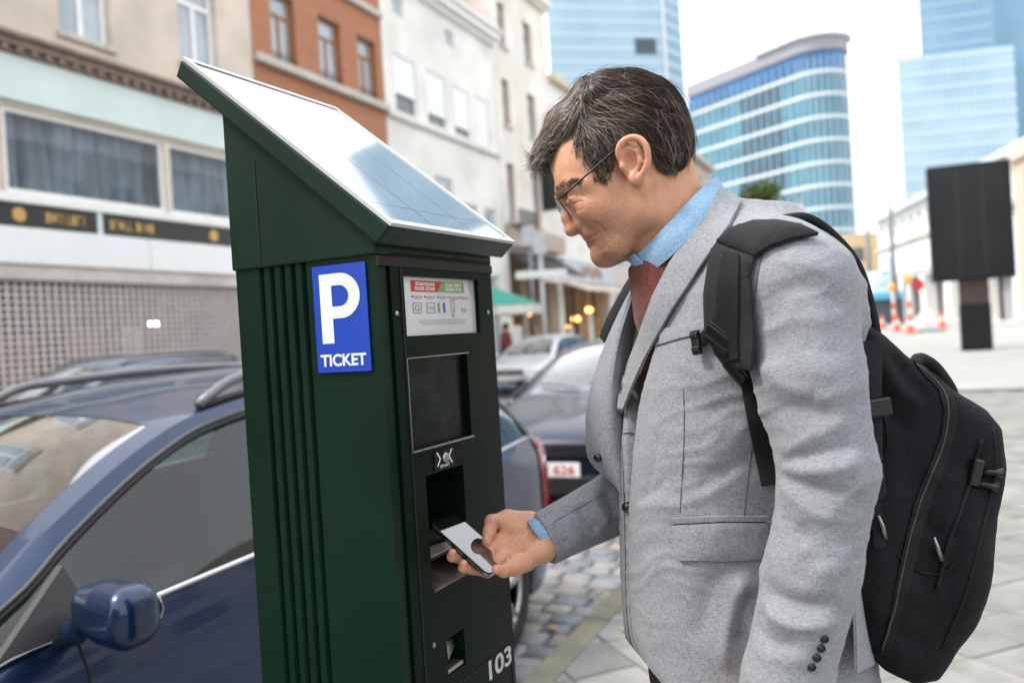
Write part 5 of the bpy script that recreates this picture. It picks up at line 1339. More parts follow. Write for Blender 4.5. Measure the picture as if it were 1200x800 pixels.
def build_head():
    F = Field(*fbox([HP(640, 80, -88), HP(640, 80, 88), HP(850, 340, 88), HP(850, 340, -88), HP(850, 80, 88), HP(640, 340, -88)], .004), .0017)
    hell(F, 723, 166, 0, 84, 66, 58)
    hell(F, 762, 172, 0, 46, 46, 52, 16)
    hell(F, 704, 236, 0, 38, 58, 45, 16)
    hell(F, 716, 266, 0, 26, 34, 38, 14)
    for s in (1, -1):
        hell(F, 690, 205, 26 * s, 40, 38, 26, 14)                     # brow and temple
        hchain(F, [(709, 296, 6 * s), (723, 289, 27 * s), (749, 256, 43 * s), (748, 226, 51 * s)], [12.5, 12, 13, 13], 14)
        hell(F, 722, 240, 38 * s, 24, 34, 15, 14)
        hell(F, 691, 248, 35 * s, 15, 17, 16, 12)                      # cheek
        hchain(F, [(657, 230, 4 * s), (660, 225, 18 * s), (671, 220, 37 * s), (686, 224, 48 * s)], [5.5, 5.8, 6, 5], 10)
    hchain(F, [(709, 297, 0), (706, 300, 0)], [13, 10], 10)
    hchain(F, [(714, 293, 0), (752, 278, 0)], [15, 22], 12)
    hchain(F, [(771, 220, 0), (803, 312, 0)], [45, 51], 18)
    hchain(F, [(758, 262, 0), (792, 335, 0)], [26, 38], 14)
    for s in (1, -1):
        hell(F, 664, 241, 26 * s, 8, 10, 15, 8, True)                  # sockets
        hell(F, 679, 238, 29 * s, 13.5, 12.5, 14, 4)                   # eyes under lowered lids
        hchain(F, [(668, 241, 18 * s), (666.5, 241, 29 * s), (672, 237.5, 41 * s)], [1.5, 2.2, 1.5], 2)          # lid edge
    hchain(F, [(664, 240, 0), (666, 254, 0), (671.5, 266, 0)], [6.5, 7.2, 8.8], 7)
    hell(F, 670, 269, 0, 8, 7.5, 8.5, 4)
    for s in (1, -1):
        hell(F, 682, 263, 12 * s, 8, 7, 6.5, 4)
        hchain(F, [(676, 275, 5.5 * s), (679.5, 269, 7 * s)], [2.6, 2.6], 2, True)
        hchain(F, [(690, 259, 17 * s), (690, 267, 18 * s)], [1.5, 1.5], 4, True)                                  # wing crease
    hell(F, 693, 274, 0, 9, 10, 22, 8)
    for s in (1, -1):
        hchain(F, [(690, 278, 0), (694, 276, 11 * s), (701, 272, 22 * s)], [4.2, 4, 2.4], 4)
        hchain(F, [(694.5, 285, 0), (698, 281.5, 11 * s), (704, 275, 22 * s)], [5, 4.6, 2.4], 4)
        hchain(F, [(686, 282, 0), (691, 279.5, 11 * s)], [1.6, 1.6], 2, True)
        hell(F, 699, 252, 32 * s, 9, 10, 9, 10)                         # cheek lifted by the smile
        hchain(F, [(698, 292.5, 0), (703, 290, 12 * s)], [2.5, 2], 7, True)
        # ear
        eU = (e_r * -.12 + e_u * .99).normalized(); eD = (e_d * .93 + e_r * .36 * s).normalized() if s > 0 else (e_d * .93 - e_r * .36).normalized(); eF = eU.cross(eD)
        F.ell(HP(738, 201, 60 * s), u_(14.5), u_(24), u_(6.5), (eF, eU, eD), u_(5))
        hx = spline([V(q) for q in [(727, 204, 62), (722, 195, 65), (723, 186, 68), (729, 180, 70), (737, 178, 72), (745, 181, 74), (751, 189, 75), (753, 200, 74), (751, 211, 72), (744, 222, 67)]], 3)
        hchain(F, [(q.x, q.y, q.z * s) for q in hx], [3.3] * len(hx), 2)
        hchain(F, [(731, 188, 67 * s), (742, 192, 69 * s), (745, 203, 69 * s), (740, 214, 67 * s)], [2.2, 3, 3.2, 2.6], 2.5)
        hell(F, 733.5, 203, 69 * s, 6.5, 10, 7, 3, True)
        hchain(F, [(733, 184.5, 73 * s), (745, 191, 75 * s), (748, 203, 75 * s)], [1.8, 2, 1.6], 2, True)
        hell(F, 740, 222, 66 * s, 7, 7.5, 4.5, 4); hell(F, 726.5, 208, 64 * s, 3.8, 5, 4, 3)
    return F.mesh(2)
hv, hf = build_head()
def crease(vs, fs, lines, pw=1.0):
    """press lines into (or raise them from) a surface: (points on the surface, depth, width)"""
    nn = np_normals(vs, fs); off = np.zeros(len(vs))
    for pts, depth, sig in lines:
        pts = np.array([tuple(p) for p in pts]); lo, hi = pts.min(0) - 3 * sig, pts.max(0) + 3 * sig
        idx = np.nonzero(((vs > lo) & (vs < hi)).all(1))[0]
        if not len(idx): continue
        q = vs[idx]; best = np.full(len(idx), 1e9); tb = np.zeros(len(idx)); n = len(pts) - 1
        for i in range(n):
            a, d = pts[i], pts[i + 1] - pts[i]; t = np.clip(((q - a) @ d) / max(d @ d, 1e-12), 0, 1); r = ((q - a - t[:, None] * d) ** 2).sum(1)
            m = r < best; best[m] = r[m]; tb[m] = (i + t[m]) / n
        env = np.clip(np.minimum(tb, 1 - tb) / .22, 0, 1); env = env * env * (3 - 2 * env)
        off[idx] += depth * np.exp(-(best / (sig * sig)) ** pw) * env
    return vs - nn * off[:, None]
def on_bvh(bvh, pts2, n=5):
    out = []
    for p in pts2:
        h = bvh.ray_cast(CAM, ray(*p[:2]).normalized())
        if h[0] is not None: out.append(h[0])
    return spline(out, n) if len(out) > 1 else []
def creases(vs, fs, spec, n=5, pw=1.0):
    bvh = BVHTree.FromPolygons([V(v) for v in vs.tolist()], fs.tolist()); L = []
    for pts, depth, sig in spec:
        q = on_bvh(bvh, pts, n)
        if len(q) > 1: L.append((q, depth, sig))
    return crease(vs, fs, L, pw)
FACE = [([(687, 259), (696, 261), (705, 267), (710, 276)], .0011, .0026), ([(690, 256), (700, 257), (708, 262)], -.0007, .005),
        ([(689, 281), (694, 278), (699, 274.5), (704, 269.5)], .0018, .0013), ([(704, 268), (706, 273), (705, 278)], .0006, .0018),
        ([(667, 231), (674, 228.5), (682, 229), (687, 233)], .0009, .0016), ([(668, 240), (673, 238), (679, 235.5), (684, 235)], .0010, .0011),
        ([(671, 247), (678, 247), (685, 243)], .0006, .0018), ([(684, 236), (690, 238), (697, 241)], .0003, .0010), ([(684, 234), (691, 233), (698, 233)], .0003, .0010), ([(684, 240), (689, 244), (694, 248)], .0003, .0010),
        ([(700, 293), (707, 291), (713, 287)], .0009, .0035), ([(714, 245), (722, 262), (722, 280)], .0006, .006)]
hv = creases(hv, hf, FACE)

# ---- hand holding the phone (his right hand, palm up, thumb on the far side)
YA = 1.315
PA, PB, PD = P(503, 614, 1.322), P(538, 612.5, 1.366), P(571, 675, 1.268)
pL = PD - PA; pLn = pL.normalized(); pW = PB - PA; pWn = (pW - pLn * pW.dot(pLn)).normalized(); pN = pLn.cross(pWn)
if pN.dot(CAM - PA) < 0: pN = -pN
PLEN, PWID = pL.length, .070
def ph(x, y, h=0): return PA + pLn * (PLEN * x) + pWn * (PWID * y) + pN * h
def build_hand():
    F = Field(*fbox([P(495, 590, 1.25), P(690, 690, 1.42), P(660, 570, 1.36)], .03), .0016)
    u = .00137                       # one photo pixel at the hand, in metres
    b = lambda x, y, h: ph(x, y, -.009 + h)
    # wrist and palm
    wr = P(652, 626, 1.36); pm = P(612, 640, 1.335)
    F.cone(P(690, 606, 1.40), P(640, 630, 1.364), .027, .027)
    F.cone(P(640, 628, 1.366), P(596, 628, 1.366), .0195, .016, .016)
    F.cone(P(640, 638, 1.345), P(590, 645, 1.345), .0195, .0145, .016)
    F.cone(P(636, 643, 1.335), P(588, 658, 1.318), .017, .0135, .016)
    F.cone(P(633, 648, 1.325), P(600, 663, 1.295), .0145, .0135, .016)         # little finger side
    F.ell(P(610, 657, 1.300), .0225, .0125, .0125, (V((.9, -.2, -.35)).normalized(), V((.2, .97, 0)).normalized(), V((.35, 0, .9)).normalized()), .014)
    F.ell(P(605, 617, 1.362), .0245, .0155, .0145, (V((.95, 0, -.25)).normalized(), V((0, 1, 0)), V((.25, 0, .95)).normalized()), .012)    # ball of the thumb
    # palm hollow
    F.ell(P(597, 643, 1.312), .022, .012, .017, None, .012, True)
    # thumb: up over the far edge of the phone, last joint bent down on the glass
    t0, t1, t2, t3 = P(622, 611, 1.375), P(594, 606, 1.372), P(576, 612, 1.358), P(571, 634, 1.338)
    F.chain([t0, t1], [.0175, .012], .012); F.chain([t1, t2], [.0122, .0108], .006); F.chain([t2, t2.lerp(t3, .55), t3], [.0108, .0102, .0076], .005)
    F.ell(t2 + V((.001, 0, .003)), .0112, .0112, .0104, None, .004)
    # fingers under the phone, tips past its near edge
    def finger(base, mid, tip, r, k=.006):
        F.chain([base, mid], [r[0], r[1]], .012); F.chain([mid, tip], [r[1], r[2]], k)
    finger(P(590, 632, 1.362), ph(.52, .75, -.017), ph(.40, .35, -.017), (.0115, .0095, .0088))       # index, under
    finger(P(586, 645, 1.344), ph(.70, .62, -.018), ph(.56, .25, -.018), (.0118, .0098, .0088))
    F.cone(ph(.56, .25, -.018), ph(.50, -.10, -.012), .0088, .0076, .003); F.cone(ph(.50, -.10, -.012), ph(.49, -.14, -.004), .0078, .0066, .003)
    finger(P(588, 656, 1.322), ph(.86, .55, -.018), ph(.74, .2, -.018), (.0115, .0094, .0085))
    F.cone(ph(.74, .2, -.018), ph(.70, -.12, -.012), .0085, .0074, .003); F.cone(ph(.70, -.12, -.012), ph(.69, -.16, -.004), .0075, .0064, .003)
    finger(P(603, 664, 1.292), P(590, 669, 1.272), P(582, 667, 1.262), (.0115, .0088, .0076))         # little finger, curled at the end of the phone
    return F.mesh(2)
gv, gf = build_hand()
gv = creases(gv, gf, [([(571, 644), (584, 645), (596, 652), (602, 664)], .0016, .0014), ([(578, 630), (592, 632), (604, 638), (612, 650)], .0013, .0014), ([(622, 612), (618, 628), (621, 646)], .0010, .0014), ([(626, 614), (623, 628), (626, 644)], .0010, .0013),
    ([(600, 622), (606, 632), (614, 640)], .0008, .002), ([(588, 662), (592, 668), (593, 674)], .0009, .0013)])

# ---- the rest of the body, under his clothes
SHN, SHF = P(925, 335, 1.07), P(890, 335, 1.44)
ELN, WRN = P(968, 560, 1.01), P(912, 800, 1.03)
ELF, WRF = P(800, 545, 1.50), P(644, 628, 1.368)
def build_body():
    F = Field(*fbox([P(700, 300, 1.0), P(1010, 300, 1.55), V((foot.x - .2, .95, -.02)), V((foot.x + .25, 1.6, .1)), WRF, WRN], .1), .009)
    nk = HP(800, 310, 0); ch = P(865, 420, MY); wa = P(860, 600, MY); hp_ = P(862, 770, MY)
    F.cone(nk, P(850, 350, MY), .052, .06); F.ell(ch, .095, .13, .17, None, .04); F.ell(wa, .10, .135, .16, None, .06); F.ell(hp_, .105, .15, .13, None, .06)
    F.chain([P(850, 340, MY), SHN, ELN, WRN], [.05, .045, .036, .026], .02); F.chain([P(850, 340, MY), SHF, ELF, P(735, 582, 1.43), WRF], [.05, .045, .036, .034, .025], .02)
    for y, dx in ((1.15, -.03), (1.35, .05)):
        F.chain([V((hp_.x + .01, y, .86)), V((foot.x + dx - .02, y, .48)), V((foot.x + dx + .02, y, .08))], [.085, .055, .038], .03)
    F.chain([WRN, WRN + V((-.03, .02, -.07))], [.028, .03], .01)
    for k in range(4): q = WRN + V((-.045 + .02 * k, .02, -.08)); F.chain([q, q + V((-.01, .0, -.05)), q + V((-.02, .005, -.08))], [.01, .009, .008], .004)
    F.chain([WRN + V((-.03, .02, -.04)), WRN + V((-.075, .01, -.08))], [.012, .009], .004)
    return F.mesh(1)
bv, bf = build_body()
# one mesh for the whole body, skin tint as a colour attribute
av = np.concatenate([hv, gv, bv]); af = np.concatenate([hf, gf + len(hv), bf + len(hv) + len(gv)])
me = np_mesh('body', av, af)
px_, py_, d_ = h_inv(hv)
def blob(x, y, cx_, cy_, rx, ry): return np.exp(-(((x - cx_) / rx) ** 2 + ((y - cy_) / ry) ** 2))
base = np.array([.60, .305, .185]); colr = np.tile(base, (len(av), 1))
def tint(idx, wgt, c): colr[idx] = colr[idx] * (1 - wgt[:, None]) + np.array(c) * wgt[:, None]
hi_ = np.arange(len(hv)); ad = np.abs(d_)
# flush on nose, ears, cheeks
tint(hi_, .55 * blob(px_, py_, 670, 268, 9, 9), (.56, .20, .14)); tint(hi_, .45 * blob(px_, py_, 738, 200, 18, 26) * (ad > 57), (.60, .24, .16)); tint(hi_, .35 * blob(px_, py_, 694, 248, 16, 14), (.58, .24, .17))
# beard shadow
lower = 1 / (1 + np.exp(-(py_ - (250 + (px_ - 700) * -.15)) / 6)); jawm = lower * (px_ < 770) * (1 / (1 + np.exp((px_ - 752) / 6))) * (1 - blob(px_, py_, 690, 250, 14, 12)) * (py_ < 312)
side = blob(px_, py_, 722, 238, 18, 20) * (ad > 35); nose_ex = (1 - blob(px_, py_, 672, 264, 14, 12))
tint(hi_, np.clip(.42 * np.maximum(jawm, .8 * side) * nose_ex, 0, .5), (.30, .165, .105))
beard = np.zeros(len(av)); beard[:len(hv)] = np.clip(np.maximum(jawm, .8 * side) * nose_ex, 0, 1)
# lips
lip = np.maximum.reduce([np.exp(-(((py_ - (278 - (px_ - 690) * .42)) / 3.2) ** 2)) * (px_ > 684) * (px_ < 703), np.exp(-(((py_ - (286 - (px_ - 694) * .9)) / 3.4) ** 2)) * (px_ > 688) * (px_ < 704)]) * (ad < 24) * (py_ > 270) * (py_ < 291)
tint(hi_, np.clip(.75 * lip, 0, .75), (.42, .14, .11))
tint(hi_, .35 * blob(px_, py_, 678, 246, 12, 6) * (ad > 12), (.42, .2, .15))
# hand: pinker palm and finger tips
gi = np.arange(len(hv), len(hv) + len(gv)); wp = np.exp(-(((gv - np.array(P(598, 645, 1.31))) / .035) ** 2).sum(1)); tint(gi, .55 * wp, (.62, .30, .22))
for q in (ph(.49, -.14, -.004), ph(.69, -.16, -.004), P(582, 667, 1.262), P(571, 634, 1.338), P(574, 612, 1.352)): tint(gi, .5 * np.exp(-(((gv - np.array(q)) / .011) ** 2).sum(1)), (.62, .24, .18))
ca_ = me.color_attributes.new('tint', 'FLOAT_COLOR', 'POINT'); ca_.data.foreach_set('color', np.concatenate([colr, np.ones((len(av), 1))], 1).astype(np.float32).ravel())
ba_ = me.attributes.new('beard', 'FLOAT', 'POINT'); ba_.data.foreach_set('value', beard.astype(np.float32))
m_skin = bpy.data.materials.new('skin'); m_skin.use_nodes = True
t = m_skin.node_tree; b_ = t.nodes['Principled BSDF']; at = t.nodes.new('ShaderNodeAttribute'); at.attribute_name = 'tint'
tc = t.nodes.new('ShaderNodeTexCoord'); n1 = t.nodes.new('ShaderNodeTexNoise'); n1.inputs['Scale'].default_value = 260; n1.inputs['Detail'].default_value = 4
n0 = t.nodes.new('ShaderNodeTexNoise'); n0.inputs['Scale'].default_value = 35; n0.inputs['Detail'].default_value = 3
mx = t.nodes.new('ShaderNodeMixRGB'); mx.blend_type = 'MULTIPLY'; mx.inputs[0].default_value = 1
rp = t.nodes.new('ShaderNodeMapRange'); rp.inputs[3].default_value = .62; rp.inputs[4].default_value = 1.36
t.links.new(tc.outputs['Object'], n1.inputs[0]); t.links.new(tc.outputs['Object'], n0.inputs[0])
av_ = t.nodes.new('ShaderNodeMath'); av_.operation = 'ADD'; hm = t.nodes.new('ShaderNodeMath'); hm.operation = 'MULTIPLY'; hm.inputs[1].default_value = .5
t.links.new(n1.outputs['Fac'], av_.inputs[0]); t.links.new(n0.outputs['Fac'], av_.inputs[1]); t.links.new(av_.outputs[0], hm.inputs[0]); t.links.new(hm.outputs[0], rp.inputs[0])
t.links.new(at.outputs['Color'], mx.inputs[1]); t.links.new(rp.outputs[0], mx.inputs[2]); at2 = t.nodes.new('ShaderNodeAttribute'); at2.attribute_name = 'beard'; vo = t.nodes.new('ShaderNodeTexVoronoi'); vo.inputs['Scale'].default_value = 620; t.links.new(tc.outputs['Object'], vo.inputs['Vector'])
dr = t.nodes.new('ShaderNodeMapRange'); dr.inputs[1].default_value = .12; dr.inputs[2].default_value = .42; dr.inputs[3].default_value = .75; dr.inputs[4].default_value = 0; t.links.new(vo.outputs['Distance'], dr.inputs[0])
bm_ = t.nodes.new('ShaderNodeMath'); bm_.operation = 'MULTIPLY'; t.links.new(dr.outputs[0], bm_.inputs[0]); t.links.new(at2.outputs['Fac'], bm_.inputs[1])
mb_ = t.nodes.new('ShaderNodeMixRGB'); mb_.inputs[2].default_value = (.07, .045, .035, 1); t.links.new(bm_.outputs[0], mb_.inputs[0]); t.links.new(mx.outputs[0], mb_.inputs[1])
t.links.new(mb_.outputs[0], b_.inputs['Base Color'])
b_.inputs['Roughness'].default_value = .46; b_.inputs['Specular IOR Level'].default_value = .4
b_.inputs['Subsurface Weight'].default_value = .12; b_.inputs['Subsurface Radius'].default_value = (1, .35, .2); b_.inputs['Subsurface Scale'].default_value = .006
bp = t.nodes.new('ShaderNodeBump'); bp.inputs['Strength'].default_value = .45; bp.inputs['Distance'].default_value = .001
n2 = t.nodes.new('ShaderNodeTexNoise'); n2.inputs['Scale'].default_value = 520; n2.inputs['Detail'].default_value = 3
t.links.new(tc.outputs['Object'], n2.inputs[0]); t.links.new(n2.outputs['Fac'], bp.inputs['Height']); t.links.new(bp.outputs[0], b_.inputs['Normal'])
body = link('body', me, m_skin, MAN, True)
headBVH = BVHTree.FromPolygons([V(v) for v in hv.tolist()], hf.tolist())
# thumb nail
_gb = BVHTree.FromPolygons([V(v) for v in gv.tolist()], gf.tolist()); _h = _gb.ray_cast(CAM, ray(569.5, 629).normalized())
if _h[0] is not None:
    _n = _h[1] if _h[1].dot(CAM - _h[0]) > 0 else -_h[1]; _t = (P(571, 637, _h[0].y) - P(572, 622, _h[0].y)).normalized(); _t = (_t - _n * _t.dot(_n)).normalized()
    MB().ellipsoid(_h[0] - _n * .0006, .0058, .0048, .0012, 16, 8, _t, _n.cross(_t), _n).build('thumb_nail', M('nail', (.62, .34, .26), .28, var=.05), MAN, True)

# ---- hair
def yb(px):                             # the lower hair line on the side of the head
    return np.interp(px, [600, 618, 640, 652, 664, 672, 682, 694, 707, 713, 717, 722, 735, 748, 757, 764, 778, 800, 830], [205, 203, 196, 190, 183, 192, 206, 216, 221, 214, 194, 182, 173, 176, 188, 203, 209, 213, 216])
def build_hair():
    F = Field(*fbox([HP(610, 75, -72), HP(610, 75, 72), HP(820, 230, 72), HP(820, 230, -72), HP(820, 75, 72), HP(610, 230, -72)], .006), .0022)
    hell(F, 737, 152, 0, 65, 60, 61)
    hell(F, 764, 168, 0, 43, 48, 58, 10)
    hchain(F, [(735, 112, 0), (703, 116, 0), (668, 150, 0), (643, 175, 0), (631, 185, 0)], [25, 27, 24, 11, 4], 12)
    for s in (1, -1):
        hchain(F, [(735, 125, 26 * s), (703, 128, 26 * s), (672, 155, 24 * s), (645, 179, 22 * s), (634, 188, 18 * s)], [24, 25, 20, 8.5, 3.5], 12)
        hell(F, 716, 178, 34 * s, 48, 44, 26, 8); hchain(F, [(697, 190, 50 * s), (704, 214, 51 * s)], [7.5, 5], 6)
        hell(F, 775, 190, 34 * s, 24, 24, 22, 10)
        # grooves between the locks
        hchain(F, [(742, 118, 52 * s), (712, 120, 54 * s), (690, 134, 52 * s)], [3, 5, 2], 8, True)
        hchain(F, [(790, 150, 40 * s), (750, 140, 60 * s), (712, 140, 62 * s)], [2, 3, 2], 6, True)
    def below(X, Y, Z):
        px = 720 + ((X - HC.x) * e_r.x + (Y - HC.y) * e_r.y + (Z - HC.z) * e_r.z) * S_
        py = 200 - ((X - HC.x) * e_u.x + (Y - HC.y) * e_u.y + (Z - HC.z) * e_u.z) * S_
        return (yb(px).astype(np.float32) - py) / S_ * .8
    F.put(below, [-10] * 3, [10] * 3, u_(3), True)
    return F.mesh(2)
kv, kf = build_hair()
m_h1 = M('hair_dark', (.034, .023, .017), .34, var=.3, vscale=60, spec=.45); m_h2 = M('hair_brown', (.13, .07, .042), .3, var=.35, vscale=60, spec=.5); m_h3 = M('hair_grey', (.34, .31, .285), .32, var=.35, vscale=60, spec=.5)
hair = link('hair', np_mesh('hair', kv, kf), m_h1, MAN, True)
hairBVH = BVHTree.FromPolygons([V(v) for v in kv.tolist()], kf.tolist())
def flow(px, py, d):
    """combing direction in head pixels: fringe forward, crown and sides swept back"""
    fr = 1 / (1 + math.exp((px - 682 - (140 - py) * .25) / 9))
    back = V((.90, .42)); 
    if py > 165: back = V((.62, .78))
    if px > 770: back = V((.42, .9))
    if py < 120: back = V((.96, .30))
    fwd = V((-.84, .54)); v_ = back * (1 - fr) + fwd * fr
    if px > 684 and px < 716 and py > 185: v_ = V((.25, .97))
    return v_.normalized() if v_.length > .05 else V((0, 1))
def strands(cands, n, steps, step, r0, lift, seed, wild=.18, free=0):
    rr = random.Random(seed); vs = []; fs = []; mi = []
    for _ in range(n):
        p, nn = rr.choice(cands); q = V(p); ang = rr.gauss(0, wild); lf = rr.uniform(*lift) ; L = rr.uniform(.55, 1.25); path = []
        curl = rr.gauss(0, .05)
        drp = None; nfree = free + (rr.random() < .3) * 2 if free else 0; fall = rr.uniform(-.1, .25)
        for k in range(steps):
            if nfree and drp is not None and k >= steps - nfree:
                drp = (drp - e_u * (.09 * fall) + V((rr.gauss(0, .04), rr.gauss(0, .04), rr.gauss(0, .04)))).normalized(); path.append(path[-1] + drp * (step * L)); continue
            loc, nrm, _, _ = hairBVH.find_nearest(q)
            if loc is None: break
            hx, hy, hd = h_inv(loc)
            f2 = flow(hx, hy, hd); c, s = math.cos(ang), math.sin(ang); ang += curl
            dr = e_r * (f2.x * c - f2.y * s) + e_u * (-(f2.x * s + f2.y * c))
            dr = (dr - nrm * dr.dot(nrm)); dr = dr.normalized() if dr.length > 1e-5 else dr
            drp = dr; tt = k / (steps - 1); path.append(loc + nrm * (lf * math.sin(math.pi * min(1, tt * 1.0 + .08)) + .0006 - .0012 * (tt < .05)))
            q = loc + dr * (step * L) + nrm * .001
        if len(path) < 4: continue
        hx, hy, hd = h_inv(path[0]); x = rr.random()
        g = .36 if hy > 110 and hx < 725 else .12
        cls = 2 if x < g else 1 if x < g + (.42 if hy < 150 else .2) else 0
        b0 = len(vs); m = len(path); a = None
        for k, p in enumerate(path):
            t_ = (path[min(k + 1, m - 1)] - path[max(k - 1, 0)]).normalized(); a = (t_.orthogonal() if a is None else a - t_ * a.dot(t_)).normalized(); b = t_.cross(a)
            r = r0 * (1 - .75 * (k / (m - 1)) ** 2)
            vs += [p + a * r, p - a * (r * .5) + b * (r * .87), p - a * (r * .5) - b * (r * .87)]
        for k in range(m - 1):
            for j in range(3): fs.append((b0 + 3 * k + j, b0 + 3 * k + (j + 1) % 3, b0 + 3 * k + 3 + (j + 1) % 3, b0 + 3 * k + 3 + j)); mi.append(cls)
    return vs, fs, mi
kn = np_normals(kv, kf); kx, ky, kd = h_inv(kv)
def pick(mask): i = np.nonzero(mask)[0]; return [(V(kv[k]), V(kn[k])) for k in i]
top = pick((ky < yb(kx) - 6) & (ky < 170)); sides = pick((ky >= 150) & (ky < yb(kx) - 2) & (kx > 660)); fringe = pick((kx < 690) & (ky < yb(kx) - 4))
allv, allf, alli = [], [], []
for args in ((top, 5200, 12, .0060, .00033, (.0004, .0055), 1, .13, 2), (sides, 4200, 7, .0038, .00029, (.0003, .0022), 2, .17, 1), (fringe, 2300, 11, .0050, .00032, (.0005, .006), 3, .3, 4), (top, 240, 14, .006, .00024, (.005, .011), 5, .5, 4)):
    a, b, c = strands(*args); o_ = len(allv); allv += a; allf += [tuple(i + o_ for i in f) for f in b]; alli += c
# loose ends hanging over the brow and hair line
rr = random.Random(8)
for k in range(1500):
    if k < 170: px0, py0, d0 = rr.uniform(624, 660), 0, rr.uniform(-34, 40); py0 = yb(px0) - rr.uniform(3, 16); dx, dy, L = rr.uniform(-1.1, -.3), rr.uniform(.35, 1.0), rr.uniform(8, 19)
    elif k < 800: px0 = rr.uniform(680, 716); py0 = yb(px0) - rr.uniform(-1.5, 5); d0 = None; dx, dy, L = rr.uniform(-.2, .7), 1, rr.uniform(2, 7)
    else: px0 = rr.uniform(757, 786); py0 = yb(px0) - rr.uniform(-1.5, 5); d0 = None; dx, dy, L = rr.uniform(.1, .7), 1, rr.uniform(2, 9)
    if d0 is None:
        hit = hairBVH.ray_cast(HP(px0, py0, 120), -e_d)
        if hit[0] is None and hairBVH.find_nearest(HP(px0, py0 - 3, 58))[3] < .008: hit = headBVH.ray_cast(HP(px0, py0, 120), -e_d)
        if hit[0] is None: continue
        p0 = hit[0]
    else:
        hit = hairBVH.find_nearest(HP(px0, py0, d0)); p0 = hit[0]
    pts = [p0 + (e_r * dx - e_u * dy) * (u_(L) * q / 4) - e_u * (u_(L) * .03 * q * q / 4) + e_d * (.0002 * q) for q in range(5)]
    b0 = len(allv); a = None; m = 5; cls = rr.choice([0, 0, 1, 2])
    for q, p in enumerate(pts):
        t_ = (pts[min(q + 1, 4)] - pts[max(q - 1, 0)]).normalized(); a = (t_.orthogonal() if a is None else a - t_ * a.dot(t_)).normalized(); b = t_.cross(a); r = .0004 * (1 - .8 * q / 4)
        allv += [p + a * r, p - a * (r * .5) + b * (r * .87), p - a * (r * .5) - b * (r * .87)]
    for q in range(4):
        for j in range(3): allf.append((b0 + 3 * q + j, b0 + 3 * q + (j + 1) % 3, b0 + 3 * q + 3 + (j + 1) % 3, b0 + 3 * q + 3 + j)); alli.append(cls)
me = np_mesh('hair_strands', np.array([tuple(v) for v in allv]), np.array(allf)); hs = link('hair_strands', me, [m_h1, m_h2, m_h3], hair, True)
me.polygons.foreach_set('material_index', np.array(alli, dtype=np.int32)[:len(me.polygons)]); hs['kind'] = 'stuff'
# brows and lashes
def fuzz(name, line, n, L, dirf, r, seed, mat):
    for s in (1, -1):
        rr = random.Random(seed); mb = MB()
        for k in range(n):
            t_ = rr.random(); i = t_ * (len(line) - 1); a = int(min(i, len(line) - 2)); f_ = i - a
            q = [line[a][c] * (1 - f_) + line[a + 1][c] * f_ for c in range(3)]
            p = HP(q[0] + rr.gauss(0, 1.1), q[1] + rr.gauss(0, 1.4), q[2] * s); loc, nrm, _, _ = headBVH.find_nearest(p)
            dx, dy = dirf(t_); dv = (e_r * dx - e_u * dy).normalized() * u_(L * rr.uniform(.6, 1.1)); dv = dv - nrm * dv.dot(nrm) * .8
            mb.tube([loc - nrm * .0003, loc + dv * .5 + nrm * .0012, loc + dv + nrm * .0012], [r, r * .8, r * .3], 3, cap=False)
        mb.build(name, mat, MAN, True)['kind'] = 'stuff'
fuzz('eyebrow', [(655.5, 228, 14), (657, 224, 20), (661, 221, 27), (667, 219, 34), (674, 219, 41), (682, 221.5, 47)], 330, 6, lambda t_: (.8, -.15 + .5 * t_), .00034, 3, m_h1)
fuzz('eyelash', [(668, 243, 18), (666, 242.5, 29), (672, 239, 40)], 60, 5, lambda t_: (-.7, .6), .0003, 4, m_h1)

_l = on_bvh(headBVH, [(667, 240.5), (672, 238.5), (678, 236), (684, 235)], 5)
if len(_l) > 2: mb = MB(); mb.tube(_l, [.0002] + [.0005] * (len(_l) - 2) + [.0002], 5); mb.build('lash_line', m_h1, MAN, True)
# ---- glasses
m_gf = M('glasses_metal', (.03, .025, .022), .3, metal=.8, var=.1)
gf_ = (e_r * -.78 + e_u * -.62).normalized(); gU = (e_r * -.62 + e_u * .78).normalized()
GL = MB()
for s in (1, -1):
    c = HP(661.5, 249, 29 * s); rim = [c + gU * (u_(15.5) * math.sin(a) * (1 if math.sin(a) > 0 else .92)) + e_d * (u_(23) * math.copysign(abs(math.cos(a)) ** .8, math.cos(a))) for a in [2 * math.pi * k / 32 for k in range(32)]]
    GL.tube(rim, .0009, 6, closed=True)
    GL.tube(spline([HP(655, 240, 52 * s), HP(660, 238.5, 59 * s), HP(690, 213.5, 63 * s), HP(724, 185, 64 * s), HP(738, 177, 63 * s), HP(749, 186, 62 * s), HP(754, 200, 60 * s)], 5), [.0012] * 6 + [.0015] * 17 + [.0016] * 8, 8)
    GL.tube(spline([HP(668, 252, 8 * s), HP(668, 249, 5 * s), HP(665, 246, 8 * s)], 4), .0005, 6)
GL.tube(spline([HP(658, 243, 7), HP(656, 240.5, 0), HP(658, 243, -7)], 5), .0008, 8)
glo = GL.build('glasses', m_gf, MAN, True)
for s in (1, -1):
    c = HP(661.5, 249, 29 * s); mb = MB()
    rim = [c + gU * (u_(15.2) * math.sin(a) * (1 if math.sin(a) > 0 else .92)) + e_d * (u_(22.7) * math.copysign(abs(math.cos(a)) ** .8, math.cos(a))) for a in [2 * math.pi * k / 32 for k in range(32)]]
    mb.add(rim + [p + gf_ * .0012 for p in rim], [tuple(range(32)), tuple(range(63, 31, -1))] + [(k, (k + 1) % 32, 32 + (k + 1) % 32, 32 + k) for k in range(32)])
    mb.build('lens', glass('spectacle_lens', (.93, .95, .96)), glo)
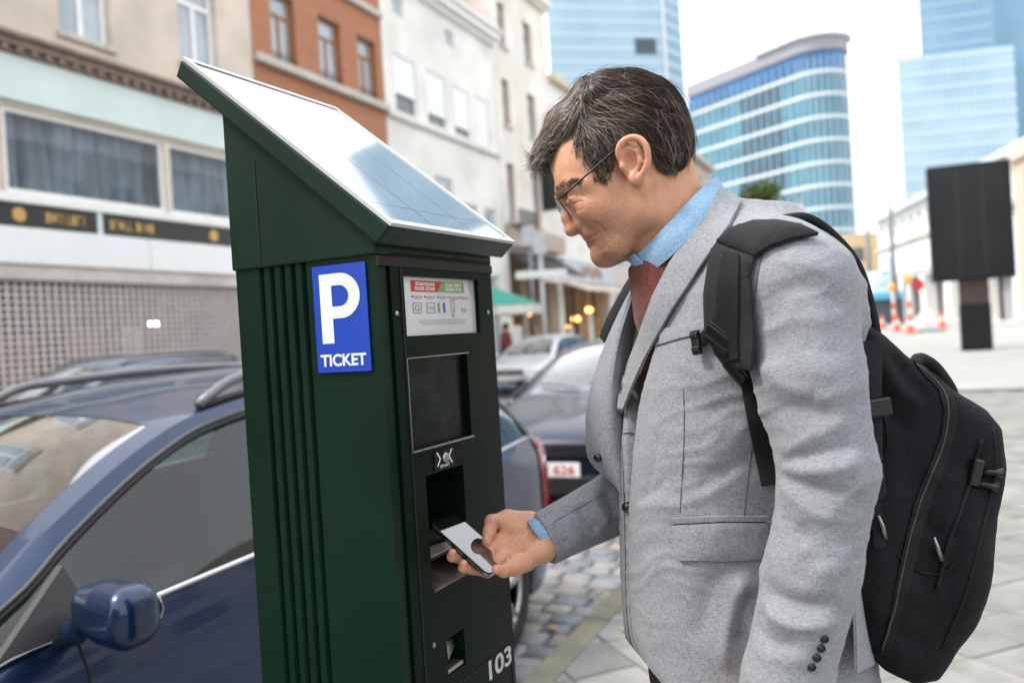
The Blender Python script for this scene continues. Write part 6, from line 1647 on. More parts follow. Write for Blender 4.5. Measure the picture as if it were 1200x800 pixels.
mb = MB(); mb.ellipsoid(HP(745, 180, 62.5), .0013, .0013, .0013, 8, 6); mb.build('hinge_end', m_chrome, glo, True)

# ================================================================ HIS CLOTHES
def weave(name, c1, c2, scale, rough=.9, bump=.35, mel=.5, sheen=.15, fold=0):
    """mottled woven cloth: fine crossed threads over a coarser melange"""
    m = bpy.data.materials.new(name); m.use_nodes = True; t = m.node_tree; b = t.nodes['Principled BSDF']
    b.inputs['Roughness'].default_value = rough; b.inputs['Specular IOR Level'].default_value = .2; b.inputs['Sheen Weight'].default_value = sheen
    tc = t.nodes.new('ShaderNodeTexCoord')
    outs = []
    for st in ((1, 1, .09), (.10, .10, 1.0)):
        mp = t.nodes.new('ShaderNodeMapping'); mp.inputs['Scale'].default_value = [scale * x for x in st]; t.links.new(tc.outputs['Object'], mp.inputs[0])
        n = t.nodes.new('ShaderNodeTexNoise'); n.inputs['Scale'].default_value = 1; n.inputs['Detail'].default_value = 2; t.links.new(mp.outputs[0], n.inputs[0]); outs.append(n.outputs['Fac'])
    n3 = t.nodes.new('ShaderNodeTexNoise'); n3.inputs['Scale'].default_value = scale * .12; n3.inputs['Detail'].default_value = 3; t.links.new(tc.outputs['Object'], n3.inputs[0])
    ad = t.nodes.new('ShaderNodeMath'); ad.operation = 'ADD'; t.links.new(outs[0], ad.inputs[0]); t.links.new(outs[1], ad.inputs[1])
    ad2 = t.nodes.new('ShaderNodeMath'); ad2.operation = 'MULTIPLY_ADD'; ad2.inputs[1].default_value = .2; t.links.new(n3.outputs['Fac'], ad2.inputs[0]); t.links.new(ad.outputs[0], ad2.inputs[2])
    rp = t.nodes.new('ShaderNodeMapRange'); rp.inputs[1].default_value = .78; rp.inputs[2].default_value = 1.42; t.links.new(ad2.outputs[0], rp.inputs[0])
    mx = t.nodes.new('ShaderNodeMixRGB'); mx.inputs[1].default_value = (*c1, 1); mx.inputs[2].default_value = (*c2, 1); t.links.new(rp.outputs[0], mx.inputs[0]); t.links.new(mx.outputs[0], b.inputs['Base Color'])
    bp = t.nodes.new('ShaderNodeBump'); bp.inputs['Strength'].default_value = bump; bp.inputs['Distance'].default_value = .0008; t.links.new(ad.outputs[0], bp.inputs['Height']); t.links.new(bp.outputs[0], b.inputs['Normal'])
    return m
m_jkt = weave('grey_wool', (.13, .137, .155), (.335, .343, .368), 1550, bump=.22)
m_knit = weave('maroon_knit', (.06, .016, .012), (.20, .066, .048), 1000, bump=.7)
m_denim = weave('blue_chambray', (.13, .26, .42), (.33, .48, .65), 1300)
m_trs = weave('dark_trousers', (.012, .006, .009), (.035, .018, .022), 900, sheen=0)
m_pack = weave('charcoal_canvas', (.0025, .003, .0038), (.0115, .013, .016), 1500, rough=.85, sheen=.02)
m_strapc = weave('charcoal_strap', (.007, .0074, .0085), (.026, .027, .029), 1300, rough=.85, sheen=.02)
m_web = weave('black_webbing', (.005, .005, .006), (.016, .016, .018), 1500, rough=.7, sheen=0)
m_btn = M('black_button', (.006, .006, .007), .25, var=.1, spec=.6); m_plast = M('black_plastic', (.008, .008, .009), .35, var=.1)
m_stitch = M('seam_thread', (.07, .072, .08), .9)

PSI = R(9)                               # chest turned a little to the camera
tf = V((-math.cos(PSI), -math.sin(PSI), 0)); ts = V((math.sin(PSI), -math.cos(PSI), 0))       # front, near side
SECT = [(830, 742, 1022, .172), (760, 737, 1008, .168), (690, 733, 990, .162), (600, 731, 975, .158), (520, 733, 978, .166), (450, 741, 985, .178), (390, 752, 990, .188), (345, 762, 985, .186), (310, 776, 972, .165), (285, 792, 955, .13), (265, 806, 940, .095), (245, 824, 925, .07)]
def sections(inset=0.0):
    out = []
    for py, f_, b_, hw in SECT:
        A0, B0 = P(f_, py, MY), P(b_, py, MY); c = (A0 + B0) / 2; out.append((c.z, c.x, (B0 - A0).length / 2 - inset, hw - inset))
    return sorted(out)
def torso_fn(inset=0.0, p=2.5):
    T_ = np.array(sections(inset))
    def fn(X, Y, Z):
        z = Z.ravel(); cx_, a, b = [np.interp(z, T_[:, 0], T_[:, k]).astype(np.float32)[None, None, :] for k in (1, 2, 3)]
        dx, dy = X - cx_, Y - MY
        f = np.abs(dx * tf.x + dy * tf.y) / a; s = np.abs(dx * ts.x + dy * ts.y) / b
        q = (f ** p + s ** p + 1e-9) ** (1 / p); d = (q - 1) * np.minimum(a, b) * .95
        top = Z - T_[-1, 0]; bot = T_[0, 0] - Z
        return np.maximum(np.maximum(d, top), bot)
    return fn
zhem = P(800, 800, MY).z; zbtn = P(735, 590, MY).z; zneck = P(790, 300, MY).z
def v_open(z):  # half-width of the open front at a height
    return np.interp(z, [zbtn - .01, zbtn + .02, zbtn + .14, zneck - .06, zneck + .06], [0, .008, .046, .088, .105])
def wn(z): return np.interp(z, [zbtn - .01, zbtn + .02, zbtn + .14, zneck - .06, zneck + .06], [0, .002, .012, .058, .09]).astype(np.float32)
def build_jacket():
    F = Field(*fbox([P(680, 220, 1.2), P(1050, 820, 1.0), P(1050, 300, 1.55), P(620, 640, 1.45), V((.2, .9, zhem - .05))], .02), .0042)
    F.put(torso_fn(), [-9] * 3, [9] * 3)
    # shoulders and sleeves
    NB = P(866, 292, 1.20); 
    F.chain([NB, P(905, 316, 1.115), P(932, 342, 1.055)], [.042, .058, .0735], .05)
    F.chain([P(932, 342, 1.055), P(948, 440, 1.02), P(971, 552, 1.0)], [.073, .0635, .0555], .014)
    F.chain([P(971, 552, 1.0), P(952, 665, 1.0), P(921, 800, 1.0), P(911, 838, 1.0)], [.0565, .054, .051, .049], .012)
    FBK = P(868, 296, 1.33); F.chain([FBK, P(895, 318, 1.42), P(885, 345, 1.455)], [.04, .055, .066], .05)
    F.chain([P(885, 345, 1.455), P(800, 545, 1.50)], [.066, .058], .03); F.chain([P(800, 545, 1.50), P(735, 582, 1.43), P(640, 630, 1.365)], [.06, .053, .0435], .02)
    # cuff ends
    d = (P(636, 632, 1.363) - P(735, 582, 1.43)).normalized(); q = P(633.5, 631, 1.362)
    F.put(lambda X, Y, Z: -((X - q.x) * d.x + (Y - q.y) * d.y + (Z - q.z) * d.z), [q[i] - .09 for i in range(3)], [q[i] + .09 for i in range(3)], .003, True)
    wc_ = P(633, 632, 1.361); F.cone(wc_ + d * .03, wc_ - d * .02, .0365, .0365, .002, True)
    # open front
    T_ = np.array(sections())
    def opening(X, Y, Z):
        z = Z.ravel(); cx_, a, b = [np.interp(z, T_[:, 0], T_[:, k]).astype(np.float32)[None, None, :] for k in (1, 2, 3)]
        dx, dy = X - cx_, Y - MY; f = dx * tf.x + dy * tf.y; s = dx * ts.x + dy * ts.y
        return np.maximum(np.maximum(s - wn(z)[None, None, :], -s - v_open(z)[None, None, :].astype(np.float32)), (a * .80) - f)
    F.put(opening, [-9] * 3, [9] * 3, .004, True)
    # standing neck and its hole
    F.cone(HP(815, 345, 0), HP(803, 268, 0), .085, .071, .04)
    F.cone(HP(795, 315, 0), HP(762, 205, 0), .066, .070, .006, True)
    F.put(opening, [-9] * 3, [9] * 3, .004, True)
    # hem: level, the front corner rounded away
    def hem(X, Y, Z):
        dx = X - P(742, 800, MY).x; dy = Y - MY; f = -(dx * tf.x + dy * tf.y)
        h = zhem + .012 + .11 * np.exp(-np.clip(f + .012, 0, 9) / .020) - .10 * np.clip(f, 0, .4) * .35
        return Z - h
    F.put(hem, [-9, -9, -9], [9, 9, zhem + .12], .004, True)
    vs, fs = F.mesh(2)
    return vs, fs
jv, jf = build_jacket()
FOLDS = [  # upper sleeve and shoulder
    ([(912, 305), (950, 312), (985, 335)], .0022, .012), ([(905, 345), (945, 338), (1000, 362)], -.0028, .013), ([(893, 392), (930, 376), (975, 376)], .0026, .011),
    ([(940, 400), (975, 412), (1012, 402)], -.003, .013), ([(890, 425), (920, 452), (955, 462)], .003, .012), ([(950, 470), (985, 462), (1016, 446)], .0032, .011), ([(905, 480), (940, 478), (980, 490)], -.0028, .012),
    ([(914, 535), (950, 512), (1000, 490)], .0035, .009), ([(916, 542), (955, 534), (1010, 518)], -.0042, .008), ([(916, 548), (955, 552), (1005, 545)], .0042, .008), ([(916, 556), (950, 572), (1000, 578)], -.004, .009), ([(914, 562), (940, 592), (980, 612)], .0034, .010), ([(908, 575), (925, 610), (950, 640)], -.003, .011), ([(990, 530), (1010, 552), (1008, 580)], .003, .009),
    # forearm
    ([(950, 668), (975, 666), (1002, 652)], .0025, .011), ([(895, 676), (915, 700), (950, 710), (985, 700)], -.0045, .010), ([(890, 700), (915, 728), (950, 734), (988, 722)], .0055, .009), ([(884, 728), (905, 752), (940, 756)], -.004, .009), ([(905, 690), (898, 712), (888, 728)], -.003, .007), ([(882, 756), (915, 772), (955, 768)], .002, .012),
    ([(930, 610), (945, 650), (935, 690)], -.0025, .014), ([(948, 330), (968, 400), (958, 450)], .002, .02), ([(900, 330), (905, 380), (912, 430)], -.003, .012),
    # body
    ([(905, 470), (870, 505), (820, 540)], .0035, .014), ([(895, 520), (860, 548), (810, 575)], -.004, .012), ([(880, 545), (830, 578), (775, 600)], .003, .010), ([(770, 500), (765, 550), (750, 590)], -.0025, .012), ([(800, 590), (765, 592), (742, 592)], .0025, .010), ([(785, 560), (760, 580), (742, 590)], -.0025, .007),
    ([(898, 660), (868, 690), (852, 740), (850, 790)], .007, .011), ([(870, 650), (835, 690), (815, 760)], -.004, .016), ([(886, 690), (870, 720), (868, 760)], -.007, .008), ([(765, 640), (762, 700), (775, 770)], .002, .02),
    ([(790, 420), (830, 440), (870, 425)], .002, .014), ([(795, 470), (840, 480), (885, 450)], -.002, .014),
    # far forearm
    ([(650, 612), (656, 630), (668, 640)], -.004, .007), ([(662, 606), (672, 622), (682, 634)], .004, .007), ([(676, 590), (690, 612), (702, 622)], -.005, .008), ([(692, 580), (704, 600), (714, 612)], .005, .008), ([(706, 566), (716, 590), (724, 600)], -.005, .008), ([(660, 596), (690, 585), (720, 560)], .003, .008)]
jv = creases(jv, jf, [(p, -d * 1.25, s) for p, d, s in FOLDS], 6, .75)
nn = np_normals(jv, jf)
def wrinkle(v):
    p = V(v); a = noise.noise(p * 16) * .0014 + noise.noise(p * 42 + V((3, 1, 7))) * .0005
    q = p + V((noise.noise(p * 9), noise.noise(p * 9 + V((5, 5, 5))), noise.noise(p * 9 + V((9, 2, 4))))) * .03
    r = 1 - abs(noise.noise(V((q.x * 11 + q.z * 9, q.y * 11, q.z * 34 - q.x * 12)))) * 2.2
    m = max(0, noise.noise(p * 6 + V((2, 8, 1))) + .28)
    return a + (r ** 3 if r > 0 else 0) * .0028 * m
wob = np.array([wrinkle(v) for v in jv.tolist()]); jv = jv + nn * wob[:, None]
hullF = Field(*fbox([P(700, 220, 1.2), P(1000, 640, 1.0), P(1000, 300, 1.5)], .02), .006)
hullF.put(torso_fn(-.002), [-9] * 3, [9] * 3); hullF.chain([P(866, 292, 1.20), P(905, 316, 1.115), P(932, 342, 1.055)], [.044, .060, .0755], .05); hullF.chain([P(932, 342, 1.055), P(946, 440, 1.015)], [.0755, .072], .025)
hullF.cone(HP(815, 345, 0), HP(800, 262, 0), .088, .074, .04)
uv_, uf_ = hullF.mesh(3); hB = BVHTree.FromPolygons([V(v) for v in uv_.tolist()], uf_.tolist())
jacket = link('jacket', np_mesh('jacket', jv, jf), m_jkt, MAN, True)
jB = BVHTree.FromPolygons([V(v) for v in jv.tolist()], jf.tolist())

def surf(px, py, bvh=None):
    h = (bvh or jB).ray_cast(CAM, ray(px, py).normalized()); return (h[0], h[1] if h[1].dot(CAM - h[0]) > 0 else -h[1]) if h[0] is not None else (None, None)
def patch(name, outline, off, thick, mat, par, step=5.0, bvh=None, puff=0.0, smooth_n=True, sharp=48, nsp=4):
    """a cloth piece cut to an outline and laid on a surface"""
    ol = []
    for i in range(len(outline)): 
        a, b = V((*outline[i], 0)), V((*outline[(i + 1) % len(outline)], 0)); n = max(1, int((b - a).length / step))
        ol += [a.lerp(b, k / n).to_2d() for k in range(n)]
    xs = [p.x for p in ol]; ys = [p.y for p in ol]; pts = list(ol); n0 = len(ol)
    def inside(x, y):
        c = False
        for i in range(n0):
            a, b = ol[i], ol[i - 1]
            if (a.y > y) != (b.y > y) and x < (b.x - a.x) * (y - a.y) / (b.y - a.y) + a.x: c = not c
        return c
    y = min(ys) + step / 2
    while y < max(ys):
        x = min(xs) + step / 2
        while x < max(xs):
            if inside(x, y) and min((V((x, y)) - q).length for q in ol) > step * .5: pts.append(V((x, y)))
            x += step
        y += step
    vv, ee, ff, *_ = delaunay_2d_cdt(pts, [(i, (i + 1) % n0) for i in range(n0)], [list(range(n0))], 1, 1e-5)
    P3 = []; N3 = []
    for q in vv:
        p, n = surf(q.x, q.y, bvh); P3.append(p); N3.append(n)
    ok = [i for i, p in enumerate(P3) if p is not None]
    if not ok: return None
    for i, p in enumerate(P3):
        if p is None:
            j = min(ok, key=lambda k: (vv[k] - vv[i]).length); d_ = (P3[j] - CAM); P3[i] = P(vv[i].x, vv[i].y, P3[j].y); N3[i] = N3[j]
    # even the normals and close depth jumps
    adj = {i: set() for i in range(len(vv))}
    for f in ff:
        for a in range(len(f)): adj[f[a]].add(f[a - 1]); adj[f[a - 1]].add(f[a])
    for _ in range(3): N3 = [(N3[i] + sum((N3[j] for j in adj[i]), V()) / max(1, len(adj[i]))).normalized() for i in range(len(vv))]
    ol2 = [V((q.x, q.y)) for q in ol]
    top = []; bot = []
    for i, q in enumerate(vv):
        e = min((V((q.x, q.y)) - o).length for o in ol2) if puff else 0
        h = off + puff * (1 - math.exp(-e / 7)); top.append(P3[i] + N3[i] * (h + thick)); bot.append(P3[i] + N3[i] * (off - .001))
    N_ = len(vv); fs = [tuple(f) for f in ff] + [tuple(N_ + i for i in reversed(f)) for f in ff]
    cnt = {}
    for f in ff:
        for a in range(len(f)):
            e = (f[a - 1], f[a]); cnt[e] = 1
    for (a, b) in list(cnt):
        if (b, a) not in cnt: fs.append((a, b, N_ + b, N_ + a)[::-1])
    mb = MB(); mb.add(top + bot, fs); return mb.build(name, mat, par, sharp=sharp)
def seam(name, pts, r, mat, par, bvh=None, lift=0.0, n=5):
    q = []
    for x, y in spline2(pts, n):
        p, nr = surf(x, y, bvh)
        if p is not None: q.append(p + nr * lift)
    if len(q) > 1: mb = MB(); mb.tube(q, r, 5); return mb.build(name, mat, par, True)
def spline2(pts, n): return [(p.x, p.y) for p in spline([V((x, y, 0)) for x, y in pts], n)]

# ---- knit sweater in the open front
def build_knit():
    F = Field(*fbox([P(700, 260, 1.1), P(960, 620, 1.45)], .02), .005)
    F.put(torso_fn(.016), [-9, -9, P(740, 640, MY).z], [9, 9, 9]); 
    F.put(lambda X, Y, Z: Z + 0 * X + 0 * Y - P(740, 640, MY).z, [-9] * 3, [9, 9, P(740, 630, MY).z], 0, True)
    F.cone(HP(806, 350, 0), HP(783, 288, 0), .085, .066, .04)
    ka = (HP(783, 288, 0) - HP(806, 350, 0)).normalized(); kq = HP(785, 294, 0)
    F.put(lambda X, Y, Z: -((X - kq.x) * ka.x + (Y - kq.y) * ka.y + (Z - kq.z) * ka.z), [-9] * 3, [9] * 3, .004, True)
    F.cone(HP(795, 325, 0), HP(768, 215, 0), .056, .058, .004, True)
    return F.mesh(2)
sv, sf = build_knit(); knit = link('sweater', np_mesh('sweater', sv, sf), m_knit, MAN, True)

# ---- shirt collar round the neck
ctop = [(828, 214, -34), (838, 211, 0), (826, 219, 38), (800, 244, 58), (774, 272, 58), (756, 291, 42), (744, 301, 24), (742, 306, 10)]
cbot = [(842, 240, -40), (852, 238, 0), (842, 246, 46), (816, 272, 68), (792, 294, 70), (772, 312, 56), (757, 322, 36), (747, 320, 14)]
cmid = [tuple((a + b) / 2 + (3 if k == 2 else 0) for k, (a, b) in enumerate(zip(p, q))) for p, q in zip(ctop, cbot)]
sheet_obj('shirt_collar', [[HP(*p) for p in r] for r in (ctop, cmid, cbot)], .0024, m_denim, MAN, 6, 5)
for f_ in (.12, .88):
    mb = MB(); mb.tube(spline([HP(*[a * (1 - f_) + b * f_ + (1.6 if k == 2 else 0) for k, (a, b) in enumerate(zip(p, q))]) for p, q in zip(ctop[2:], cbot[2:])], 8), .0006, 5); mb.build('collar_stitch', M('denim_thread', (.35, .5, .68), .9), MAN, True)
fl = lambda r: [(x + 2, y + 2, -d * .92) for x, y, d in r[1:]]
sheet_obj('shirt_collar', [[HP(*p) for p in fl(r)] for r in (ctop, cmid, cbot)], .0024, m_denim, MAN, 6, 5)
# rolled collar point under the chin and the placket knot
sheet_obj('collar_point', [[HP(741, 300, 30), HP(737, 304, 20), HP(740, 311, 8)], [HP(746, 306, 34), HP(742, 312, 24), HP(744, 316, 10)], [HP(757, 318, 40), HP(750, 321, 26), HP(748, 321, 10)]], .003, m_denim, MAN, 5, 5)
mb = MB(); mb.ellipsoid(HP(748, 310, 6), u_(8), u_(14), u_(8), 14, 10); mb.build('shirt_placket', m_denim, MAN, True)
ctw = [HP(*p) for p in [(752, 292, 47), (764, 281, 55), (786, 258, 62)]]

# ---- jacket collar and lapels
lap = [(842, 224), (829, 240), (816, 262), (803, 283), (786, 309), (768, 345), (758, 372), (750, 396), (737, 430), (728, 465), (726, 490), (733, 480), (742, 456), (756, 424), (772, 394), (790, 362), (808, 336), (824, 312), (836, 295), (846, 280), (856, 266), (862, 252), (868, 238), (856, 228)]
patch('lapel', lap, .0022, .0028, m_jkt, jacket, 4.5, bvh=hB, puff=.0035)
seam('lapel_edge', [(728, 478), (738, 458), (754, 424), (772, 392), (790, 360), (810, 332), (832, 300)], .0009, m_stitch, jacket, hB, lift=.002)
seam('gorge_seam', [(806, 281), (822, 287), (837, 294)], .0010, m_stitch, jacket, hB, lift=.0045)
# far front, hanging open
far = [[(753, 318, 1.325), (750, 325, 1.295), (746, 334, 1.285)], [(727, 368, 1.335), (729, 381, 1.30), (728, 392, 1.288)], [(703, 425, 1.345), (711, 435, 1.305), (721, 445, 1.288)], [(691, 472, 1.35), (701, 482, 1.305), (721, 492, 1.285)], [(689, 510, 1.345), (700, 520, 1.30), (724, 530, 1.278)], [(694, 541, 1.335), (707, 549, 1.30), (729, 556, 1.27)], [(722, 566, 1.31), (726, 572, 1.29), (732, 580, 1.262)]]
rows = [[P(r[0][0] + 14, r[0][1] + 6, 1.43), P(r[0][0] + 2, r[0][1], 1.385)] + [P(*q) for q in r] + [P(r[2][0] + 24, r[2][1] + 4, 1.345)] for r in far]
sheet_obj('lapel', rows, .006, m_jkt, jacket, 5, 5)
mb = MB(); q = P(701, 536, 1.294); mb.cyl(q, q + V((-.002, -.004, 0)), .0065, .006, 14); mb.build('button', m_btn, jacket, True)
# button, buttonhole, pockets, darts, seams
def button(px, py, r, par=None, flat=False):
    h_ = .0022 if flat else .0042
    p, n = surf(px, py); mb = MB(); mb.cyl(p + n * .0002, p + n * h_, r, r * .92, 20); mb.tube([p + n * h_ + (n.orthogonal().normalized() * math.cos(a) + n.cross(n.orthogonal().normalized()) * math.sin(a)) * r * .8 for a in [2 * math.pi * k / 20 for k in range(20)]], r * .14, 6, closed=True)
    b = mb.build('button', m_btn, par or jacket, True)
button(735.5, 594, .0085)
for x, y in ((960, 781), (966, 770), (971, 759), (975, 748)): button(x - 9, y, .0050, flat=True)
patch('pocket_flap', [(789, 615), (845, 612), (900, 612), (897, 640), (890, 655), (840, 656), (797, 656), (792, 650)], .0018, .0022, m_jkt, jacket, 5, puff=.002)
patch('pocket_welt', [(788, 606), (845, 603.5), (900, 604), (900, 610), (845, 610), (788, 613)], .0015, .0018, m_jkt, jacket, 4, puff=.0012)
patch('breast_pocket', [(768, 388), (800, 380), (834, 372), (834, 388), (800, 396), (769, 405)], .0012, .0016, m_jkt, jacket, 5, puff=.0012)
seam('pocket_seam', [(788, 613.5), (845, 611), (905, 611)], .0009, m_stitch, jacket, lift=.0014)
seam('dart', [(801, 456), (802, 490), (801, 530), (797, 600)], .0007, m_stitch, jacket, lift=.0002)
seam('dart', [(884, 512), (878, 550), (872, 605)], .0007, m_stitch, jacket, lift=.0002)
seam('front_edge', [(728, 478), (729, 520), (731, 560), (733, 640), (734, 700), (738, 745), (750, 780)], .0011, m_stitch, jacket, lift=.0002)
seam('buttonhole', [(731, 508), (737, 507), (743, 508)], .0011, m_stitch, jacket, lift=.0004)
seam('cuff_seam', [(648, 612), (660, 605), (680, 594), (705, 580)], .0006, m_stitch, jacket, lift=.0002)
seam('armhole_seam', [(905, 268), (893, 300), (885, 350), (884, 400), (890, 440)], .0008, m_stitch, jacket, lift=.0002)
# rear tail of the jacket behind the arm
tail = [[P(1004, 690, 1.20), P(1012, 690, 1.14), P(1000, 690, 1.07)], [P(1008, 740, 1.19), P(1018, 740, 1.13), P(1002, 742, 1.06)], [P(1012, 782, 1.19), P(1024, 778, 1.12), P(1003, 788, 1.055)]]
sheet_obj('jacket_tail', tail, .004, m_jkt, jacket, 5, 5)
# shirt cuff at the reaching hand
d = (P(636, 632, 1.363) - P(735, 582, 1.43)).normalized(); o1 = d.orthogonal().normalized(); o2 = d.cross(o1); c0 = P(633, 632, 1.361); mb = MB(); ring = []
for k, (h, r) in enumerate(((-.03, .0375), (.004, .038), (.0135, .0372), (.0135, .035), (-.03, .034))):
    ring += [c0 + d * (h + (.0014 * math.sin(5 * a) if 0 < k < 4 else 0)) + (o1 * math.cos(a) + o2 * math.sin(a)) * r for a in [2 * math.pi * q / 36 for q in range(36)]]
mb.add(ring, [(k * 36 + q, k * 36 + (q + 1) % 36, (k + 1) * 36 + (q + 1) % 36, (k + 1) * 36 + q) for k in range(4) for q in range(36)]); mb.build('shirt_cuff', m_denim, MAN, True)

# ---- trousers and shoes
def build_trousers():
    F = Field(*fbox([V((foot.x - .3, .95, -.01)), V((foot.x + .35, 1.6, zhem + .08))], .02), .008)
    hp_ = P(870, 770, MY); F.ell(V((hp_.x + .005, MY, zhem + .02)), .145, .155, .16)
    for y, dx in ((1.15, -.03), (1.35, .06)): F.chain([V((hp_.x + .01, y, .86)), V((foot.x + dx - .01, y, .48)), V((foot.x + dx + .03, y, .06))], [.108, .078, .066], .04)
    F.put(lambda X, Y, Z: -(Z + 0 * X + 0 * Y - zhem - .06), [-9, -9, zhem], [9, 9, zhem + .3], 0, True)
    F.put(lambda X, Y, Z: Z + 0 * X + 0 * Y - .04, [-9, -9, -.2], [9, 9, .06], 0, True)
    return F.mesh(1)
tv, tfc = build_trousers(); link('trousers', np_mesh('trousers', tv, tfc), m_trs, MAN, True)
for y, dx in ((1.15, -.03), (1.35, .06)):
    F = Field([foot.x + dx - .28, y - .09, -.01], [foot.x + dx + .14, y + .09, .14], .006)
    F.cone(V((foot.x + dx + .03, y, .05)), V((foot.x + dx - .12, y, .04)), .046, .042); F.ell(V((foot.x + dx - .15, y, .035)), .09, .048, .036, None, .02); F.cone(V((foot.x + dx + .03, y, .06)), V((foot.x + dx + .03, y, .11)), .045, .042, .02)
    F.put(lambda X, Y, Z: Z + 0 * X + 0 * Y - .004, [-9] * 3, [9, 9, .02], 0, True)
    vs, fs = F.mesh(1); link('shoe', np_mesh('shoe', vs, fs), M('shoe_leather', (.015, .01, .008), .35, var=.2), MAN, True)

# ================================================================ PHONE
PH = empty('phone', ph(.5, .5), 'black smartphone lying in the outstretched hand at the machine', 'phone')
def rrect(x0, x1, y0, y1, r, h):
    q = []
    for cx_, cy_, a0 in ((x1 - r, y1 - r, 0), (x0 + r, y1 - r, 90), (x0 + r, y0 + r, 180), (x1 - r, y0 + r, 270)):
        q += [PA + pLn * (cx_ + r * math.cos(R(a0 + 15 * k))) + pWn * (cy_ + r * math.sin(R(a0 + 15 * k))) + pN * h for k in range(7)]
    return q
a_ = rrect(0, PLEN, 0, PWID, .009, -.0040); mb = MB(); mb.prism(a_, pN * .0074); mb.build('case', M('phone_black', (.01, .01, .011), .3, var=.1), PH, bevel=.0012)
lo, mid = rrect(-.0003, PLEN + .0003, -.0003, PWID + .0003, .0092, -.002), rrect(-.0003, PLEN + .0003, -.0003, PWID + .0003, .0092, .0012); mb = MB(); n = len(lo)
mb.add(lo + mid, [(k, (k + 1) % n, n + (k + 1) % n, n + k) for k in range(n)]); mb.build('metal_band', M('phone_steel', (.35, .35, .36), .25, metal=1), PH, True)
mb = MB(); mb.add(rrect(.0012, PLEN - .0012, .0012, PWID - .0012, .008, .0036), [tuple(range(28))]); mb.build('screen', M('phone_glass', (.006, .006, .007), .04, var=.1, spec=1.0, coat=1.0), PH)
MATS['phone_glass'].node_tree.nodes['Principled BSDF'].inputs['Coat IOR'].default_value = 1.8

# ================================================================ BACKPACK
BPK = empty('backpack', P(1080, 790, MY), 'black canvas backpack hanging from the man\'s shoulders', 'backpack')
pk = [(1000, 372), (1035, 392), (1070, 424), (1112, 456), (1150, 478), (1166, 500), (1169, 548), (1156, 610), (1134, 690), (1104, 762), (1086, 786), (1060, 791), (1030, 778), (1008, 752), (1000, 700), (996, 560), (992, 440)]
bq = [P(x, y, 1.15) for x, y in pk]; bx = np.array([q.x for q in bq]); bz = np.array([q.z for q in bq])
def build_pack():
    F = Field(*fbox([P(985, 365, 1.04), P(1180, 800, 1.46)], .03), .0042)
    def fn(X, Y, Z):
        x = X; z = Z; d = None; ins = np.zeros(np.broadcast(X, Z).shape, dtype=bool); n = len(bx); mind = np.full(ins.shape, 1e9, dtype=np.float32)
        for i in range(n):
            ax_, az_, ex, ez = bx[i - 1], bz[i - 1], bx[i] - bx[i - 1], bz[i] - bz[i - 1]
            t_ = np.clip(((x - ax_) * ex + (z - az_) * ez) / (ex * ex + ez * ez), 0, 1); mind = np.minimum(mind, (x - ax_ - t_ * ex) ** 2 + (z - az_ - t_ * ez) ** 2)
            c = ((az_ > z) != (bz[i] > z)) & (x < (bx[i] - ax_) * (z - az_) / (bz[i] - az_ + 1e-12) + ax_); ins ^= c
        d2 = np.where(ins, -np.sqrt(mind), np.sqrt(mind)) + .035
        hw = .125 - .02 * np.clip((Z - 1.0) / .4, 0, 1)
        dy = np.abs(Y - MY - .005) - hw + .0
        return np.sqrt(np.maximum(d2, 0) ** 2 + np.maximum(dy, 0) ** 2) + np.minimum(np.maximum(d2, dy), 0) - .035
    F.put(fn, [-9] * 3, [9] * 3)
    # outer pocket bulge and side pocket
    F.ell(P(1092, 640, 1.17), .06, .09, .13, None, .03); F.ell(P(1030, 650, 1.12), .045, .03, .12, None, .03)
    return F.mesh(2)
pv, pf = build_pack()
PF = [([(1010, 395), (1035, 430), (1055, 460), (1085, 480)], -.007, .010), ([(1020, 440), (1040, 480), (1070, 510)], .007, .012), ([(1040, 410), (1070, 445), (1090, 470)], .005, .01), ([(1010, 480), (1030, 540), (1022, 600)], .006, .012), ([(1080, 540), (1105, 560), (1140, 560)], -.004, .012), ([(1070, 600), (1100, 625), (1130, 620)], .005, .012), ([(1050, 680), (1080, 700), (1110, 690)], -.005, .013), ([(1030, 720), (1060, 745), (1090, 750)], .005, .012), ([(1150, 520), (1130, 600), (1108, 690)], .006, .008), ([(1020, 620), (1035, 680), (1030, 740)], -.005, .012)]
pv = creases(pv, pf, PF, 6); pn = np_normals(pv, pf)
pv = pv + pn * np.array([noise.noise(V(v) * 18) * .003 + noise.noise(V(v) * 50) * .0008 for v in pv.tolist()])[:, None]
pack = link('main_compartment', np_mesh('main_compartment', pv, pf), m_pack, BPK, True)
kB = BVHTree.FromPolygons([V(v) for v in pv.tolist()], pf.tolist())
zipp = [(1072, 428), (1092, 444), (1106, 462), (1110, 485), (1104, 520), (1090, 556), (1074, 596), (1062, 640), (1050, 700), (1034, 760)]
patch('zip_flap', [(1070, 424), (1096, 440), (1118, 462), (1122, 490), (1112, 530), (1096, 575), (1080, 620), (1066, 680), (1052, 735), (1040, 768), (1032, 764), (1044, 715), (1056, 650), (1070, 590), (1088, 548), (1102, 510), (1106, 480), (1098, 456), (1080, 438)], .0008, .002, m_web, BPK, 5, kB)
seam('zip', zipp, .0016, M('zip_grey', (.05, .052, .055), .4, metal=.3), BPK, kB, .0028)
seam('zip', [(1022, 560), (1040, 520), (1030, 470), (1018, 440)][::-1], .0011, m_web, BPK, kB, .001)
seam('pocket_zip', [(1150, 515), (1140, 555), (1124, 600), (1110, 640), (1098, 690)], .0035, m_web, BPK, kB, .001)
seam('pocket_seam', [(1052, 650), (1075, 668), (1100, 672), (1118, 660)], .0016, m_web, BPK, kB, .001)
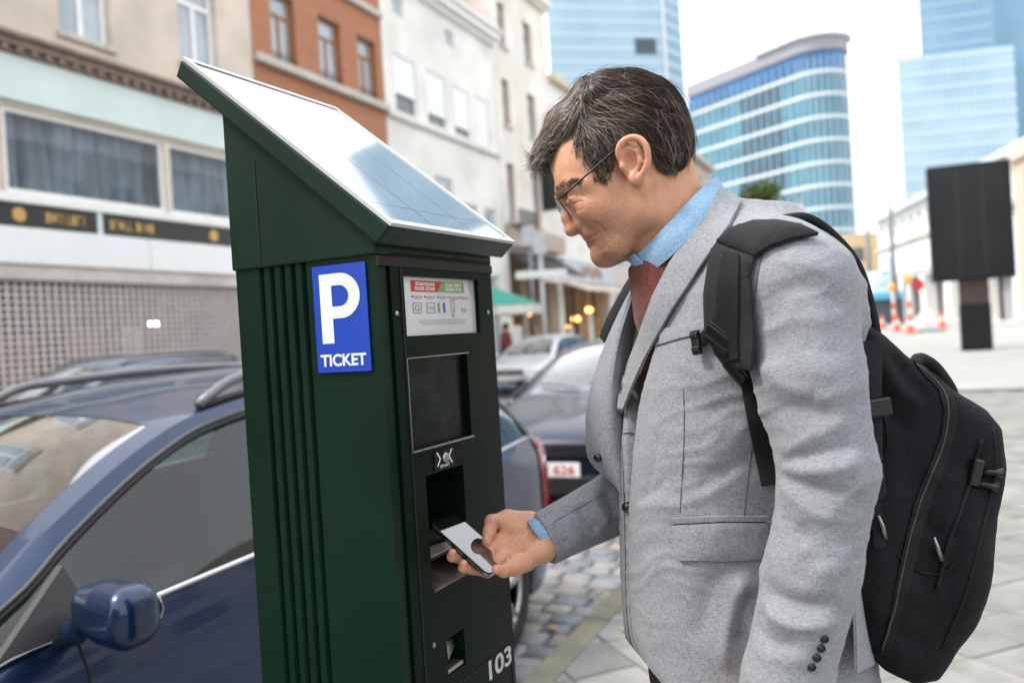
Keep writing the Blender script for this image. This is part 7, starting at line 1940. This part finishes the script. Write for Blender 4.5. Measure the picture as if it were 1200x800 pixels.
seam('edge_piping', [(1164, 500), (1167, 548), (1155, 605), (1133, 690), (1104, 760)], .0028, m_web, BPK, kB, .0)
patch('compression_strap', [(1014, 540), (1026, 536), (1034, 600), (1036, 640), (1024, 642), (1020, 600)], .001, .002, m_web, BPK, 5, kB)
# grab handle on top
mb = MB(); mb.tube(spline([P(1070, 428, 1.22), P(1078, 420, 1.24), P(1096, 430, 1.25), P(1112, 452, 1.25), P(1116, 462, 1.25)], 5), .009, 8); mb.build('grab_handle', m_strapc, BPK, True)
# buckles standing off the outer pocket
for (x, y, w_) in ((1148, 553, 1), (1142, 566, .8)):
    p, n = surf(x, y, kB)
    if p is None: continue
    q = P(1176 if w_ == 1 else 1170, y + (1 if w_ == 1 else 5), p.y - .01)
    mb = MB(); mb.tube([p, p.lerp(q, .6), q], [.006, .004, .0065], 8); mb.build('strap_end', m_plast, BPK, True)
p, n = surf(1141, 553, kB)
if p is not None: mb = MB(); mb.box(p + n * .006, .014, .012, .036, V((1, 0, -.3)).normalized(), V((0, 1, 0)), V((.3, 0, 1)).normalized()); mb.build('buckle', m_plast, BPK, bevel=.003)
for x, y in ((1036, 630), (1103, 655)):
    p, n = surf(x, y, kB)
    if p is not None: mb = MB(); mb.tube([p + n * .003, p + n * .006 + V((-.004, 0, .016)), p + n * .004 + V((-.008, 0, .03))], [.0035, .003, .002], 6); mb.build('zip_pull', M('pull_steel', (.3, .3, .3), .3, metal=.8), BPK, True)
# shoulder straps: padded band over the shoulder, down the chest
def ribbon(name, path, widths, thick, mat, par, across, bvh=jB, off=.0, n=8, crown=.5):
    q = spline(path, n); W_ = [float(np.interp(i / (len(q) - 1), np.linspace(0, 1, len(widths)), widths)) for i in range(len(q))]; ac = [V(a) for a in across]
    ring = []; m = 12
    for i, p in enumerate(q):
        t_ = (q[min(i + 1, len(q) - 1)] - q[max(i - 1, 0)]).normalized()
        f_ = i / (len(q) - 1) * (len(ac) - 1); a = int(min(f_, len(ac) - 2)); w_ = ac[a].lerp(ac[a + 1], f_ - a); w_ = (w_ - t_ * w_.dot(t_)).normalized(); nr = t_.cross(w_).normalized()
        loc, nb, _, _ = bvh.find_nearest(p)
        if nr.dot(nb) < 0: nr = -nr
        for k in range(m):
            a2 = 2 * math.pi * k / m; x = math.copysign(abs(math.cos(a2)) ** .45, math.cos(a2)); y = math.copysign(abs(math.sin(a2)) ** .7, math.sin(a2)); ring.append(p + w_ * (x * W_[i] / 2) + nr * (off + thick / 2 + y * thick / 2 + 0))
    L = len(q); fs = [(i * m + k, i * m + (k + 1) % m, (i + 1) * m + (k + 1) % m, (i + 1) * m + k) for i in range(L - 1) for k in range(m)] + [tuple(range(m)), tuple(range((L - 1) * m, L * m))]
    mb = MB(); mb.add(ring, fs); return mb.build(name, mat, par, sharp=60)
def sp3(px, py): return surf(px, py)[0]
patch('shoulder_strap', [(843, 287), (834, 308), (828, 345), (828, 385), (838, 412), (852, 432), (884, 434), (887, 400), (883, 350), (881, 322), (886, 303)], .002, .004, m_strapc, BPK, 5, bvh=hB, puff=.008)
patch('strap_pad', [(843, 285), (858, 270), (884, 262), (912, 262), (938, 267), (958, 277), (930, 282), (905, 290), (890, 299), (886, 303)], .002, .004, m_strapc, BPK, 4, bvh=hB, puff=.008)
patch('strap_webbing', [(858, 300), (876, 304), (875, 340), (876, 385), (878, 420), (860, 420), (852, 385), (852, 340)], .0135, .0016, m_web, BPK, 5, bvh=hB)
over = [P(905, 266, 1.14), P(935, 264, 1.165), P(965, 282, 1.18), P(992, 315, 1.185), P(1008, 365, 1.185), P(1018, 420, 1.18)]
ribbon('strap_yoke', over, [.055, .06, .06, .06, .06, .06], .014, m_strapc, BPK, [V((.3, -.95, 0)), V((.1, -1, 0)), V((0, -1, 0)), V((0, -1, 0)), V((0, -1, 0)), V((0, -1, 0))])
lw = [(877, 426), (881, 455), (888, 492), (896, 530), (904, 568)]; ribbon('lower_webbing', [P(x, y, sp3(x - 13, y).y - .007) for x, y in lw], [.025] * 5, .0024, m_web, BPK, [V((1, -.25, 0.1))] * 5)
def buck(px, py, w_, h, t_, lift, rot=0.0, nm='buckle'):
    p, n = surf(px, py); ax_ = V((math.cos(rot), .15, math.sin(rot))).normalized(); ax_ = (ax_ - n * ax_.dot(n)).normalized(); ay_ = n.cross(ax_)
    mb = MB(); mb.box(p + n * lift, w_, h, t_, ax_, ay_, n)
    for k in (-.28, .28): mb.box(p + n * (lift + t_ * .5 + .001) + ay_ * (h * k), w_ * .92, h * .22, .003, ax_, ay_, n)
    mb.build(nm, m_plast, BPK, bevel=.0025)
buck(860, 390, .044, .030, .009, .0235, -.05); buck(874, 426, .036, .026, .008, .0165, -.05)
cst = [sp3(850, 388), sp3(836, 391), sp3(824, 400)]
ribbon('sternum_strap', cst, [.020, .020, .016], .003, m_web, BPK, [V((0, 0, 1))] * 3, off=.008)
buck(822, 402, .012, .032, .007, .012, 0.0, 'sternum_clip')
# webbing behind the arm and the far strap beside the lapel
ribbon('load_strap', [P(1012, 400, 1.10), P(1016, 470, 1.095), P(1022, 540, 1.10), P(1030, 600, 1.105)], [.05, .036, .026, .025], .006, m_strapc, BPK, [V((1, 0, 0))] * 4, kB, off=.0)
for (x, y) in ((1024, 478),):
    mb = MB(); q = P(x, y, 1.085); mb.box(q, .045, .008, .024, V((1, 0, .1)).normalized(), V((0, 1, 0)), V((-.1, 0, 1)).normalized()); mb.build('ladder_buckle', m_plast, BPK, bevel=.003)
ribbon('shoulder_strap', [P(760, 310, 1.40), P(752, 322, 1.385), P(738, 345, 1.385), P(722, 375, 1.392), P(712, 400, 1.40)], [.05, .05, .05, .05, .045], .012, m_web, BPK, [V((.2, -1, 0))] * 5, off=.0)
